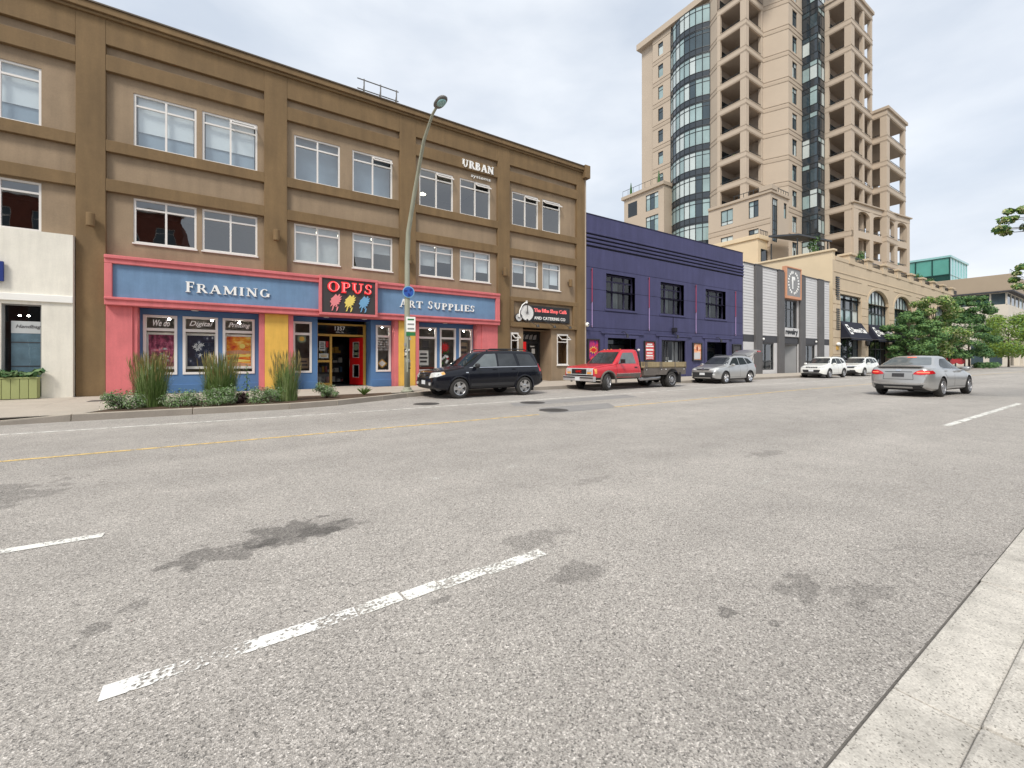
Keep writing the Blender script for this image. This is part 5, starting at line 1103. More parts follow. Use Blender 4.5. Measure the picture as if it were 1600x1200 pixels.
# stack B, then stack C
stack(79.0, 87.6, 26.15, 29.66, list(range(-3, 8)), [(79.0, 26.15, 1.3, .9), (78.96, 29.1, .55, .55), (83.6, 26.15, .7, .5), (87.0, 26.15, .6, .5)])
backwall((79.0, 29.6), (87.6, 29.6), 13, TOP); 
stack(87.6, 96.6, 24.28, 28.6, list(range(-3, 4)), [(87.6, 24.28, 1.3, .9), (87.56, 28.0, .6, .6), (95.8, 24.28, .8, .6), (95.9, 28.0, .7, .6)], True)
backwall((87.6, 28.55), (92.2, 28.55), 13, fz(3))
for xa, xb, ya, yb, z in ((78.8, 87.8, 25.9, 34, fz(7)+.95), (87.4, 96.9, 24.0, 28.9, fz(3)+.95)):
    q = MB(); q.box(xa, xb, ya, yb, z, z+.5); q.obj('roof_cornice', 'towerband', tw, bevel=.05)
q = MB(); q.box(79.1, 87.5, 29.8, 40, 12.2, fz(7)+.9); q.box(87.7, 92.0, 28.7, 40, 12.2, fz(3)+.3); q.obj('core', 'towerwall', tw)
q = MB(); q.box(72.3, 79.0, 32.4, 56, 12.2, TOP-.1); q.box(67.0, 72.3, 39.9, 56, 12.2, TOP-.1); q.box(70.9, 72.3, 35.2, 39.9, 12.2, TOP-.1); q.box(66.0, 80, 31.5, 56.5, TOP-.1, TOP+1); q.obj('core', 'towerwall', tw)
# arched lower storeys joining B and C
T, ln = frame((79.2, 25.9), (96.6, 23.8))
q = MB(T)
zl0, zl1 = fz(-3)-.6, fz(-1)+.9
q.box(-.1, ln, -.1, .35, fz(-1)+.2, fz(-1)+1.0); q.box(-.1, ln, -.05, .3, fz(-2)-.1, fz(-2)+.95); q.box(-.1, ln, -.05, .3, fz(-3)-.1, fz(-3)+.95)
for s, wd in ((-.1, 1.3), (4.6, 1.0), (12.3, 1.0), (16.6, .9)): q.box(s, s+wd, -.08, .5, 12.2, fz(-1)+.2)
q.obj('lower_arcade', 'towerwall', tw, bevel=.03)
for s0, s1 in ((1.2, 4.6), (5.6, 12.3), (13.3, 16.6)):
    q = MB(T); p = arch_poly(s0, s1, fz(-1)-.75, .8); 
    for i in range(len(p)-1): q.add([(p[i][0], -.02, p[i][1]), (p[i+1][0], -.02, p[i+1][1]), (p[i+1][0], -.02, fz(-1)+.25), (p[i][0], -.02, fz(-1)+.25), (p[i][0], .3, p[i][1]), (p[i+1][0], .3, p[i+1][1])], [(0, 1, 2, 3), (0, 4, 5, 1)])
    q.obj('arch', 'towerwall', tw)
    for k in (-2, -3):
        q = MB(T); q.box(s0, s1, .1, .14, fz(k)+1.25, fz(k)+1.32)
        for i in range(int((s1-s0)/.6)): q.box(s0+.2+i*.6, s0+.24+i*.6, .1, .14, fz(k)+.95, fz(k)+1.3)
        q.obj('rail', 'mullion', tw)
q = MB(T); q.box(-.35, ln+.3, -.35, .5, fz(-1)+1.0, fz(-1)+1.22); q.obj('cornice', 'towerband', tw, bevel=.05)
rbf = random.Random(55)
for x0, x1, y0, y1, ks in ((66.6, 69.6, 35.6, 38.6, range(-1, 7)), (80.6, 86.5, 26.8, 28.6, range(-3, 3)), (89, 95, 25, 27.4, range(-3, 3))):
    for k in ks:
        for _ in range(rbf.randrange(1, 4)):
            x, y = rbf.uniform(x0, x1), rbf.uniform(y0, y1); z = fz(k)+.3; q = MB(); h = rbf.uniform(.7, 1.6)
            if rbf.random() < .4: q.blob((x, y, z+h*.75), (.35, .35, h*.5), 2, 6); q.obj('balcony_plant', rbf.choice(['leaf_mid', 'leaf_dark']), tw)
            else: q.box(x-.3, x+.3, y-.3, y+.3, z, z+.45); q.box(x-.3, x+.3, y+.22, y+.3, z+.45, z+h); q.obj('balcony_chair', rbf.choice(['greydark', 'white', 'mullion', 'tan']), tw)
# lower block and terraces in front of stack A
seg((62.2, 39), (62.2, 29.8), 12, 24.6, wins=[(2.0, 3.9, 1.4, 3.7, (.5,), (.25,)), (6.2, 7.6, 1.4, 3.8, (.5,), (.72,))], ks=range(-4, -1))
T, ln = seg((62.2, 29.8), (67.4, 29.8), 12, 24.6, wins=[(.5, 2.1, -2.4, 3.7, (.33, .66), (.18, .3, .5, .85)), (3.8, 4.7, 1.4, 3.6, (), (.7,))], ks=(-2,))
q = MB(); q.quad((62.2, 29.8, 24.6), (67.4, 29.8, 24.6), (67.4, 39, 24.6), (62.2, 39, 24.6)); q.quad((67.4, 29.8, 12), (67.4, 39, 12), (67.4, 39, 24.6), (67.4, 29.8, 24.6)); q.obj('block_roof', 'towerwall', tw)
q = MB(); q.box(62.0, 62.6, 29.6, 39, 24.6, 25.0); q.box(62.6, 67.5, 29.6, 30.1, 24.6, 25.0); q.box(61.9, 63.6, 29.5, 31.2, 25.0, 25.7); q.obj('block_parapet', 'towerband', tw, bevel=.05)
q = MB(); q.box(62.2, 62.26, 31.3, 35, 25.6, 25.68); q.box(63.6, 67.4, 29.8, 29.86, 25.6, 25.68)
for i in range(6): q.box(62.2, 62.26, 31.4+i*.7, 31.46+i*.7, 25, 25.6)
for i in range(6): q.box(63.8+i*.7, 63.86+i*.7, 29.8, 29.86, 25, 25.6)
q.obj('rail', 'mullion', tw)
q = MB(); q.box(59.6, 62.19, 30.2, 39, 12.2, 17.9); q.box(59.4, 62.19, 30.0, 30.4, 17.9, 18.5); q.box(59.4, 59.8, 30.4, 39, 17.9, 18.5); q.obj('terrace_block', 'beigesunlit', tw, bevel=.04)
q = MB(); q.box(60.4, 62.0, 30.1, 30.19, 13.0, 16.6); q.obj('terrace_opening', 'paneD', tw)
q = MB(); q.box(60.0, 62.1, 30.1, 30.15, 19.1, 19.2); 
for i in range(5): q.box(60.1+i*.45, 60.15+i*.45, 30.1, 30.15, 18.5, 19.2)
q.obj('rail', 'mullion', tw)
# lower left wing
seg((64.0, 57.8), (64.0, 48.6), 12, 32.6, wins=[(5.2, 8.0, .6-.2, 3.4, (.33, .66), (.75,))], ks=range(-3, 1))
q = MB(); q.box(63.6, 66.4, 48.4, 58.2, 32.6, 33.2); q.box(64.0, 66.4, 48.6, 48.62, 12, 32.6); q.obj('wing_cornice', 'towerband', tw, bevel=.05)
T, ln = frame((64.0, 57.8), (64.0, 48.6))
q = MB(T); q.box(1.0, 3.2, -.02, .01, 28.9, 31.6); q.obj('loggia', 'paneD', tw)
q = MB(); q.tube([(63.8, 48.6, 34.3), (63.8, 58, 34.3)], .04, 6)
for i in range(8): q.tube([(63.8, 48.6+i*1.34, 33.2), (63.8, 48.6+i*1.34, 34.3)], .03, 6)
q.obj('rail', 'mullion', tw)
for i, y in enumerate((49.6, 56.0)):
    t = thing('roof_finial', ('nearer', 'farther')[i]+' thin dark spire shrub on the left wing roof of the tower', 'shrub', (63.9, y, 33.2)); q = MB(); q.lathe([(.25, 0), (.22, .8), (.05, 2.2)], (63.9, y, 33.2), 'z', 8); q.obj('spire', 'leaf_dark', t)
# dark canopy and planting on the podium roof
t = thing('roof_canopy', 'dark flat canopy on posts over the podium roof terrace', 'canopy', (66, 26, 12.2)); q = MB(); q.add([(60.6, 29.3, 18.0), (60.6, 25.6, 17.4), (66.2, 24.0, 17.0), (68, 29.3, 18.6), (60.6, 29.3, 18.25), (60.6, 25.6, 17.6), (66.2, 24.0, 17.2), (68, 29.3, 18.85)], [(0, 3, 2, 1), (4, 5, 6, 7), (0, 1, 5, 4), (1, 2, 6, 5), (2, 3, 7, 6), (3, 0, 4, 7)]); M('canopycloth', srgb(66, 70, 76), .8, var=.06); q.obj('cover', 'canopycloth', t)
for x, y in ((60.8, 25.8), (60.8, 29), (65.8, 24.3), (67.4, 29)): q = MB(); q.box(x, x+.12, y, y+.12, 12.2, 17.1); q.obj('post', 'mullion', t)

# ------------------------------------------------------------------ far green glass building and office across the side street
gb = thing('glass_building', 'green glass office building rising behind the podium at the far end', 'building', (162, 35, 0))
T, ln = frame((155, 60), (155, 30.3)); q = MB(T)
for x0, x1, k in ((0, ln, 0),): pass
def curtain(parent, p0, p1, zs, n, mats, fm='mullion', mw=.25):
    T, ln = frame(p0, p1); fr = MB(T)
    for i in range(n+1): x = ln*i/n; fr.box(x-mw/2, x+mw/2, -.12, .05, zs[0], zs[-1])
    for z in zs: fr.box(-mw/2, ln+mw/2, -.14, .06, z-mw/2, z+mw/2)
    fo = fr.obj('curtain_wall_frame', fm, parent)
    for i in range(n):
        for j in range(len(zs)-1): q = MB(T); q.quad((ln*i/n, 0, zs[j]), (ln*(i+1)/n, 0, zs[j]), (ln*(i+1)/n, 0, zs[j+1]), (ln*i/n, 0, zs[j+1])); q.obj('pane', mats(i, j), fo)
curtain(gb, (155, 60), (155, 30.3), (0, 9, 15, 19.2, 23.6, 28), 9, lambda i, j: ['greenglassdark', 'greenglassdark', 'greenglassdark', 'greenglassdark', 'greenglass'][j] if (i+j) % 4 else 'greenglass', 'greenglassdark')
curtain(gb, (155, 30.3), (172, 30.3), (0, 9, 15, 19.2, 23.6, 28), 6, lambda i, j: 'paleglass', 'paleglass', .15)
q = MB(); q.box(154.7, 173, 30, 60, 28, 28.5); q.obj('roof', 'paleglass', gb); q = MB(); q.box(168, 174, 30.5, 40, 15, 24.5); q.obj('roof_plant', 'officebeige', gb)
og = thing('corner_office', 'pale stone office building with a ribbon window band beyond the street trees', 'building', (165, 20, 0))
OX, OY = 149, 19.6
q = MB(); q.box(OX, 230, OY, 60, 0, 14.2); q.obj('wall', 'officebeige', og); q = MB(); q.box(OX-.6, 231, OY-.6, 60, 17.4, 21.2); q.obj('roof_band', 'officetan', og, bevel=.05)
q = MB(); q.box(OX-.9, 231, OY-.9, 60, 17.1, 17.4); q.obj('eaves', 'greydark', og)
curtain(og, (OX+.3, 40), (OX+.3, OY+.3), (14.2, 17.1), 8, lambda i, j: 'paneB' if i % 2 else 'greenglassdark', 'officebeige', .3)
curtain(og, (OX+.3, OY+.3), (230, OY+.3), (14.2, 17.1), 16, lambda i, j: random.choice(['paneA', 'paneB']), 'officebeige', .3)
for i in range(7):
    x = 152+i*6.2; window(og, x, x+4, 7.2, 12, OY-.02, cols=(.5,), rows=(.7,), fm='white', gm='paneB', fw=.35, mw=.25, fd=.2)
    q = MB(); q.box(x-1.2, x-.3, OY-1.4, OY-.6, .1, 6.2); q.obj('column', 'officebeige', og, bevel=.05)
    q = MB(); q.box(x, x+4, OY-.06, OY-.01, .2, 5.2); q.obj('shopfront', 'paneD', og)
q = MB(); q.box(OX+1, 200, OY-1.6, OY+.1, 6.2, 7.0); q.obj('canopy', 'officebeige', og, bevel=.05)
for y0 in (20.5, 23.5):
    q = MB(); q.box(OX-.06, OX-.01, y0, y0+2, .3, 5.0); q.obj('shopfront', 'paneB', og)
q = MB(); q.box(OX, 200, OY-.3, OY-.25, 22.2, 22.3)
for i in range(26): q.box(OX+i*2, OX+.06+i*2, OY-.3, OY-.25, 21.2, 22.3)
q.obj('roof_rail', 'greycol', og)

# ------------------------------------------------------------------ street lamp with its signs
t = thing('street_lamp', 'tall pale green curved street lamp on the pavement in front of the art shop', 'street lamp', (5.55, 15.8, .15))
px, py = 5.55, 15.8
q = MB(); q.tube([(px, py, .15), (px, py, 2.5), (px, py, 5.2), (px, py-.12, 6.2), (px, py-.8, 7.5), (px, py-1.7, 9.0), (px, py-2.5, 9.55), (px, py-2.85, 9.62)], [.112, .104, .092, .086, .073, .056, .044, .04], 16); q.obj('pole', 'polegreen', t, smooth=True)
q = MB(); q.lathe([(.24, 0), (.24, .05), (.17, .08), (.15, .16), (.125, .18)], (px, py, .148), 'z', 18); q.obj('base', 'polegreen', t)
q = MB(); q.blob((px, py-3.12, 9.62), (.17, .36, .09), 2.4, 9); q.obj('lamp_head', 'lampgrey', t, smooth=True); q = MB(); q.blob((px, py-3.2, 9.55), (.13, .22, .06), 2.2, 8); q.obj('lens', 'paleglass', t, smooth=True)
q = MB(); q.tube([(px-.03, py-.115, .9), (px-.03, py-.115, 2.2)], .03, 6); q.obj('conduit', 'polegreen', t)
for i in range(14):
    random.seed(60+i); a = random.uniform(-1.2, 1.2); z = random.uniform(.9, 2.2); ca, sa = math.cos(a), math.sin(a); q = MB(); h = random.uniform(.03, .12); w_ = random.uniform(.03, .07)
    c = Vector((px+.124*sa, py-.124*ca, z)); e = Vector((ca, sa, 0)); q.quad(c-e*w_, c+e*w_, c+e*w_+Vector((0, 0, h)), c-e*w_+Vector((0, 0, h))); q.obj('flyer_scrap', random.choice(['paper', 'paper', 'signgrey', 'panelgrey']), t)
def sign_rot(x, y, z, ang): return Matrix.Translation((x, y, z)) @ Matrix.Rotation(ang, 4, 'Z')
AN = R(-18)
t = thing('round_blue_sign', 'round blue sign with pale border high on the lamp pole', 'sign', (px, py-.14, 3.94)); T = sign_rot(px, py-.15, 3.94, AN)
q = MB(T); q.lathe([(.22, .02), (.22, 0)], (0, 0, 0), 'y', 28); q.obj('border', 'splashblue', t); q = MB(T); q.lathe([(.185, 0), (.185, -.006)], (0, -.001, 0), 'y', 28); q.obj('disc', 'signblue', t)
q = MB(T)
for k in range(3): a = k*2.09; q.prism([(.13*math.cos(a+b)*r, .13*math.sin(a+b)*r) for b, r in ((0, .5), (.5, 1.3), (1.0, 1.3), (1.2, .7), (.7, .4))], 'y', -.014, -.008)
q.obj('emblem', 'navy', t)
t = thing('parking_sign', 'white rectangular parking sign with green foot on the lamp pole', 'sign', (px, py-.14, 2.3)); T = sign_rot(px+.09, py-.15, 0, AN); q = MB(T); q.box(-.17, .17, -.01, .01, 2.44, 3.0); q.obj('panel', 'signwhite', t)
q = MB(T); q.box(-.17, .17, -.01, .01, 2.28, 2.42); q.obj('green_foot', 'signgreen', t)
for z in (2.9, 2.72, 2.55): q = MB(T); q.box(-.12, .12, -.016, -.0105, z-.03, z+.03); q.obj('text_line', 'signgreen' if z > 2.8 else 'panelgrey', t)

# ------------------------------------------------------------------ vehicles
def interp(tab, x):
    if x <= tab[0][0]: return tab[0][1]
    for (a, b), (c, d) in zip(tab, tab[1:]):
        if x <= c: return b+(d-b)*(x-a)/(c-a)
    return tab[-1][1]
def car_body(S):
    """lofted body shell along x (0 nose, L tail); returns a closed mesh and a BVH for laying panels on it"""
    L = S['L']; n = 84; xs = [L*(i/(n-1)) for i in range(n)]
    xs = [0, .008, .03]+[x for x in xs if .05 < x < L-.05]+[L-.03, L-.008, L]
    tabs = {}
    for key in ('top', 'belt', 'bot', 'w', 'rw'):
        a = [interp(S[key], x) for x in xs]
        for _ in range(S.get('smooth', 2)): a = a[:2]+[(a[i-1]+2*a[i]+a[i+1])/4 for i in range(2, len(a)-2)]+a[-2:]
        tabs[key] = a
    rows = []
    for i, x in enumerate(xs):
        zt, zs, zb, w, rw = (tabs[k][i] for k in ('top', 'belt', 'bot', 'w', 'rw'))
        zt = max(zt, zs+.02); h = zs-zb; wr = w*rw; cr = min(.07, (zt-zs)*.5); ze = zt-cr
        p = [(0, zb), (.55*w, zb), (.88*w, zb+.01), (.965*w, zb+.10*h), (.985*w, zb+.28*h), (w, zb+.5*h), (w*.997, zb+.68*h), (.985*w, zb+.84*h), (.962*w, zb+.95*h), (.935*w, zs)]
        for f in (.12, .35, .6, .85): p.append((.935*w+(wr-.935*w)*f+.012*math.sin(math.pi*f), zs+(ze-zs)*f))
        p += [(wr, ze), (wr*.965, ze+cr*.45), (wr*.88, ze+cr*.72), (wr*.6, zt-.012*min(1, cr/.05)), (wr*.3, zt-.003), (0, zt)]
        rows.append(p)
    m = len(rows[0]); vs = []; fs = []; mi = []
    for i, p in enumerate(rows):
        for y, z in p: vs.append((xs[i], -y, z))
        for y, z in p[1:-1]: vs.append((xs[i], y, z))
    st = m+m-2
    def idx(i, j, side): return i*st+(j if side < 0 or j in (0, m-1) else m+j-1)
    for i in range(len(xs)-1):
        for j in range(m-1):
            a, b, c, d = idx(i, j, -1), idx(i, j+1, -1), idx(i+1, j+1, -1), idx(i+1, j, -1); tr = 1 if j < S.get('trim_rows', 2) else 0
            fs.append((a, d, c, b)); mi.append(tr)
            a, b, c, d = idx(i, j, 1), idx(i, j+1, 1), idx(i+1, j+1, 1), idx(i+1, j, 1)
            fs.append((a, b, c, d)); mi.append(tr)
    for i, flip in ((0, False), (len(xs)-1, True)):
        for j in range(m-1):
            f = (idx(i, j, -1), idx(i, j+1, -1), idx(i, j+1, 1), idx(i, j, 1)); f = tuple(dict.fromkeys(f)); fs.append(f[::-1] if flip else f); mi.append(1 if j < S.get('trim_rows', 2) else 0)
    me = bpy.data.meshes.new('body'); me.from_pydata(vs, [], fs); me.polygons.foreach_set('material_index', mi); me.update()
    bm = bmesh.new(); bm.from_mesh(me); bmesh.ops.recalc_face_normals(bm, faces=bm.faces); bm.to_mesh(me); 
    tree = BVHTree.FromBMesh(bm); bm.free(); return me, tree
def cut_arches(me, S, mats):
    """wheel wells cut with cylinders"""
    for k in mats: me.materials.append(MATS[k])
    o = bpy.data.objects.new('tmp', me); COL.objects.link(o); cs = []
    for wx in S['wheels']:
        for sd in (-1, 1):
            q = MB(); ra = S['R']+S.get('gap', .055); y0 = sd*(S['W']/2-.36); y1 = sd*(S['W']/2+.3)
            n = 36; zc = S['R']+.01; pr = []
            for k in range(n): a = 2*math.pi*k/n; pr.append((wx+ra*math.cos(a), zc+ra*math.sin(a)))
            q.prism(pr, 'y', min(y0, y1), max(y0, y1), 1); c = q.obj('cut', mats); bm = bmesh.new(); bm.from_mesh(c.data); bmesh.ops.recalc_face_normals(bm, faces=bm.faces); bm.to_mesh(c.data); bm.free()
            md = o.modifiers.new('b', 'BOOLEAN'); md.object = c; md.operation = 'DIFFERENCE'; md.solver = 'EXACT'; cs.append(c)
    bpy.context.view_layer.update()
    res = bpy.data.meshes.new_from_object(o.evaluated_get(bpy.context.evaluated_depsgraph_get()))
    for c in cs: bpy.data.objects.remove(c)
    bpy.data.objects.remove(o); return res
def smooth_mesh(me, ang=32):
    me.polygons.foreach_set('use_smooth', [True]*len(me.polygons)); me.update()
    try: me.set_sharp_from_angle(angle=R(ang))
    except Exception: pass
def rnd(poly, r, n=4):
    out_ = []; N = len(poly)
    for i in range(N):
        p0, p, p1 = Vector(poly[i-1]), Vector(poly[i]), Vector(poly[(i+1) % N]); a, b = (p0-p), (p1-p); k = min(r, a.length*.45, b.length*.45); A, B = p+a.normalized()*k, p+b.normalized()*k
        for j in range(n+1): t = j/n; out_.append(tuple(A*(1-t)**2+p*2*t*(1-t)+B*t*t))
    return out_
def panel(parent, tree, name, poly, proj, mat, off=.006, step=.07, r=.0, both=True, thick=.012, smooth=True):
    """a panel with the outline poly laid on the body; proj: side (x,z), front/rear (y,z), top (x,y)"""
    if r: poly = rnd(poly, r)
    outs = []
    for sd in ((-1, 1) if proj == 'side' and both else (-1,)):
        bm = bmesh.new(); f = bm.faces.new([bm.verts.new((p[0], p[1], 0)) for p in poly])
        for ax in (0, 1):
            lo, hi = min(p[ax] for p in poly), max(p[ax] for p in poly); k = int((hi-lo)/step)
            for i in range(1, k+1):
                c = lo+(hi-lo)*i/(k+1); co = (c, 0, 0) if ax == 0 else (0, c, 0); no = (1, 0, 0) if ax == 0 else (0, 1, 0)
                bmesh.ops.bisect_plane(bm, geom=bm.verts[:]+bm.edges[:]+bm.faces[:], plane_co=co, plane_no=no)
        hits = {}
        for v in bm.verts:
            a, b = v.co.x, v.co.y
            if proj == 'side': o, d = Vector((a, sd*3, b)), Vector((0, -sd, 0))
            elif proj == 'front': o, d = Vector((-3, a, b)), Vector((1, 0, 0))
            elif proj == 'rear': o, d = Vector((12, a, b)), Vector((-1, 0, 0))
            else: o, d = Vector((a, b, 4)), Vector((0, 0, -1))
            h, nn, ix, ds = tree.ray_cast(o, d)
            if h is None: h, nn, ix, ds = tree.find_nearest(o+d*3)
            if nn.dot(d) > 0: nn = -nn
            hits[v] = (h, nn, d)
        for v, (h, nn, d) in hits.items(): v.co = h+(nn*.6-d*.4).normalized()*off
        be = [e for e in bm.edges if len(e.link_faces) == 1]
        ret = bmesh.ops.extrude_edge_only(bm, edges=be); vm = {}
        bmesh.ops.recalc_face_normals(bm, faces=bm.faces)
        nv = [g for g in ret['geom'] if isinstance(g, bmesh.types.BMVert)]
        for v in nv:
            b = min(hits, key=lambda u: (u.co-v.co).length_squared); v.co = v.co-(hits[b][1]*.6-hits[b][2]*.4).normalized()*thick
        for f in bm.faces: f.smooth = smooth
        # orientation: outward
        fs_ = [f for f in bm.faces if all(v not in nv for v in f.verts)]
        s = sum(f.normal.dot(-list(hits.values())[0][2])*f.calc_area() for f in fs_)
        if s < 0: bmesh.ops.reverse_faces(bm, faces=bm.faces[:])
        me = bpy.data.meshes.new(name); bm.to_mesh(me); bm.free(); me.materials.append(MATS[mat])
        try: me.set_sharp_from_angle(angle=R(50))
        except Exception: pass
        outs.append(link(name, me, parent))
    return outs
def strip(pts, wd):
    a = []; b = []
    for i, p in enumerate(pts):
        p = Vector(p); d = (Vector(pts[min(i+1, len(pts)-1)])-Vector(pts[max(i-1, 0)])).normalized(); n = Vector((-d.y, d.x))*wd/2; a.append(tuple(p+n)); b.append(tuple(p-n))
    return a+b[::-1]
WHEELS = {}
def wheel(parent, x, y, r, wd, side, style='alloy5', turn=0, rim='alloy'):
    key = (r, wd, style, rim)
    if key not in WHEELS:
        q = MB(); rr = r*.66
        q.lathe([(rr, wd/2-.01), (r*.80, wd/2), (r*.93, wd/2-.012), (r*.985, wd/2-.035), (r, wd/2-.06), (r, -wd/2+.06), (r*.985, -wd/2+.035), (r*.93, -wd/2+.012), (r*.8, -wd/2), (rr, -wd/2+.01)], (0, 0, 0), 'y', 40, 0, False)
        ty = q.obj('wheel', 'tyre', None, smooth=True); tm = ty.data; bpy.data.objects.remove(ty)
        q = MB(); yo = -wd/2
        q.lathe([(rr*1.01, yo+.004), (rr*.99, yo-.006), (rr*.93, yo), (rr*.90, yo+.03), (rr*.88, yo+.10), (.02, yo+.11)], (0, 0, 0), 'y', 36, 0, False)
        if style == 'dual':
            q.lathe([(rr*.6, yo+.08), (rr*.55, yo+.02), (rr*.3, yo+.01), (rr*.28, yo-.02), (.01, yo-.02)], (0, 0, 0), 'y', 24, 0, False)
            for k in range(8): a = 2*math.pi*k/8; q.lathe([(.03, yo+.075), (.03, yo+.06)], (rr*.75*math.cos(a), 0, rr*.75*math.sin(a)), 'y', 8, 1)
        else:
            ns = 5 if style == 'alloy5' else 10
            for k in range(ns):
                a = 2*math.pi*k/ns+.3; ca, sa = math.cos(a), math.sin(a); w0, w1 = (.055, .085) if ns == 5 else (.022, .032)
                pr = [(.05, -w0), (rr*.93, -w1*.8), (rr*.93, w1*.8), (.05, w0)]
                vs = [(u*ca-v*sa, yo+.012+.02*(1-u/rr), u*sa+v*ca) for u, v in pr]+[(u*ca-v*sa, yo+.07, u*sa+v*ca) for u, v in pr]
                q.add(vs, [(0, 1, 2, 3), (0, 4, 5, 1), (1, 5, 6, 2), (2, 6, 7, 3), (3, 7, 4, 0)], 0)
            q.lathe([(.085, yo+.06), (.08, yo+.015), (.05, yo+.005), (.01, yo+.004)], (0, 0, 0), 'y', 18, 0, False)
            q.lathe([(rr*.89, yo+.09), (.02, yo+.095)], (0, 0, 0), 'y', 30, 1, False)
        ri = q.obj('rim', [rim, 'black'], None); rmh = ri.data; bpy.data.objects.remove(ri); smooth_mesh(rmh, 35); smooth_mesh(tm, 50); WHEELS[key] = (tm, rmh)
    tm, rmh = WHEELS[key]
    o = bpy.data.objects.new('wheel', tm); COL.objects.link(o); o.parent = parent; o.location = (x, y, r); o.rotation_euler = (0, 0, (math.pi if side > 0 else 0)+turn)
    c = bpy.data.objects.new('rim', rmh); COL.objects.link(c); c.parent = o; c.rotation_euler = (0, (x*2.3) % 1.2, 0)
def part(parent, name, mat, fn, smooth=True):
    q = MB(); fn(q); o = q.obj(name, mat, parent); 
    if smooth: smooth_mesh(o.data, 40)
    return o
def make_car(name, label, S, loc, rotz=0):
    root = thing(name, label, S['cat'], loc, S.get('group'), True, rotz)
    me, tree = car_body(S); body = cut_arches(me, S, [S['paint'], 'plastic']); body.name = 'body'; smooth_mesh(body, 38); bo = link('body', body, root)
    for wx in S['wheels']:
        for sd in (-1, 1): wheel(root, wx, sd*(S['W']/2-.115), S['R'], .23, sd, S.get('wheel_style', 'alloy5'), S.get('turn', 0) if wx < S['L']/2 else 0, S.get('rim', 'alloy'))
    for nm, poly, proj, mat, kw in S['panels']: panel(root, tree, nm, poly, proj, mat, **kw)
    for sd in (-1, 1):
        mx, mz = S['mirror']; w = S['W']/2
        o = part(root, 'mirror', S.get('mirror_mat', S['paint']), lambda q: (q.blob((mx, sd*(w+.055), mz), (.075, .115, .08), 2.8, 8), q.tube([(mx+.02, sd*(w-.12), mz-.06), (mx, sd*(w+.02), mz-.03)], .025, 8))); 
    for hx, hz in S['handles']:
        for sd in (-1, 1):
            h, nn, ix, ds = tree.ray_cast(Vector((hx, sd*3, hz)), Vector((0, -sd, 0))); part(root, 'door_handle', S.get('handle_mat', S['paint']), lambda q: q.blob((hx, h.y+sd*.012, hz), (.10, .022, .018), 3, 6))
    if S.get('flare'):
        for wx in S['wheels']:
            for sd in (-1, 1):
                ra = S['R']+S.get('gap', .055); pts = []
                for k in range(13):
                    a = R(-8+196*k/12); z = S['R']+ra*math.sin(a); x = wx+ra*math.cos(a)
                    h, nn, ix, ds = tree.ray_cast(Vector((x, sd*3, max(z, .3))), Vector((0, -sd, 0))); pts.append((x, (h.y if h else sd*S['W']/2)-sd*.012, z))
                part(root, 'wheel_arch_trim', S['flare'], lambda q: q.tube(pts, .034, 8))
    for fn in S.get('extra', ()): fn(root, tree)
    return root
def seam(pts, wd=.012): return ('door_gap', strip(pts, wd), 'side', 'black', dict(off=.002, thick=.006, step=.12))

def mir(poly): return [(-a, b) for a, b in poly]
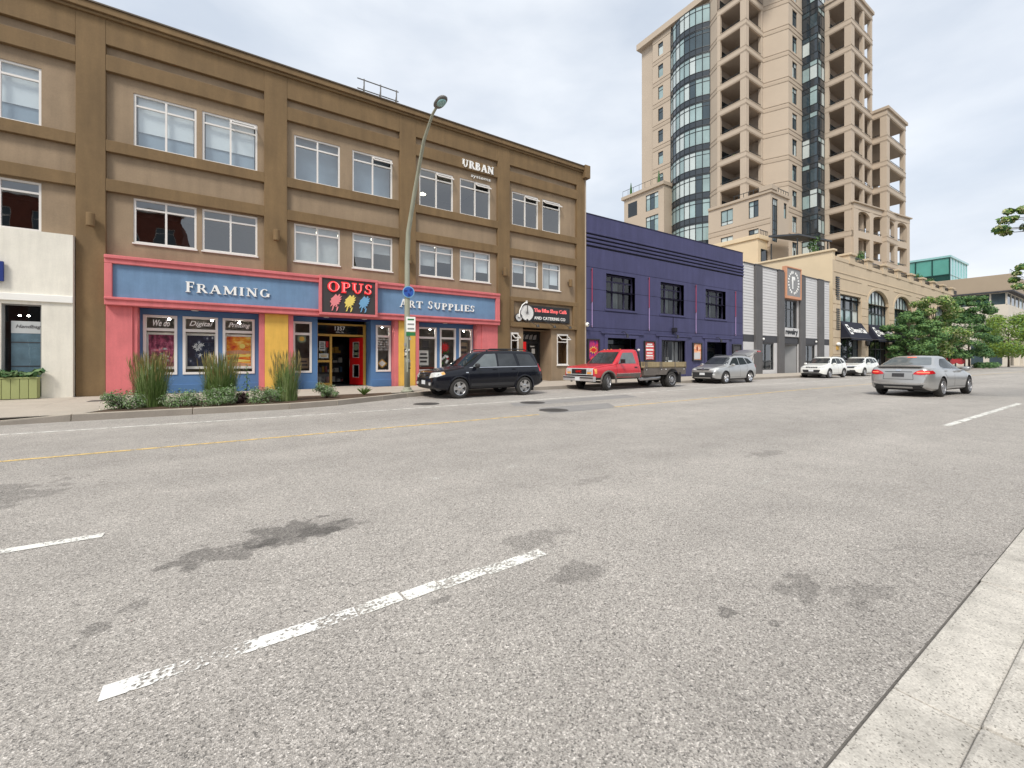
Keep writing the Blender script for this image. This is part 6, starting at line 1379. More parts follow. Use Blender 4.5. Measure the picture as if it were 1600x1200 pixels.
# --- black sport utility car
suv = dict(L=4.72, W=1.96, R=.36, wheels=(.95, 3.73), cat='car', paint='paint_black', trim_rows=2, gap=.06, flare='paint_black', mirror=(1.62, 1.16), handles=((2.40, 1.02), (3.24, 1.03)), mirror_mat='plastic',
  top=[(0, .66), (.01, .82), (.06, .93), (.22, .99), (1.05, 1.10), (1.2, 1.13), (1.98, 1.66), (2.2, 1.71), (3.0, 1.75), (4.0, 1.73), (4.3, 1.69), (4.56, 1.2), (4.66, .98), (4.72, .62)],
  belt=[(0, .62), (.06, .86), (1.2, 1.03), (4.5, 1.10), (4.65, .95), (4.72, .58)], bot=[(0, .46), (.08, .34), (.4, .29), (4.2, .31), (4.6, .40), (4.72, .5)],
  w=[(0, .70), (.05, .82), (.2, .91), (.6, .97), (4.2, .98), (4.55, .93), (4.72, .80)], rw=[(0, .82), (1.15, .84), (1.95, .70), (2.4, .75), (4.2, .75), (4.56, .82), (4.72, .85)],
  panels=[('windshield', [(-.80, 1.15), (.80, 1.15), (.64, 1.61), (-.64, 1.61)], 'front', 'carglass', dict(r=.06)), ('rear_window', [(-.72, 1.14), (.72, 1.14), (.6, 1.60), (-.6, 1.60)], 'rear', 'carglass', dict(r=.06)),
   ('side_window', [(1.50, 1.12), (2.08, 1.575), (2.52, 1.60), (2.52, 1.12)], 'side', 'carglasslight', dict(r=.03)), ('side_window', [(2.60, 1.12), (2.60, 1.605), (3.30, 1.605), (3.42, 1.13)], 'side', 'carglassmid', dict(r=.03)), ('side_window', [(3.55, 1.13), (3.44, 1.60), (4.10, 1.58), (4.36, 1.16)], 'side', 'carglassmid', dict(r=.05)),
   seam([(1.36, .40), (1.30, .75), (1.36, 1.10)]), seam([(2.56, .40), (2.56, 1.10)]), seam([(3.34, .72), (3.46, .95), (3.48, 1.1)]), seam([(1.34, .40), (3.2, .40)]),
   ('side_moulding', strip([(1.36, .66), (3.28, .68)], .085), 'side', 'paint_black', dict(off=.022, thick=.03)), ('sill_trim', strip([(1.40, .47), (3.24, .48)], .10), 'side', 'plastic', dict(off=.014, thick=.02)), ('belt_trim', strip([(1.38, 1.09), (4.4, 1.12)], .02), 'side', 'chrome', dict(off=.008)),
   ('headlight', [(.50, .72), (.86, .78), (.84, .94), (.54, .90)], 'front', 'headlamp', dict(r=.03, off=.012)), ('headlight', mir([(.50, .72), (.86, .78), (.84, .94), (.54, .90)]), 'front', 'headlamp', dict(r=.03, off=.012)), ('headlight_side', [(.08, .76), (.42, .86), (.40, .95), (.12, .92)], 'side', 'headlamp', dict(r=.03, off=.008)), ('indicator', [(.30, .84), (.42, .87), (.40, .94), (.28, .93)], 'side', 'amber', dict(off=.012)),
   ('grille', [(-.46, .70), (.46, .70), (.50, .90), (-.50, .90)], 'front', 'black', dict(r=.04, off=.01)), ('grille_bar', strip([(-.44, .75), (.44, .75)], .03), 'front', 'chrome', dict(off=.02)), ('grille_bar', strip([(-.45, .82), (.45, .82)], .03), 'front', 'chrome', dict(off=.02)), ('grille_badge', [(-.08, .75), (.08, .75), (.07, .86), (-.07, .86)], 'front', 'chrome', dict(off=.03, r=.03)),
   ('bumper_inset', [(-.70, .44), (.70, .44), (.74, .60), (-.74, .60)], 'front', 'plastic', dict(off=.02, r=.04)), ('license_plate', [(-.16, .50), (.16, .50), (.16, .64), (-.16, .64)], 'front', 'plate', dict(off=.03)), ('fog_lamp', [(.50, .48), (.66, .48), (.66, .58), (.50, .58)], 'front', 'headlamp', dict(off=.03, r=.04)), ('fog_lamp', mir([(.50, .48), (.66, .48), (.66, .58), (.50, .58)]), 'front', 'headlamp', dict(off=.03, r=.04)),
   ('tail_lamp', [(4.46, .92), (4.62, .92), (4.56, 1.20), (4.44, 1.22)], 'side', 'taillamp', dict(off=.01, r=.02)), ('side_badge', [(1.20, .90), (1.30, .90), (1.30, .93), (1.20, .93)], 'side', 'chrome', dict(off=.006))],
  extra=[lambda r, t: [part(r, 'roof_rail', 'blackmetal', lambda q, s=s: q.tube([(2.2, s*.62, 1.70), (2.35, s*.62, 1.775), (3.9, s*.62, 1.785), (4.1, s*.62, 1.72)], .02, 8)) for s in (-1, 1)],
         lambda r, t: [part(r, 'mud_flap', 'plastic', lambda q, s=s: q.box(4.12, 4.14, s*.86-.12, s*.86+.12, .18, .42), False) for s in (-1, 1)]])
make_car('parked_car', 'black sport utility car parked nose left by the kerb', suv, (5.72, 14.52, 0))

def crossover(L, H, paint, **kw):
    sx, sz = L/4.5, H/1.66
    X = lambda tab: [(a*sx, b*sz) for a, b in tab]; XW = lambda tab: [(a*sx, b) for a, b in tab]; FZ = lambda p: [(a, b*sz) for a, b in p]
    S = dict(L=L, W=1.84, R=.345, wheels=(.92*sx, 3.55*sx), cat='car', paint=paint, trim_rows=3, gap=.06, flare='plastic', mirror=(1.52*sx, 1.08*sz), handles=((2.30*sx, .98*sz), (3.12*sx, 1.0*sz)), wheel_style='alloy5',
      top=X([(0, .60), (.01, .74), (.08, .88), (.3, .97), (1.05, 1.08), (1.15, 1.10), (1.95, 1.57), (2.3, 1.64), (3.0, 1.66), (3.8, 1.61), (4.08, 1.55), (4.36, 1.14), (4.45, .95), (4.5, .6)]),
      belt=X([(0, .55), (.08, .80), (1.1, .99), (3.5, 1.05), (4.25, 1.10), (4.44, .92), (4.5, .55)]), bot=X([(0, .38), (.1, .26), (.5, .22), (4.0, .24), (4.4, .34), (4.5, .45)]),
      w=XW([(0, .58), (.05, .72), (.22, .84), (.6, .90), (4.0, .915), (4.33, .86), (4.5, .72)]), rw=XW([(0, .8), (1.1, .82), (1.95, .68), (2.4, .72), (3.9, .72), (4.4, .8), (4.5, .82)]))
    S['panels'] = [('windshield', FZ([(-.74, 1.11), (.74, 1.11), (.57, 1.53), (-.57, 1.53)]), 'front', 'carglassmid', dict(r=.06)), ('rear_window', FZ([(-.62, 1.14), (.62, 1.14), (.52, 1.50), (-.52, 1.50)]), 'rear', 'carglass', dict(r=.06)),
      ('side_window', X([(1.42, 1.07), (2.05, 1.49), (2.40, 1.52), (2.40, 1.08)]), 'side', 'carglass', dict(r=.03)), ('side_window', X([(2.47, 1.08), (2.47, 1.525), (3.10, 1.51), (3.30, 1.12)]), 'side', 'carglass', dict(r=.03)), ('side_window', X([(3.38, 1.13), (3.22, 1.50), (3.60, 1.46), (3.92, 1.20)]), 'side', 'carglass', dict(r=.04)),
      seam(X([(1.30, .36), (1.26, .7), (1.30, 1.04)])), seam(X([(2.44, .36), (2.44, 1.06)])), seam(X([(3.14, .72), (3.28, .9), (3.32, 1.08)])), seam(X([(1.28, .38), (3.05, .40)])),
      ('headlight', FZ([(.40, .76), (.80, .80), (.80, .90), (.46, .85)]), 'front', 'headlamp', dict(r=.025, off=.012)), ('headlight', mir(FZ([(.40, .76), (.80, .80), (.80, .90), (.46, .85)])), 'front', 'headlamp', dict(r=.025, off=.012)), ('headlight_side', X([(.10, .80), (.48, .90), (.30, .92), (.12, .90)]), 'side', 'headlamp', dict(off=.008, r=.02)),
      ('license_plate', FZ([(-.16, .50), (.16, .50), (.16, .63), (-.16, .63)]), 'front', 'plate', dict(off=.035)), ('tail_lamp', X([(4.22, .92), (4.42, .92), (4.34, 1.10), (4.12, 1.08)]), 'side', 'taillamp', dict(off=.01, r=.02)), ('tail_lamp_rear', FZ([(.42, .90), (.80, .92), (.74, 1.06), (.46, 1.02)]), 'rear', 'taillamp', dict(off=.01, r=.02)), ('tail_lamp_rear', mir(FZ([(.42, .90), (.80, .92), (.74, 1.06), (.46, 1.02)])), 'rear', 'taillamp', dict(off=.01, r=.02))]
    S['extra'] = [lambda r, t: [part(r, 'roof_rail', 'blackmetal', lambda q, s=s: q.tube([(2.1*sx, s*.56, 1.60*sz), (2.3*sx, s*.56, 1.685*sz), (3.6*sx, s*.56, 1.67*sz), (3.8*sx, s*.56, 1.60*sz)], .016, 6)) for s in (-1, 1)]]
    S.update(kw.get('over', {})); S['panels'] += [(a, FZ(b) if c in ('front', 'rear') else X(b), c, d, e) for a, b, c, d, e in kw.get('panels', ())]; S['extra'] += list(kw.get('extra', ()))
    return S
# --- silver crossover with raised tailgate
def tailgate(r, t):
    T = Matrix(((1, 0, 0, 0), (0, 1, 0, 0), (0, 0, 1, 0), (0, 0, 0, 1)))
    q = MB(); prof = [(4.02, 1.64), (4.35, 1.80), (4.75, 1.96), (5.15, 2.04), (5.20, 2.00), (4.78, 1.88), (4.38, 1.72), (4.05, 1.57)]
    rows = []; ws = [.60, .66, .70, .62, .62, .66, .62, .56]
    vs = [(x, -w, z-.03) for (x, z), w in zip(prof, ws)]+[(x, -w*.5, z) for (x, z), w in zip(prof, ws)]+[(x, w*.5, z) for (x, z), w in zip(prof, ws)]+[(x, w, z-.03) for (x, z), w in zip(prof, ws)]
    fs = [tuple(range(8))]+[tuple(24+i for i in range(8))[::-1]]
    for k in range(3): fs += [(k*8+i, (k+1)*8+i, (k+1)*8+(i+1) % 8, k*8+(i+1) % 8) for i in range(8)]
    q.add(vs, fs); tg = q.obj('tailgate', 'paint_silver', r); tg['label'] = 'raised silver tailgate'; smooth_mesh(tg.data, 40)
    q = MB(); q.box(4.80, 5.12, -.71, -.40, 1.875, 1.955); q.box(4.80, 5.12, .40, .71, 1.875, 1.955); q.obj('tail_lamp', 'taillamp', tg)
    for s in (-1, 1): q = MB(); q.tube([(4.20, s*.62, 1.25), (4.55, s*.62, 1.78)], .012, 6); q.obj('gas_strut', 'blackmetal', tg)
    q = MB(); q.add([(4.10, -.55, 1.60), (4.44, -.55, 1.74), (4.44, .55, 1.74), (4.10, .55, 1.60)], [(0, 1, 2, 3)]); q.obj('glass', 'carglass', tg)
S1 = crossover(4.45, 1.66, 'paint_silver', over=dict(rim='chrome'), extra=[tailgate], panels=[('boot_opening', [(-.66, .78), (.66, .78), (.62, 1.2), (.54, 1.52), (-.54, 1.52), (-.62, 1.2)], 'rear', 'black', dict(off=.014, r=.05)),
     ('grille', [(-.34, .78), (.34, .78), (.42, .84), (-.42, .84)], 'front', 'black', dict(off=.01, r=.02)), ('badge', [(-.08, .78), (.08, .78), (.08, .87), (-.08, .87)], 'front', 'chrome', dict(off=.03, r=.035)), ('lower_grille', [(-.60, .36), (.60, .36), (.66, .66), (-.66, .66)], 'front', 'plastic', dict(off=.012, r=.05)), ('skid_trim', strip([(-.5, .35), (.5, .35)], .05), 'front', 'alloy', dict(off=.03)),
     ('fog_lamp', [(.62, .50), (.74, .50), (.72, .58), (.62, .58)], 'front', 'headlamp', dict(off=.02, r=.03)), ('fog_lamp', mir([(.62, .50), (.74, .50), (.72, .58), (.62, .58)]), 'front', 'headlamp', dict(off=.02, r=.03))])
make_car('parked_car', 'silver crossover car with its tailgate raised behind the red truck', S1, (22.78, 14.66, 0))
# --- two white crossovers
slots = [('grille_slot', rnd([(-.40+i*.116, .76), (-.31+i*.116, .76), (-.31+i*.116, .86), (-.40+i*.116, .86)], .02), 'front', 'black', dict(off=.012)) for i in range(7)]
S2 = crossover(4.4, 1.65, 'paint_white', over=dict(rim='steel', group='white crossovers parked past the hall', wheel_style='alloy10'), panels=slots+[('lower_grille', [(-.52, .42), (.52, .42), (.60, .64), (-.60, .64)], 'front', 'plastic', dict(off=.012, r=.05)), ('bumper_trim', strip([(-.62, .34), (.62, .34)], .08), 'front', 'plastic', dict(off=.02))])
make_car('parked_car', 'white crossover with slotted grille parked in front of the grey-columned hall', S2, (36.75, 14.68, 0))
S3 = crossover(4.6, 1.66, 'paint_white', over=dict(rim='steel', group='white crossovers parked past the hall', wheel_style='alloy10'), panels=[('grille', [(-.46, .70), (.46, .70), (.50, .86), (-.50, .86)], 'front', 'black', dict(off=.012, r=.03)), ('grille_bar', strip([(-.6, .86), (0, .82), (.6, .86)], .04), 'front', 'chrome', dict(off=.02)), ('lower_grille', [(-.62, .34), (.62, .34), (.52, .54), (-.52, .54)], 'front', 'plastic', dict(off=.015, r=.05))])
make_car('parked_car', 'white crossover with dark grille parked between the other white car and the sedan', S3, (43.6, 14.70, 0))
# --- silver sedan driving away
tl = [(.40, .80), (.62, .775), (.86, .82), (.86, .92), (.60, .95), (.46, .885)]
sed = dict(L=4.83, W=1.85, R=.34, wheels=(.95, 3.76), cat='car', paint='paint_silver', trim_rows=2, gap=.05, mirror=(1.62, .98), handles=((2.55, .90), (3.42, .92)), wheel_style='alloy10', rim='steel', smooth=3,
  top=[(0, .52), (.01, .62), (.08, .72), (.4, .82), (1.2, .94), (1.35, .97), (2.2, 1.38), (2.55, 1.45), (3.0, 1.475), (3.45, 1.43), (4.15, 1.14), (4.3, 1.10), (4.66, 1.075), (4.72, 1.06), (4.78, .96), (4.83, .62)],
  belt=[(0, .46), (.1, .66), (1.3, .90), (3.5, .97), (4.2, 1.00), (4.68, .98), (4.76, .88), (4.83, .56)], bot=[(0, .30), (.12, .2), (4.4, .21), (4.72, .27), (4.83, .38)],
  w=[(0, .5), (.05, .66), (.3, .84), (.7, .915), (4.0, .925), (4.45, .89), (4.7, .82), (4.78, .78), (4.83, .68)], rw=[(0, .8), (1.3, .82), (2.2, .64), (2.8, .68), (3.45, .66), (4.1, .82), (4.3, .88), (4.83, .88)],
  panels=[('windshield', [(-.74, .99), (.74, .99), (.56, 1.36), (-.56, 1.36)], 'front', 'carglass', dict(r=.06)), ('rear_window', [(-.70, 1.125), (.70, 1.125), (.53, 1.40), (-.53, 1.40)], 'rear', 'carglasslight', dict(r=.05, step=.05)),
   ('side_window', [(1.50, .97), (2.20, 1.31), (2.58, 1.355), (2.56, .98)], 'side', 'carglass', dict(r=.03)), ('side_window', [(2.64, .98), (2.66, 1.36), (3.15, 1.35), (3.66, 1.12), (3.66, 1.03), (3.45, 1.0)], 'side', 'carglass', dict(r=.04)), ('window_trim', strip([(1.40, .95), (2.6, .965), (3.5, .99), (3.74, 1.06)], .022), 'side', 'chrome', dict(off=.008)),
   seam([(1.36, .34), (1.30, .65), (1.36, .92)]), seam([(2.60, .34), (2.60, .95)]), seam([(3.34, .66), (3.55, .82), (3.62, 1.0)]), seam([(1.36, .34), (3.25, .36)]),
   ('tail_lamp', tl, 'rear', 'taillamp', dict(off=.014, r=.03)), ('tail_lamp', mir(tl), 'rear', 'taillamp', dict(off=.014, r=.03)), ('lamp_glow', [(.50, .845), (.80, .85), (.80, .885), (.52, .89)], 'rear', 'tailglow', dict(off=.022, r=.01)), ('lamp_glow', mir([(.56, .85), (.74, .855), (.74, .875), (.57, .88)]), 'rear', 'tailglow', dict(off=.022, r=.01)), ('tail_lamp_side', [(4.40, .83), (4.76, .80), (4.74, .92), (4.52, .94)], 'side', 'taillamp', dict(off=.010, r=.03)),
   ('license_plate', [(-.17, .70), (.17, .70), (.17, .83), (-.17, .83)], 'rear', 'platedark', dict(off=.012)), ('plate_recess', rnd([(-.30, .66), (.30, .66), (.34, .86), (-.34, .86)], .04), 'rear', 'paint_silver', dict(off=.003)), ('boot_gap', strip([(-.38, .885), (.38, .885)], .018), 'rear', 'black', dict(off=.006)), ('boot_gap', strip([(.40, .80), (.42, .62)], .012), 'rear', 'black', dict(off=.005)), ('boot_gap', strip([(-.40, .80), (-.42, .62)], .012), 'rear', 'black', dict(off=.005)), ('boot_gap', strip([(-.42, .62), (.42, .62)], .012), 'rear', 'black', dict(off=.005)),
   ('badge', rnd([(-.07, .91), (.07, .91), (.07, .96), (-.07, .96)], .024), 'rear', 'chrome', dict(off=.012)), ('diffuser', [(-.62, .30), (.62, .30), (.70, .44), (.5, .42), (-.5, .42), (-.70, .44)], 'rear', 'plastic', dict(off=.010, r=.03)), ('bumper_crease', strip([(-.74, .50), (-.5, .465), (.5, .465), (.74, .50)], .03), 'rear', 'chrome', dict(off=.012)), ('diffuser_bar', strip([(-.40, .34), (.40, .34)], .05), 'rear', 'paint_silver', dict(off=.03)),
   ('exhaust', rnd([(.46, .33), (.62, .34), (.62, .40), (.46, .39)], .025), 'rear', 'black', dict(off=.03)), ('exhaust', mir(rnd([(.46, .33), (.62, .34), (.62, .40), (.46, .39)], .025)), 'rear', 'black', dict(off=.03)), ('brake_light', [(-.13, 1.395), (.13, 1.395), (.13, 1.405), (-.13, 1.405)], 'rear', 'tailglow', dict(off=.02)),
   ('headlight', [(.42, .62), (.76, .66), (.72, .74), (.46, .70)], 'front', 'headlamp', dict(off=.01)), ('headlight', mir([(.42, .62), (.76, .66), (.72, .74), (.46, .70)]), 'front', 'headlamp', dict(off=.01)), ('grille', [(-.4, .48), (.4, .48), (.44, .66), (-.44, .66)], 'front', 'black', dict(off=.01, r=.03))],
  extra=[lambda r, t: part(r, 'spoiler_lip', 'paint_silver', lambda q: q.add([(4.56, -.66, 1.075), (4.76, -.62, 1.10), (4.79, 0, 1.115), (4.76, .62, 1.10), (4.56, .66, 1.075), (4.55, 0, 1.095), (4.75, -.62, 1.06), (4.77, 0, 1.07), (4.75, .62, 1.06)], [(0, 1, 2, 5), (5, 2, 3, 4), (1, 6, 7, 2), (2, 7, 8, 3)]), False)])
make_car('moving_car', 'silver sedan driving away with its red tail lamps lit', sed, (25.88, 5.19, 0), math.pi-.054).scale = (1.045, 1.045, 1.045)
# --- red flatbed truck
def truck():
    root = thing('flatbed_truck', 'red pickup truck with a wooden sided flatbed and turned front wheels', 'truck', (13.13, 14.52, 0), None, True)
    S = dict(L=3.05, W=1.96, R=.39, wheels=(.87,), trim_rows=3, gap=.08, smooth=1,
      top=[(0, .74), (.008, 1.00), (.03, 1.06), (.2, 1.10), (1.15, 1.20), (1.27, 1.215), (1.92, 1.80), (2.08, 1.875), (2.8, 1.89), (2.92, 1.84), (3.02, 1.2), (3.05, .75)],
      belt=[(0, .72), (.03, 1.0), (1.27, 1.13), (3.0, 1.15), (3.05, .7)], bot=[(0, .60), (.05, .56), (.5, .52), (3.0, .50), (3.05, .52)], w=[(0, .955), (.03, .97), (.3, .98), (3.0, .98), (3.05, .96)], rw=[(0, .93), (1.25, .93), (1.92, .76), (2.85, .78), (3.05, .9)])
    me, tree = car_body(S); b = cut_arches(me, S, ['paint_red', 'bedsteel']); smooth_mesh(b, 30); b.name = 'cab'; link('cab', b, root)
    P = lambda *a, **k: panel(root, tree, *a, **k)
    P('windshield', [(-.80, 1.23), (.80, 1.23), (.66, 1.74), (-.66, 1.74)], 'front', 'carglassmid', r=.05); P('side_window', [(1.55, 1.20), (1.98, 1.70), (2.62, 1.72), (2.74, 1.20)], 'side', 'carglasslight', r=.05); P('rear_window', [(-.6, 1.25), (.6, 1.25), (.55, 1.65), (-.55, 1.65)], 'rear', 'carglass', r=.05)
    P('windshield_surround', strip([(-.84, 1.21), (.84, 1.21)], .03), 'front', 'plastic')
    for pts in ([(1.42, .60), (1.40, 1.15), (1.52, 1.22)], [(2.86, .60), (2.86, 1.2)], [(1.42, .60), (2.86, .60)]): P('door_gap', strip(pts, .014), 'side', 'black', off=.002, thick=.006)
    P('lower_panel', [(1.38, .56), (3.0, .56), (3.0, .74), (1.38, .72)], 'side', 'bedsteel', off=.008); P('door_trim', strip([(1.40, .745), (3.0, .76)], .02), 'side', 'chrome', off=.012); P('door_handle', [(2.58, 1.0), (2.76, 1.0), (2.76, 1.05), (2.58, 1.05)], 'side', 'plastic', off=.02)
    P('grille_surround', [(-.88, .70), (.88, .70), (.88, 1.0), (-.88, 1.0)], 'front', 'bannerwhite', off=.01); P('grille', [(-.48, .74), (.48, .74), (.48, .96), (-.48, .96)], 'front', 'black', off=.025)
    for i in range(7): P('grille_bar', strip([(-.42+i*.14, .75), (-.42+i*.14, .95)], .02), 'front', 'blackmetal', off=.032)
    for s in (1, -1):
        f = (lambda p: p) if s == 1 else mir
        P('headlight', f([(.54, .86), (.80, .86), (.80, .96), (.54, .96)]), 'front', 'headlamp', off=.025); P('indicator', f([(.54, .74), (.80, .74), (.80, .83), (.54, .83)]), 'front', 'amber', off=.025)
    P('corner_lamp', [(.03, .76), (.16, .76), (.16, .97), (.03, .97)], 'side', 'amber', off=.01)
    T = Matrix.Translation((-.034, 0, 0)) @ Matrix.Rotation(R(-90), 4, 'Z'); text('GMC', -.19, .19, .80, .90, 0, 'red', root, depth=.012, bold=.02, T=T)
    part(root, 'bumper', 'bumperchrome', lambda q: q.prism(rnd([(-.10, .42), (.06, .42), (.06, .64), (-.10, .64)], .03), 'y', -1.0, 1.0), False); part(root, 'bumper_strip', 'plastic', lambda q: q.box(-.112, -.10, -.98, .98, .55, .60), False); part(root, 'license_plate', 'plate', lambda q: q.box(-.118, -.112, -.16, .16, .44, .60), False); part(root, 'valance', 'black', lambda q: q.box(.0, .1, -.9, .9, .60, .74), False)
    for s in (-1, 1):
        pts = []
        for k in range(13): a = R(196*k/12-8); pts.append((.87+.47*math.cos(a), s*.985, .40+.47*math.sin(a)))
        part(root, 'wheel_arch_trim', 'bedsteel', lambda q: q.tube(pts, .045, 8)); part(root, 'mirror', 'black', lambda q: q.box(1.60, 1.66, s*1.0 if s > 0 else -1.24, s*1.24 if s > 0 else -1.0, 1.22, 1.40), False); part(root, 'mirror_arm', 'black', lambda q: q.tube([(1.62, s*.9, 1.2), (1.63, s*1.1, 1.24)], .015, 6))
        wheel(root, .87, s*.84, .39, .24, s, 'alloy5', R(24), 'steel'); wheel(root, 5.37, s*.86, .385, .22, s, 'dual', 0, 'steel'); wheel(root, 5.37, s*.60, .385, .22, s, 'dual', 0, 'steel')
        part(root, 'roof_lamp', 'amber', lambda q: [q.blob((2.12, s*y, 1.875), (.05, .03, .02), 2, 6) for y in (.06, .3, .52)] if s > 0 else q.blob((2.12, -.5, 1.875), (.05, .03, .02), 2, 6))
        # bed sides
        q = MB(); x0, x1 = 3.22, 6.45; n = 14; pr = [(x0, .64), (4.88, .64)]+[(5.37-.49*math.cos(math.pi*k/n), .50+.44*math.sin(math.pi*k/n)) if True else 0 for k in range(3, n-2)]+[(5.88, .64), (x1, .64), (x1, .99), (x0, .99)]
        q.prism(pr, 'y', s*.97-.015, s*.97+.015); q.obj('bed_skirt', 'bedsteel', root)
        for a, c in ((3.24, 4.34), (4.36, 5.5), (5.52, 6.46)):
            q = MB(); q.box(a, c, s*1.0-.02, s*1.0+.02, 1.03, 1.15+random.uniform(-.004, .004)); q.obj('side_board', 'bedwood', root, bevel=.006); q = MB(); q.box(a+.01, c-.01, s*1.0-.018, s*1.0+.018, 1.158, 1.27); q.obj('side_board', 'bedwood', root, bevel=.006)
        for x in (3.26, 3.36, 4.33, 4.45, 5.49, 6.40): q = MB(); q.box(x, x+.05, s*1.0-.034, s*1.0+.034, .95, 1.28); q.obj('stake', 'bedsteel', root)
        for x in (3.4, 4.5, 4.85, 6.3): part(root, 'marker_lamp', 'bannerwhite', lambda q: q.blob((x, s*.99, .90), (.035, .02, .035), 2, 6))
        part(root, 'mud_flap', 'plastic', lambda q: q.box(5.92, 5.94, s*.86-.2, s*.86+.2, .22, .75), False)
        q = MB(); q.tube([(3.12, s*.85, .98), (3.10, s*.85, 1.3), (2.98, s*.80, 1.86)], .035, 8); q.obj('rack_post', 'blackmetal', root)
    part(root, 'rack_bar', 'blackmetal', lambda q: [q.tube([(2.98+dx, -.85, z), (2.98+dx, .85, z)], .03, 8) for dx, z in ((0, 1.86), (.06, 1.6), (.12, 1.3))]); part(root, 'work_lamp', 'headlamp', lambda q: q.blob((2.98, -.86, 1.84), (.04, .07, .06), 2.5, 6))
    part(root, 'bed_deck', 'bedwood', lambda q: q.box(3.22, 6.46, -.98, .98, .98, 1.03), False); part(root, 'chassis', 'black', lambda q: (q.box(.4, 6.4, -.45, -.33, .46, .62), q.box(.4, 6.4, .33, .45, .46, .62), q.box(3.3, 6.4, -.45, .45, .66, .97), q.box(.2, 3.0, -.6, .6, .50, .58)), False); part(root, 'rear_axle', 'black', lambda q: (q.tube([(5.37, -.85, .385), (5.37, .85, .385)], .07, 10), q.blob((5.37, 0, .385), (.2, .2, .2), 2, 8))); part(root, 'front_axle', 'black', lambda q: q.tube([(.87, -.75, .36), (.87, .75, .36)], .05, 8))
    part(root, 'fuel_tank', 'steel', lambda q: q.tube([(3.1, -.72, .50), (3.2, -.74, .46), (4.6, -.74, .50), (4.75, -.72, .52)], [.03, .10, .11, .05], 12)); part(root, 'tool_box', 'bedsteel', lambda q: q.box(3.3, 4.1, -.95, -.6, .58, .95), False); part(root, 'tail_board', 'bedwood', lambda q: q.box(6.44, 6.48, -.98, .98, 1.04, 1.26), False); part(root, 'tail_lamp', 'taillamp', lambda q: (q.box(6.46, 6.5, -.95, -.7, .8, .9), q.box(6.46, 6.5, .7, .95, .8, .9)), False)
truck()

# ------------------------------------------------------------------ planting
def leaf_cloud(q, centres, rad, count, size, rng, mats=1, flat=.6, aspect=.55):
    for _ in range(count):
        c = rng.choice(centres); d = Vector((rng.gauss(0, 1), rng.gauss(0, 1), rng.gauss(0, 1))).normalized()
        r = c[1]*(rng.random()**.35); p = Vector(c[0])+Vector((d.x*r, d.y*r, d.z*r*flat))
        n = (d+Vector((rng.uniform(-.7, .7), rng.uniform(-.7, .7), rng.uniform(-.2, .9)))).normalized(); a = n.orthogonal().normalized(); b = n.cross(a); t = rng.uniform(0, 6.28); a, b = a*math.cos(t)+b*math.sin(t), b*math.cos(t)-a*math.sin(t)
        s = size*rng.uniform(.6, 1.3); w_ = s*aspect
        q.add([p-a*s*.5, p+b*w_*.5-n*s*.06, p+a*s*.5, p-b*w_*.5-n*s*.06], [(0, 1, 2, 3)], rng.randrange(mats) if mats > 1 else 0)
def grass_clump(x, y, h, wd, n, lab, seed, sparse=1.0):
    rng = random.Random(seed); t = thing('ornamental_grass', lab, 'grass', (x, y, .155), 'tall grasses in the kerb bed')
    g = MB(); pl = MB()
    for i in range(n):
        a = rng.uniform(0, 6.283); r0 = wd*.34*math.sqrt(rng.random()); bx, by = x+r0*math.cos(a), y+r0*math.sin(a); a2 = a+rng.uniform(-.6, .6)
        tall = rng.random() < .35; hh = h*(rng.uniform(.60, 1.02) if tall else rng.uniform(.35, .78)); lean = wd*(rng.uniform(.02, .26) if tall else rng.uniform(.08, .42)); droop = 0 if tall else rng.uniform(0, .35)*hh
        dx, dy = math.cos(a2), math.sin(a2); sx, sy = -dy, dx; w0 = rng.uniform(.005, .010); m = 1 if rng.random() < .35 else 0; prev = None; K = 5; pts = []
        for k in range(K+1):
            u = k/K; o = lean*u**1.6; z = .155+hh*(u if tall else u*(1.25-.25*u))-droop*u**3; ww = w0*(1-u*.85)
            pts += [(bx+dx*o-sx*ww, by+dy*o-sy*ww, z), (bx+dx*o+sx*ww, by+dy*o+sy*ww, z)]
        g.add(pts, [(2*k, 2*k+1, 2*k+3, 2*k+2) for k in range(K)], m)
        if tall and rng.random() < .42:
            px_, py_, pz = bx+dx*lean, by+dy*lean, .155+hh
            for k in range(2):
                an = rng.uniform(0, 3.14); ux, uy = math.cos(an)*.008, math.sin(an)*.008; zl = rng.uniform(.16, .30)
                pl.add([(px_-ux*.4-dx*.03, py_-uy*.4-dy*.03, pz-zl), (px_+ux*.4-dx*.03, py_+uy*.4-dy*.03, pz-zl), (px_+ux, py_+uy, pz-zl*.4), (px_, py_, pz+.03), (px_-ux, py_-uy, pz-zl*.4)], [(0, 1, 2, 3, 4)])
    g.obj('blades', ['blade', 'blade2'], t); pl.obj('plumes', 'plume', t)
grass_clump(-1.78, 14.35, 1.42, .82, 1500, 'dense tall grass clump at the left end of the kerb bed', 1)
grass_clump(-.30, 14.42, 1.42, .92, 1700, 'broad tall grass clump before the Printing shop window', 2)
grass_clump(1.32, 14.25, 1.50, .85, 750, 'thin wispy tall grass clump in front of the yellow pier', 3)
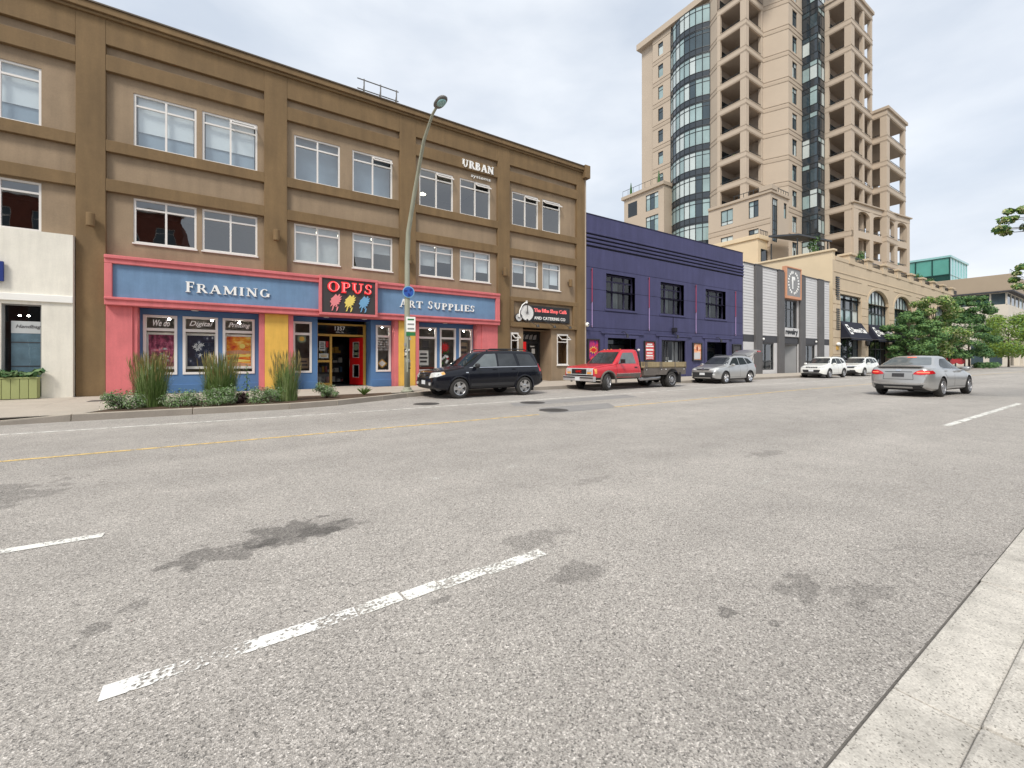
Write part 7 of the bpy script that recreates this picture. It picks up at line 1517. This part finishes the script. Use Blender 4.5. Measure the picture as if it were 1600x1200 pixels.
def shrub(x, y, rx, rz, n, lab, seed, mt=('leaf_grey', 'leaf_mid'), name='shrub', size=.055, cat='shrub'):
    rng = random.Random(seed); t = thing(name, lab, cat, (x, y, .155), 'low shrubs in the kerb bed' if name == 'shrub' else None)
    cs = [((x+rng.uniform(-.55, .55)*rx, y+rng.uniform(-.5, .5)*rx, .155+rz*rng.uniform(.15, .80)), rx*rng.uniform(.16, .42)) for _ in range(26)]
    q = MB(); leaf_cloud(q, cs, 1, n, size, rng, 2, .8, .35); q.obj('foliage', list(mt), t)
    s = MB()
    for c, r in cs[::2]: s.tube([(x, y, .15), ((x+c[0])/2, (y+c[1])/2, .155+(c[2]-.155)*.6), c], [.010, .007, .004], 5)
    s.obj('stems', 'bark', t)
for i, (x, y, rx, rz, lab) in enumerate(((-2.25, 13.95, .55, .52, 'grey green low shrub at the left tip of the kerb bed'), (-1.08, 13.95, .60, .52, 'grey green low shrub between the two dense grass clumps'), (-.30, 13.8, .58, .60, 'feathery grey shrub at the foot of the broad grass clump'), (.76, 13.9, .55, .52, 'grey green low shrub left of the wispy grass'), (2.5, 14.6, .50, .54, 'rounded low shrub right of the wispy grass'))):
    shrub(x, y, rx, rz*.9, 2300, lab, 40+i, size=.06)
rng = random.Random(77)
t = thing('spiky_plant', 'small spiky green plant at the right end of the kerb bed', 'plant', (3.75, 15.0, .155), None); q = MB()
for i in range(60):
    a = rng.uniform(0, 6.283); e = rng.uniform(.2, .9); l = rng.uniform(.22, .4); dx, dy = math.cos(a), math.sin(a); p = Vector((3.75, 15.0, .155)); tip = p+Vector((dx*l*e, dy*l*e, l*(1.05-e*.5))); m = (p+tip)/2+Vector((0, 0, .04)); s = Vector((-dy, dx, 0))*.012; q.add([p-s, p+s, m+s, tip, m-s], [(0, 1, 2, 3, 4)])
q.obj('blades', 'blade', t)
shrub(.22, 14.15, .26, .34, 500, 'dark purple leaved plant under the tall weed in the kerb bed', 71, ('leaf_purple', 'leaf_purple'), 'purple_plant', .09, 'plant')
t = thing('tall_weed', 'single tall leafy stalk standing between grass and yellow pier', 'plant', (.32, 14.4, .155)); q = MB(); q.tube([(.32, 14.4, .155), (.33, 14.4, .8), (.31, 14.41, 1.22)], [.012, .009, .004], 6); q.obj('stalk', 'blade', t)
for i in range(34):
    z = .32+i*.027; l = .20*(1-i/42); a = i*2.4; dx, dy = math.cos(a), math.sin(a); p = Vector((.325, 14.4, z)); s = Vector((-dy, dx, 0))*l*.18; q = MB(); q.add([p, p+Vector((dx*l*.5, dy*l*.5, .04))+s, p+Vector((dx*l, dy*l, -.02)), p+Vector((dx*l*.5, dy*l*.5, .04))-s], [(0, 1, 2, 3)]); q.obj('leaf', 'leaf_mid' if i % 3 else 'leaf_dark', t)
# planter foliage at the white shop
t = thing('planter_plants', 'broad pale green leaves filling the planter box at the white shop', 'plant', (-5.8, 19.28, .83)); rng = random.Random(9)
q = MB(); leaf_cloud(q, [((-6.55+i*.16, 19.26+rng.uniform(-.06, .06), .90+rng.uniform(-.02, .1)), .15) for i in range(10)], 1, 420, .17, rng, 2, .7, .6); q.obj('leaves', ['leaf_planter', 'leaf_dark'], t)
q = MB()
for i in range(10): q.tube([(-6.5+i*.15, 19.28, .80), (-6.5+i*.15, 19.26, .95)], .006, 5)
q.obj('stems', 'blade', t)
# street trees
def tree(x, y, h, rx, ry, z0, n, mats, lab, seed, leaf=.25, name='street_tree', lean=(0, 0), extra=()):
    rng = random.Random(seed); t = thing(name, lab, 'tree', (x, y, .12), 'street trees' if name == 'street_tree' else None); q = MB()
    q.tube([(x, y, .1), (x+.05, y, z0*.6), (x-.04, y+.05, z0+1), (x+lean[0]*.3, y+lean[1]*.3, h*.6), (x+lean[0]*.5, y+lean[1]*.5, h*.85)], [.16, .13, .11, .07, .03], 10); zc = (z0+h)/2; rz = (h-z0)/2; cs = []
    for i in range(46):
        a = rng.uniform(0, 6.283); u = rng.uniform(-.95, .95); k = math.sqrt(max(.02, 1-u*u*.9))*rng.uniform(.45, 1.0)*(1-.18*u); c = (x+lean[0]*.6+rx*k*math.cos(a), y+lean[1]*.6+ry*k*math.sin(a), zc+rz*u); cs.append((c, rng.uniform(.55, 1.0)*rx*.30))
        if i % 2 == 0: zz = min(c[2]-.3, h*.7); zz = max(zz-1.0, z0*.8); q.tube([(x+lean[0]*.3, y+lean[1]*.3, zz), ((x+c[0])/2, (y+c[1])/2, (zz+c[2])/2+.2), c], [.05, .035, .012], 6)
    cs += list(extra)
    for c, r in set((c, r) for c, r in extra): q.tube([(x+lean[0]*.3, y+lean[1]*.3, min(c[2], h*.6)-.6), ((x+c[0])/2, (y+c[1])/2, c[2]-.15), c], [.06, .03, .008], 6)
    q.obj('trunk', 'bark', t, smooth=True); f = MB(); leaf_cloud(f, cs, 1, n, leaf, rng, len(mats), .62, .6); f.obj('crown', list(mats), t)
tree(68.5, 16.9, 7.2, 3.1, 2.8, 1.5, 12000, ('leaf_mid', 'leaf_dark', 'leaf_mid'), 'mid green street tree nearest, before the second podium arch', 101)
tree(78.5, 16.9, 10.0, 3.4, 3.0, 1.6, 15000, ('leaf_cream', 'leaf_mid', 'leaf_mid', 'leaf_lime'), 'taller street tree with creamy pale upper foliage', 102)
tree(97.0, 16.8, 11.4, 3.9, 3.6, 1.8, 17000, ('leaf_dark', 'leaf_dark', 'leaf_mid'), 'dark green broad street tree near the podium end', 103, .29)
tree(84.0, 16.5, 8.0, 3.6, 3.0, 1.6, 11000, ('leaf_mid', 'leaf_dark'), 'lower green street tree between the creamy and the dark one', 104)
tree(122.0, 16.0, 9.8, 7.5, 4.5, 2.4, 14000, ('leaf_lime', 'leaf_lime', 'leaf_mid'), 'yellow green street tree at the right edge across the side street', 105, .33)
rx_ = random.Random(17)
ex = [((21.6+rx_.uniform(-.6, .6), 2.62+rx_.uniform(-.45, .38), 6.05+rx_.uniform(-.38, .30)), rx_.uniform(.10, .24)) for _ in range(12)]+[((21.6+rx_.uniform(-.5, .6), 2.36+rx_.uniform(-.5, .42), 4.05+rx_.uniform(-.45, .38)), rx_.uniform(.10, .24)) for _ in range(12)]
tree(23.5, -1.7, 9.0, 2.6, 2.6, 3.2, 9000, ('leaf_lime', 'leaf_mid', 'leaf_dark', 'leaf_cream'), 'near side tree whose leafy branch tips enter at the right edge', 106, .13, 'overhanging_tree', (0, .6), ex)
t = thing('hedge', 'low clipped green hedge on the corner island beneath the trees', 'hedge', (100, 16, .1)); rng = random.Random(13); f = MB(); leaf_cloud(f, [((98+i*1.0, 16.0+rng.uniform(-.4, .4), .55), .75) for i in range(12)], 1, 3500, .22, rng, 2, .7, .6); f.obj('foliage', ['leaf_mid', 'leaf_dark'], t)
q = MB(); 
for i in range(12): q.tube([(98+i, 16, .1), (98+i, 16, .6)], .03, 5)
q.obj('stems', 'bark', t)
t = thing('banner_fence', 'red banner stretched between posts under the far street trees', 'banner', (92, 17.4, .13))
for x in (86.5, 92, 97.5): q = MB(); q.box(x-.07, x+.07, 17.3, 17.45, .13, 2.0); q.obj('post', 'greydark', t)
q = MB(); M('bannerred', srgb(186, 40, 48), .7, var=.1)
for i in range(20):
    x0, x1 = 86.5+i*.55, 86.5+(i+1)*.55; s = lambda x: -.28*math.sin(math.pi*((x-86.5) % 5.5)/5.5); q.add([(x0, 17.28, 1.0+s(x0)), (x1, 17.28, 1.0+s(x1)), (x1, 17.28, 1.85+s(x1)*.6), (x0, 17.28, 1.85+s(x0)*.6), (x0, 17.31, 1.0+s(x0)), (x1, 17.31, 1.0+s(x1)), (x1, 17.31, 1.85+s(x1)*.6), (x0, 17.31, 1.85+s(x0)*.6)], [(0, 1, 2, 3), (7, 6, 5, 4), (3, 2, 6, 7)])
q.obj('banner', 'bannerred', t)
# planting on the podium roof
for i, (x, y, z, h, lab) in enumerate(((64.0, 25.2, 12.3, 5.2, 'columnar plant by the dark roof canopy post'), (70.2, 22.4, 12.3, 3.4, 'spiky palm-like plant right of the roof canopy'), (97.5, 21.5, 12.5, 2.4, 'green shrub on the podium roof near its far end'), (88.5, 21.0, 12.5, 2.0, 'green shrub behind the podium parapet below the tower balconies'))):
    rng = random.Random(200+i); t = thing('roof_plant', lab, 'plant', (x, y, z)); f = MB(); leaf_cloud(f, [((x+rng.uniform(-.3, .3), y+rng.uniform(-.3, .3), z+h*(.35+.6*k/8)), .55) for k in range(9)], 1, 500, .35, rng, 2, .9, .4); f.obj('foliage', ['leaf_mid', 'leaf_dark'], t); q = MB(); q.tube([(x, y, z-.1), (x, y, z+h*.7)], .06, 6); q.obj('stem', 'bark', t)
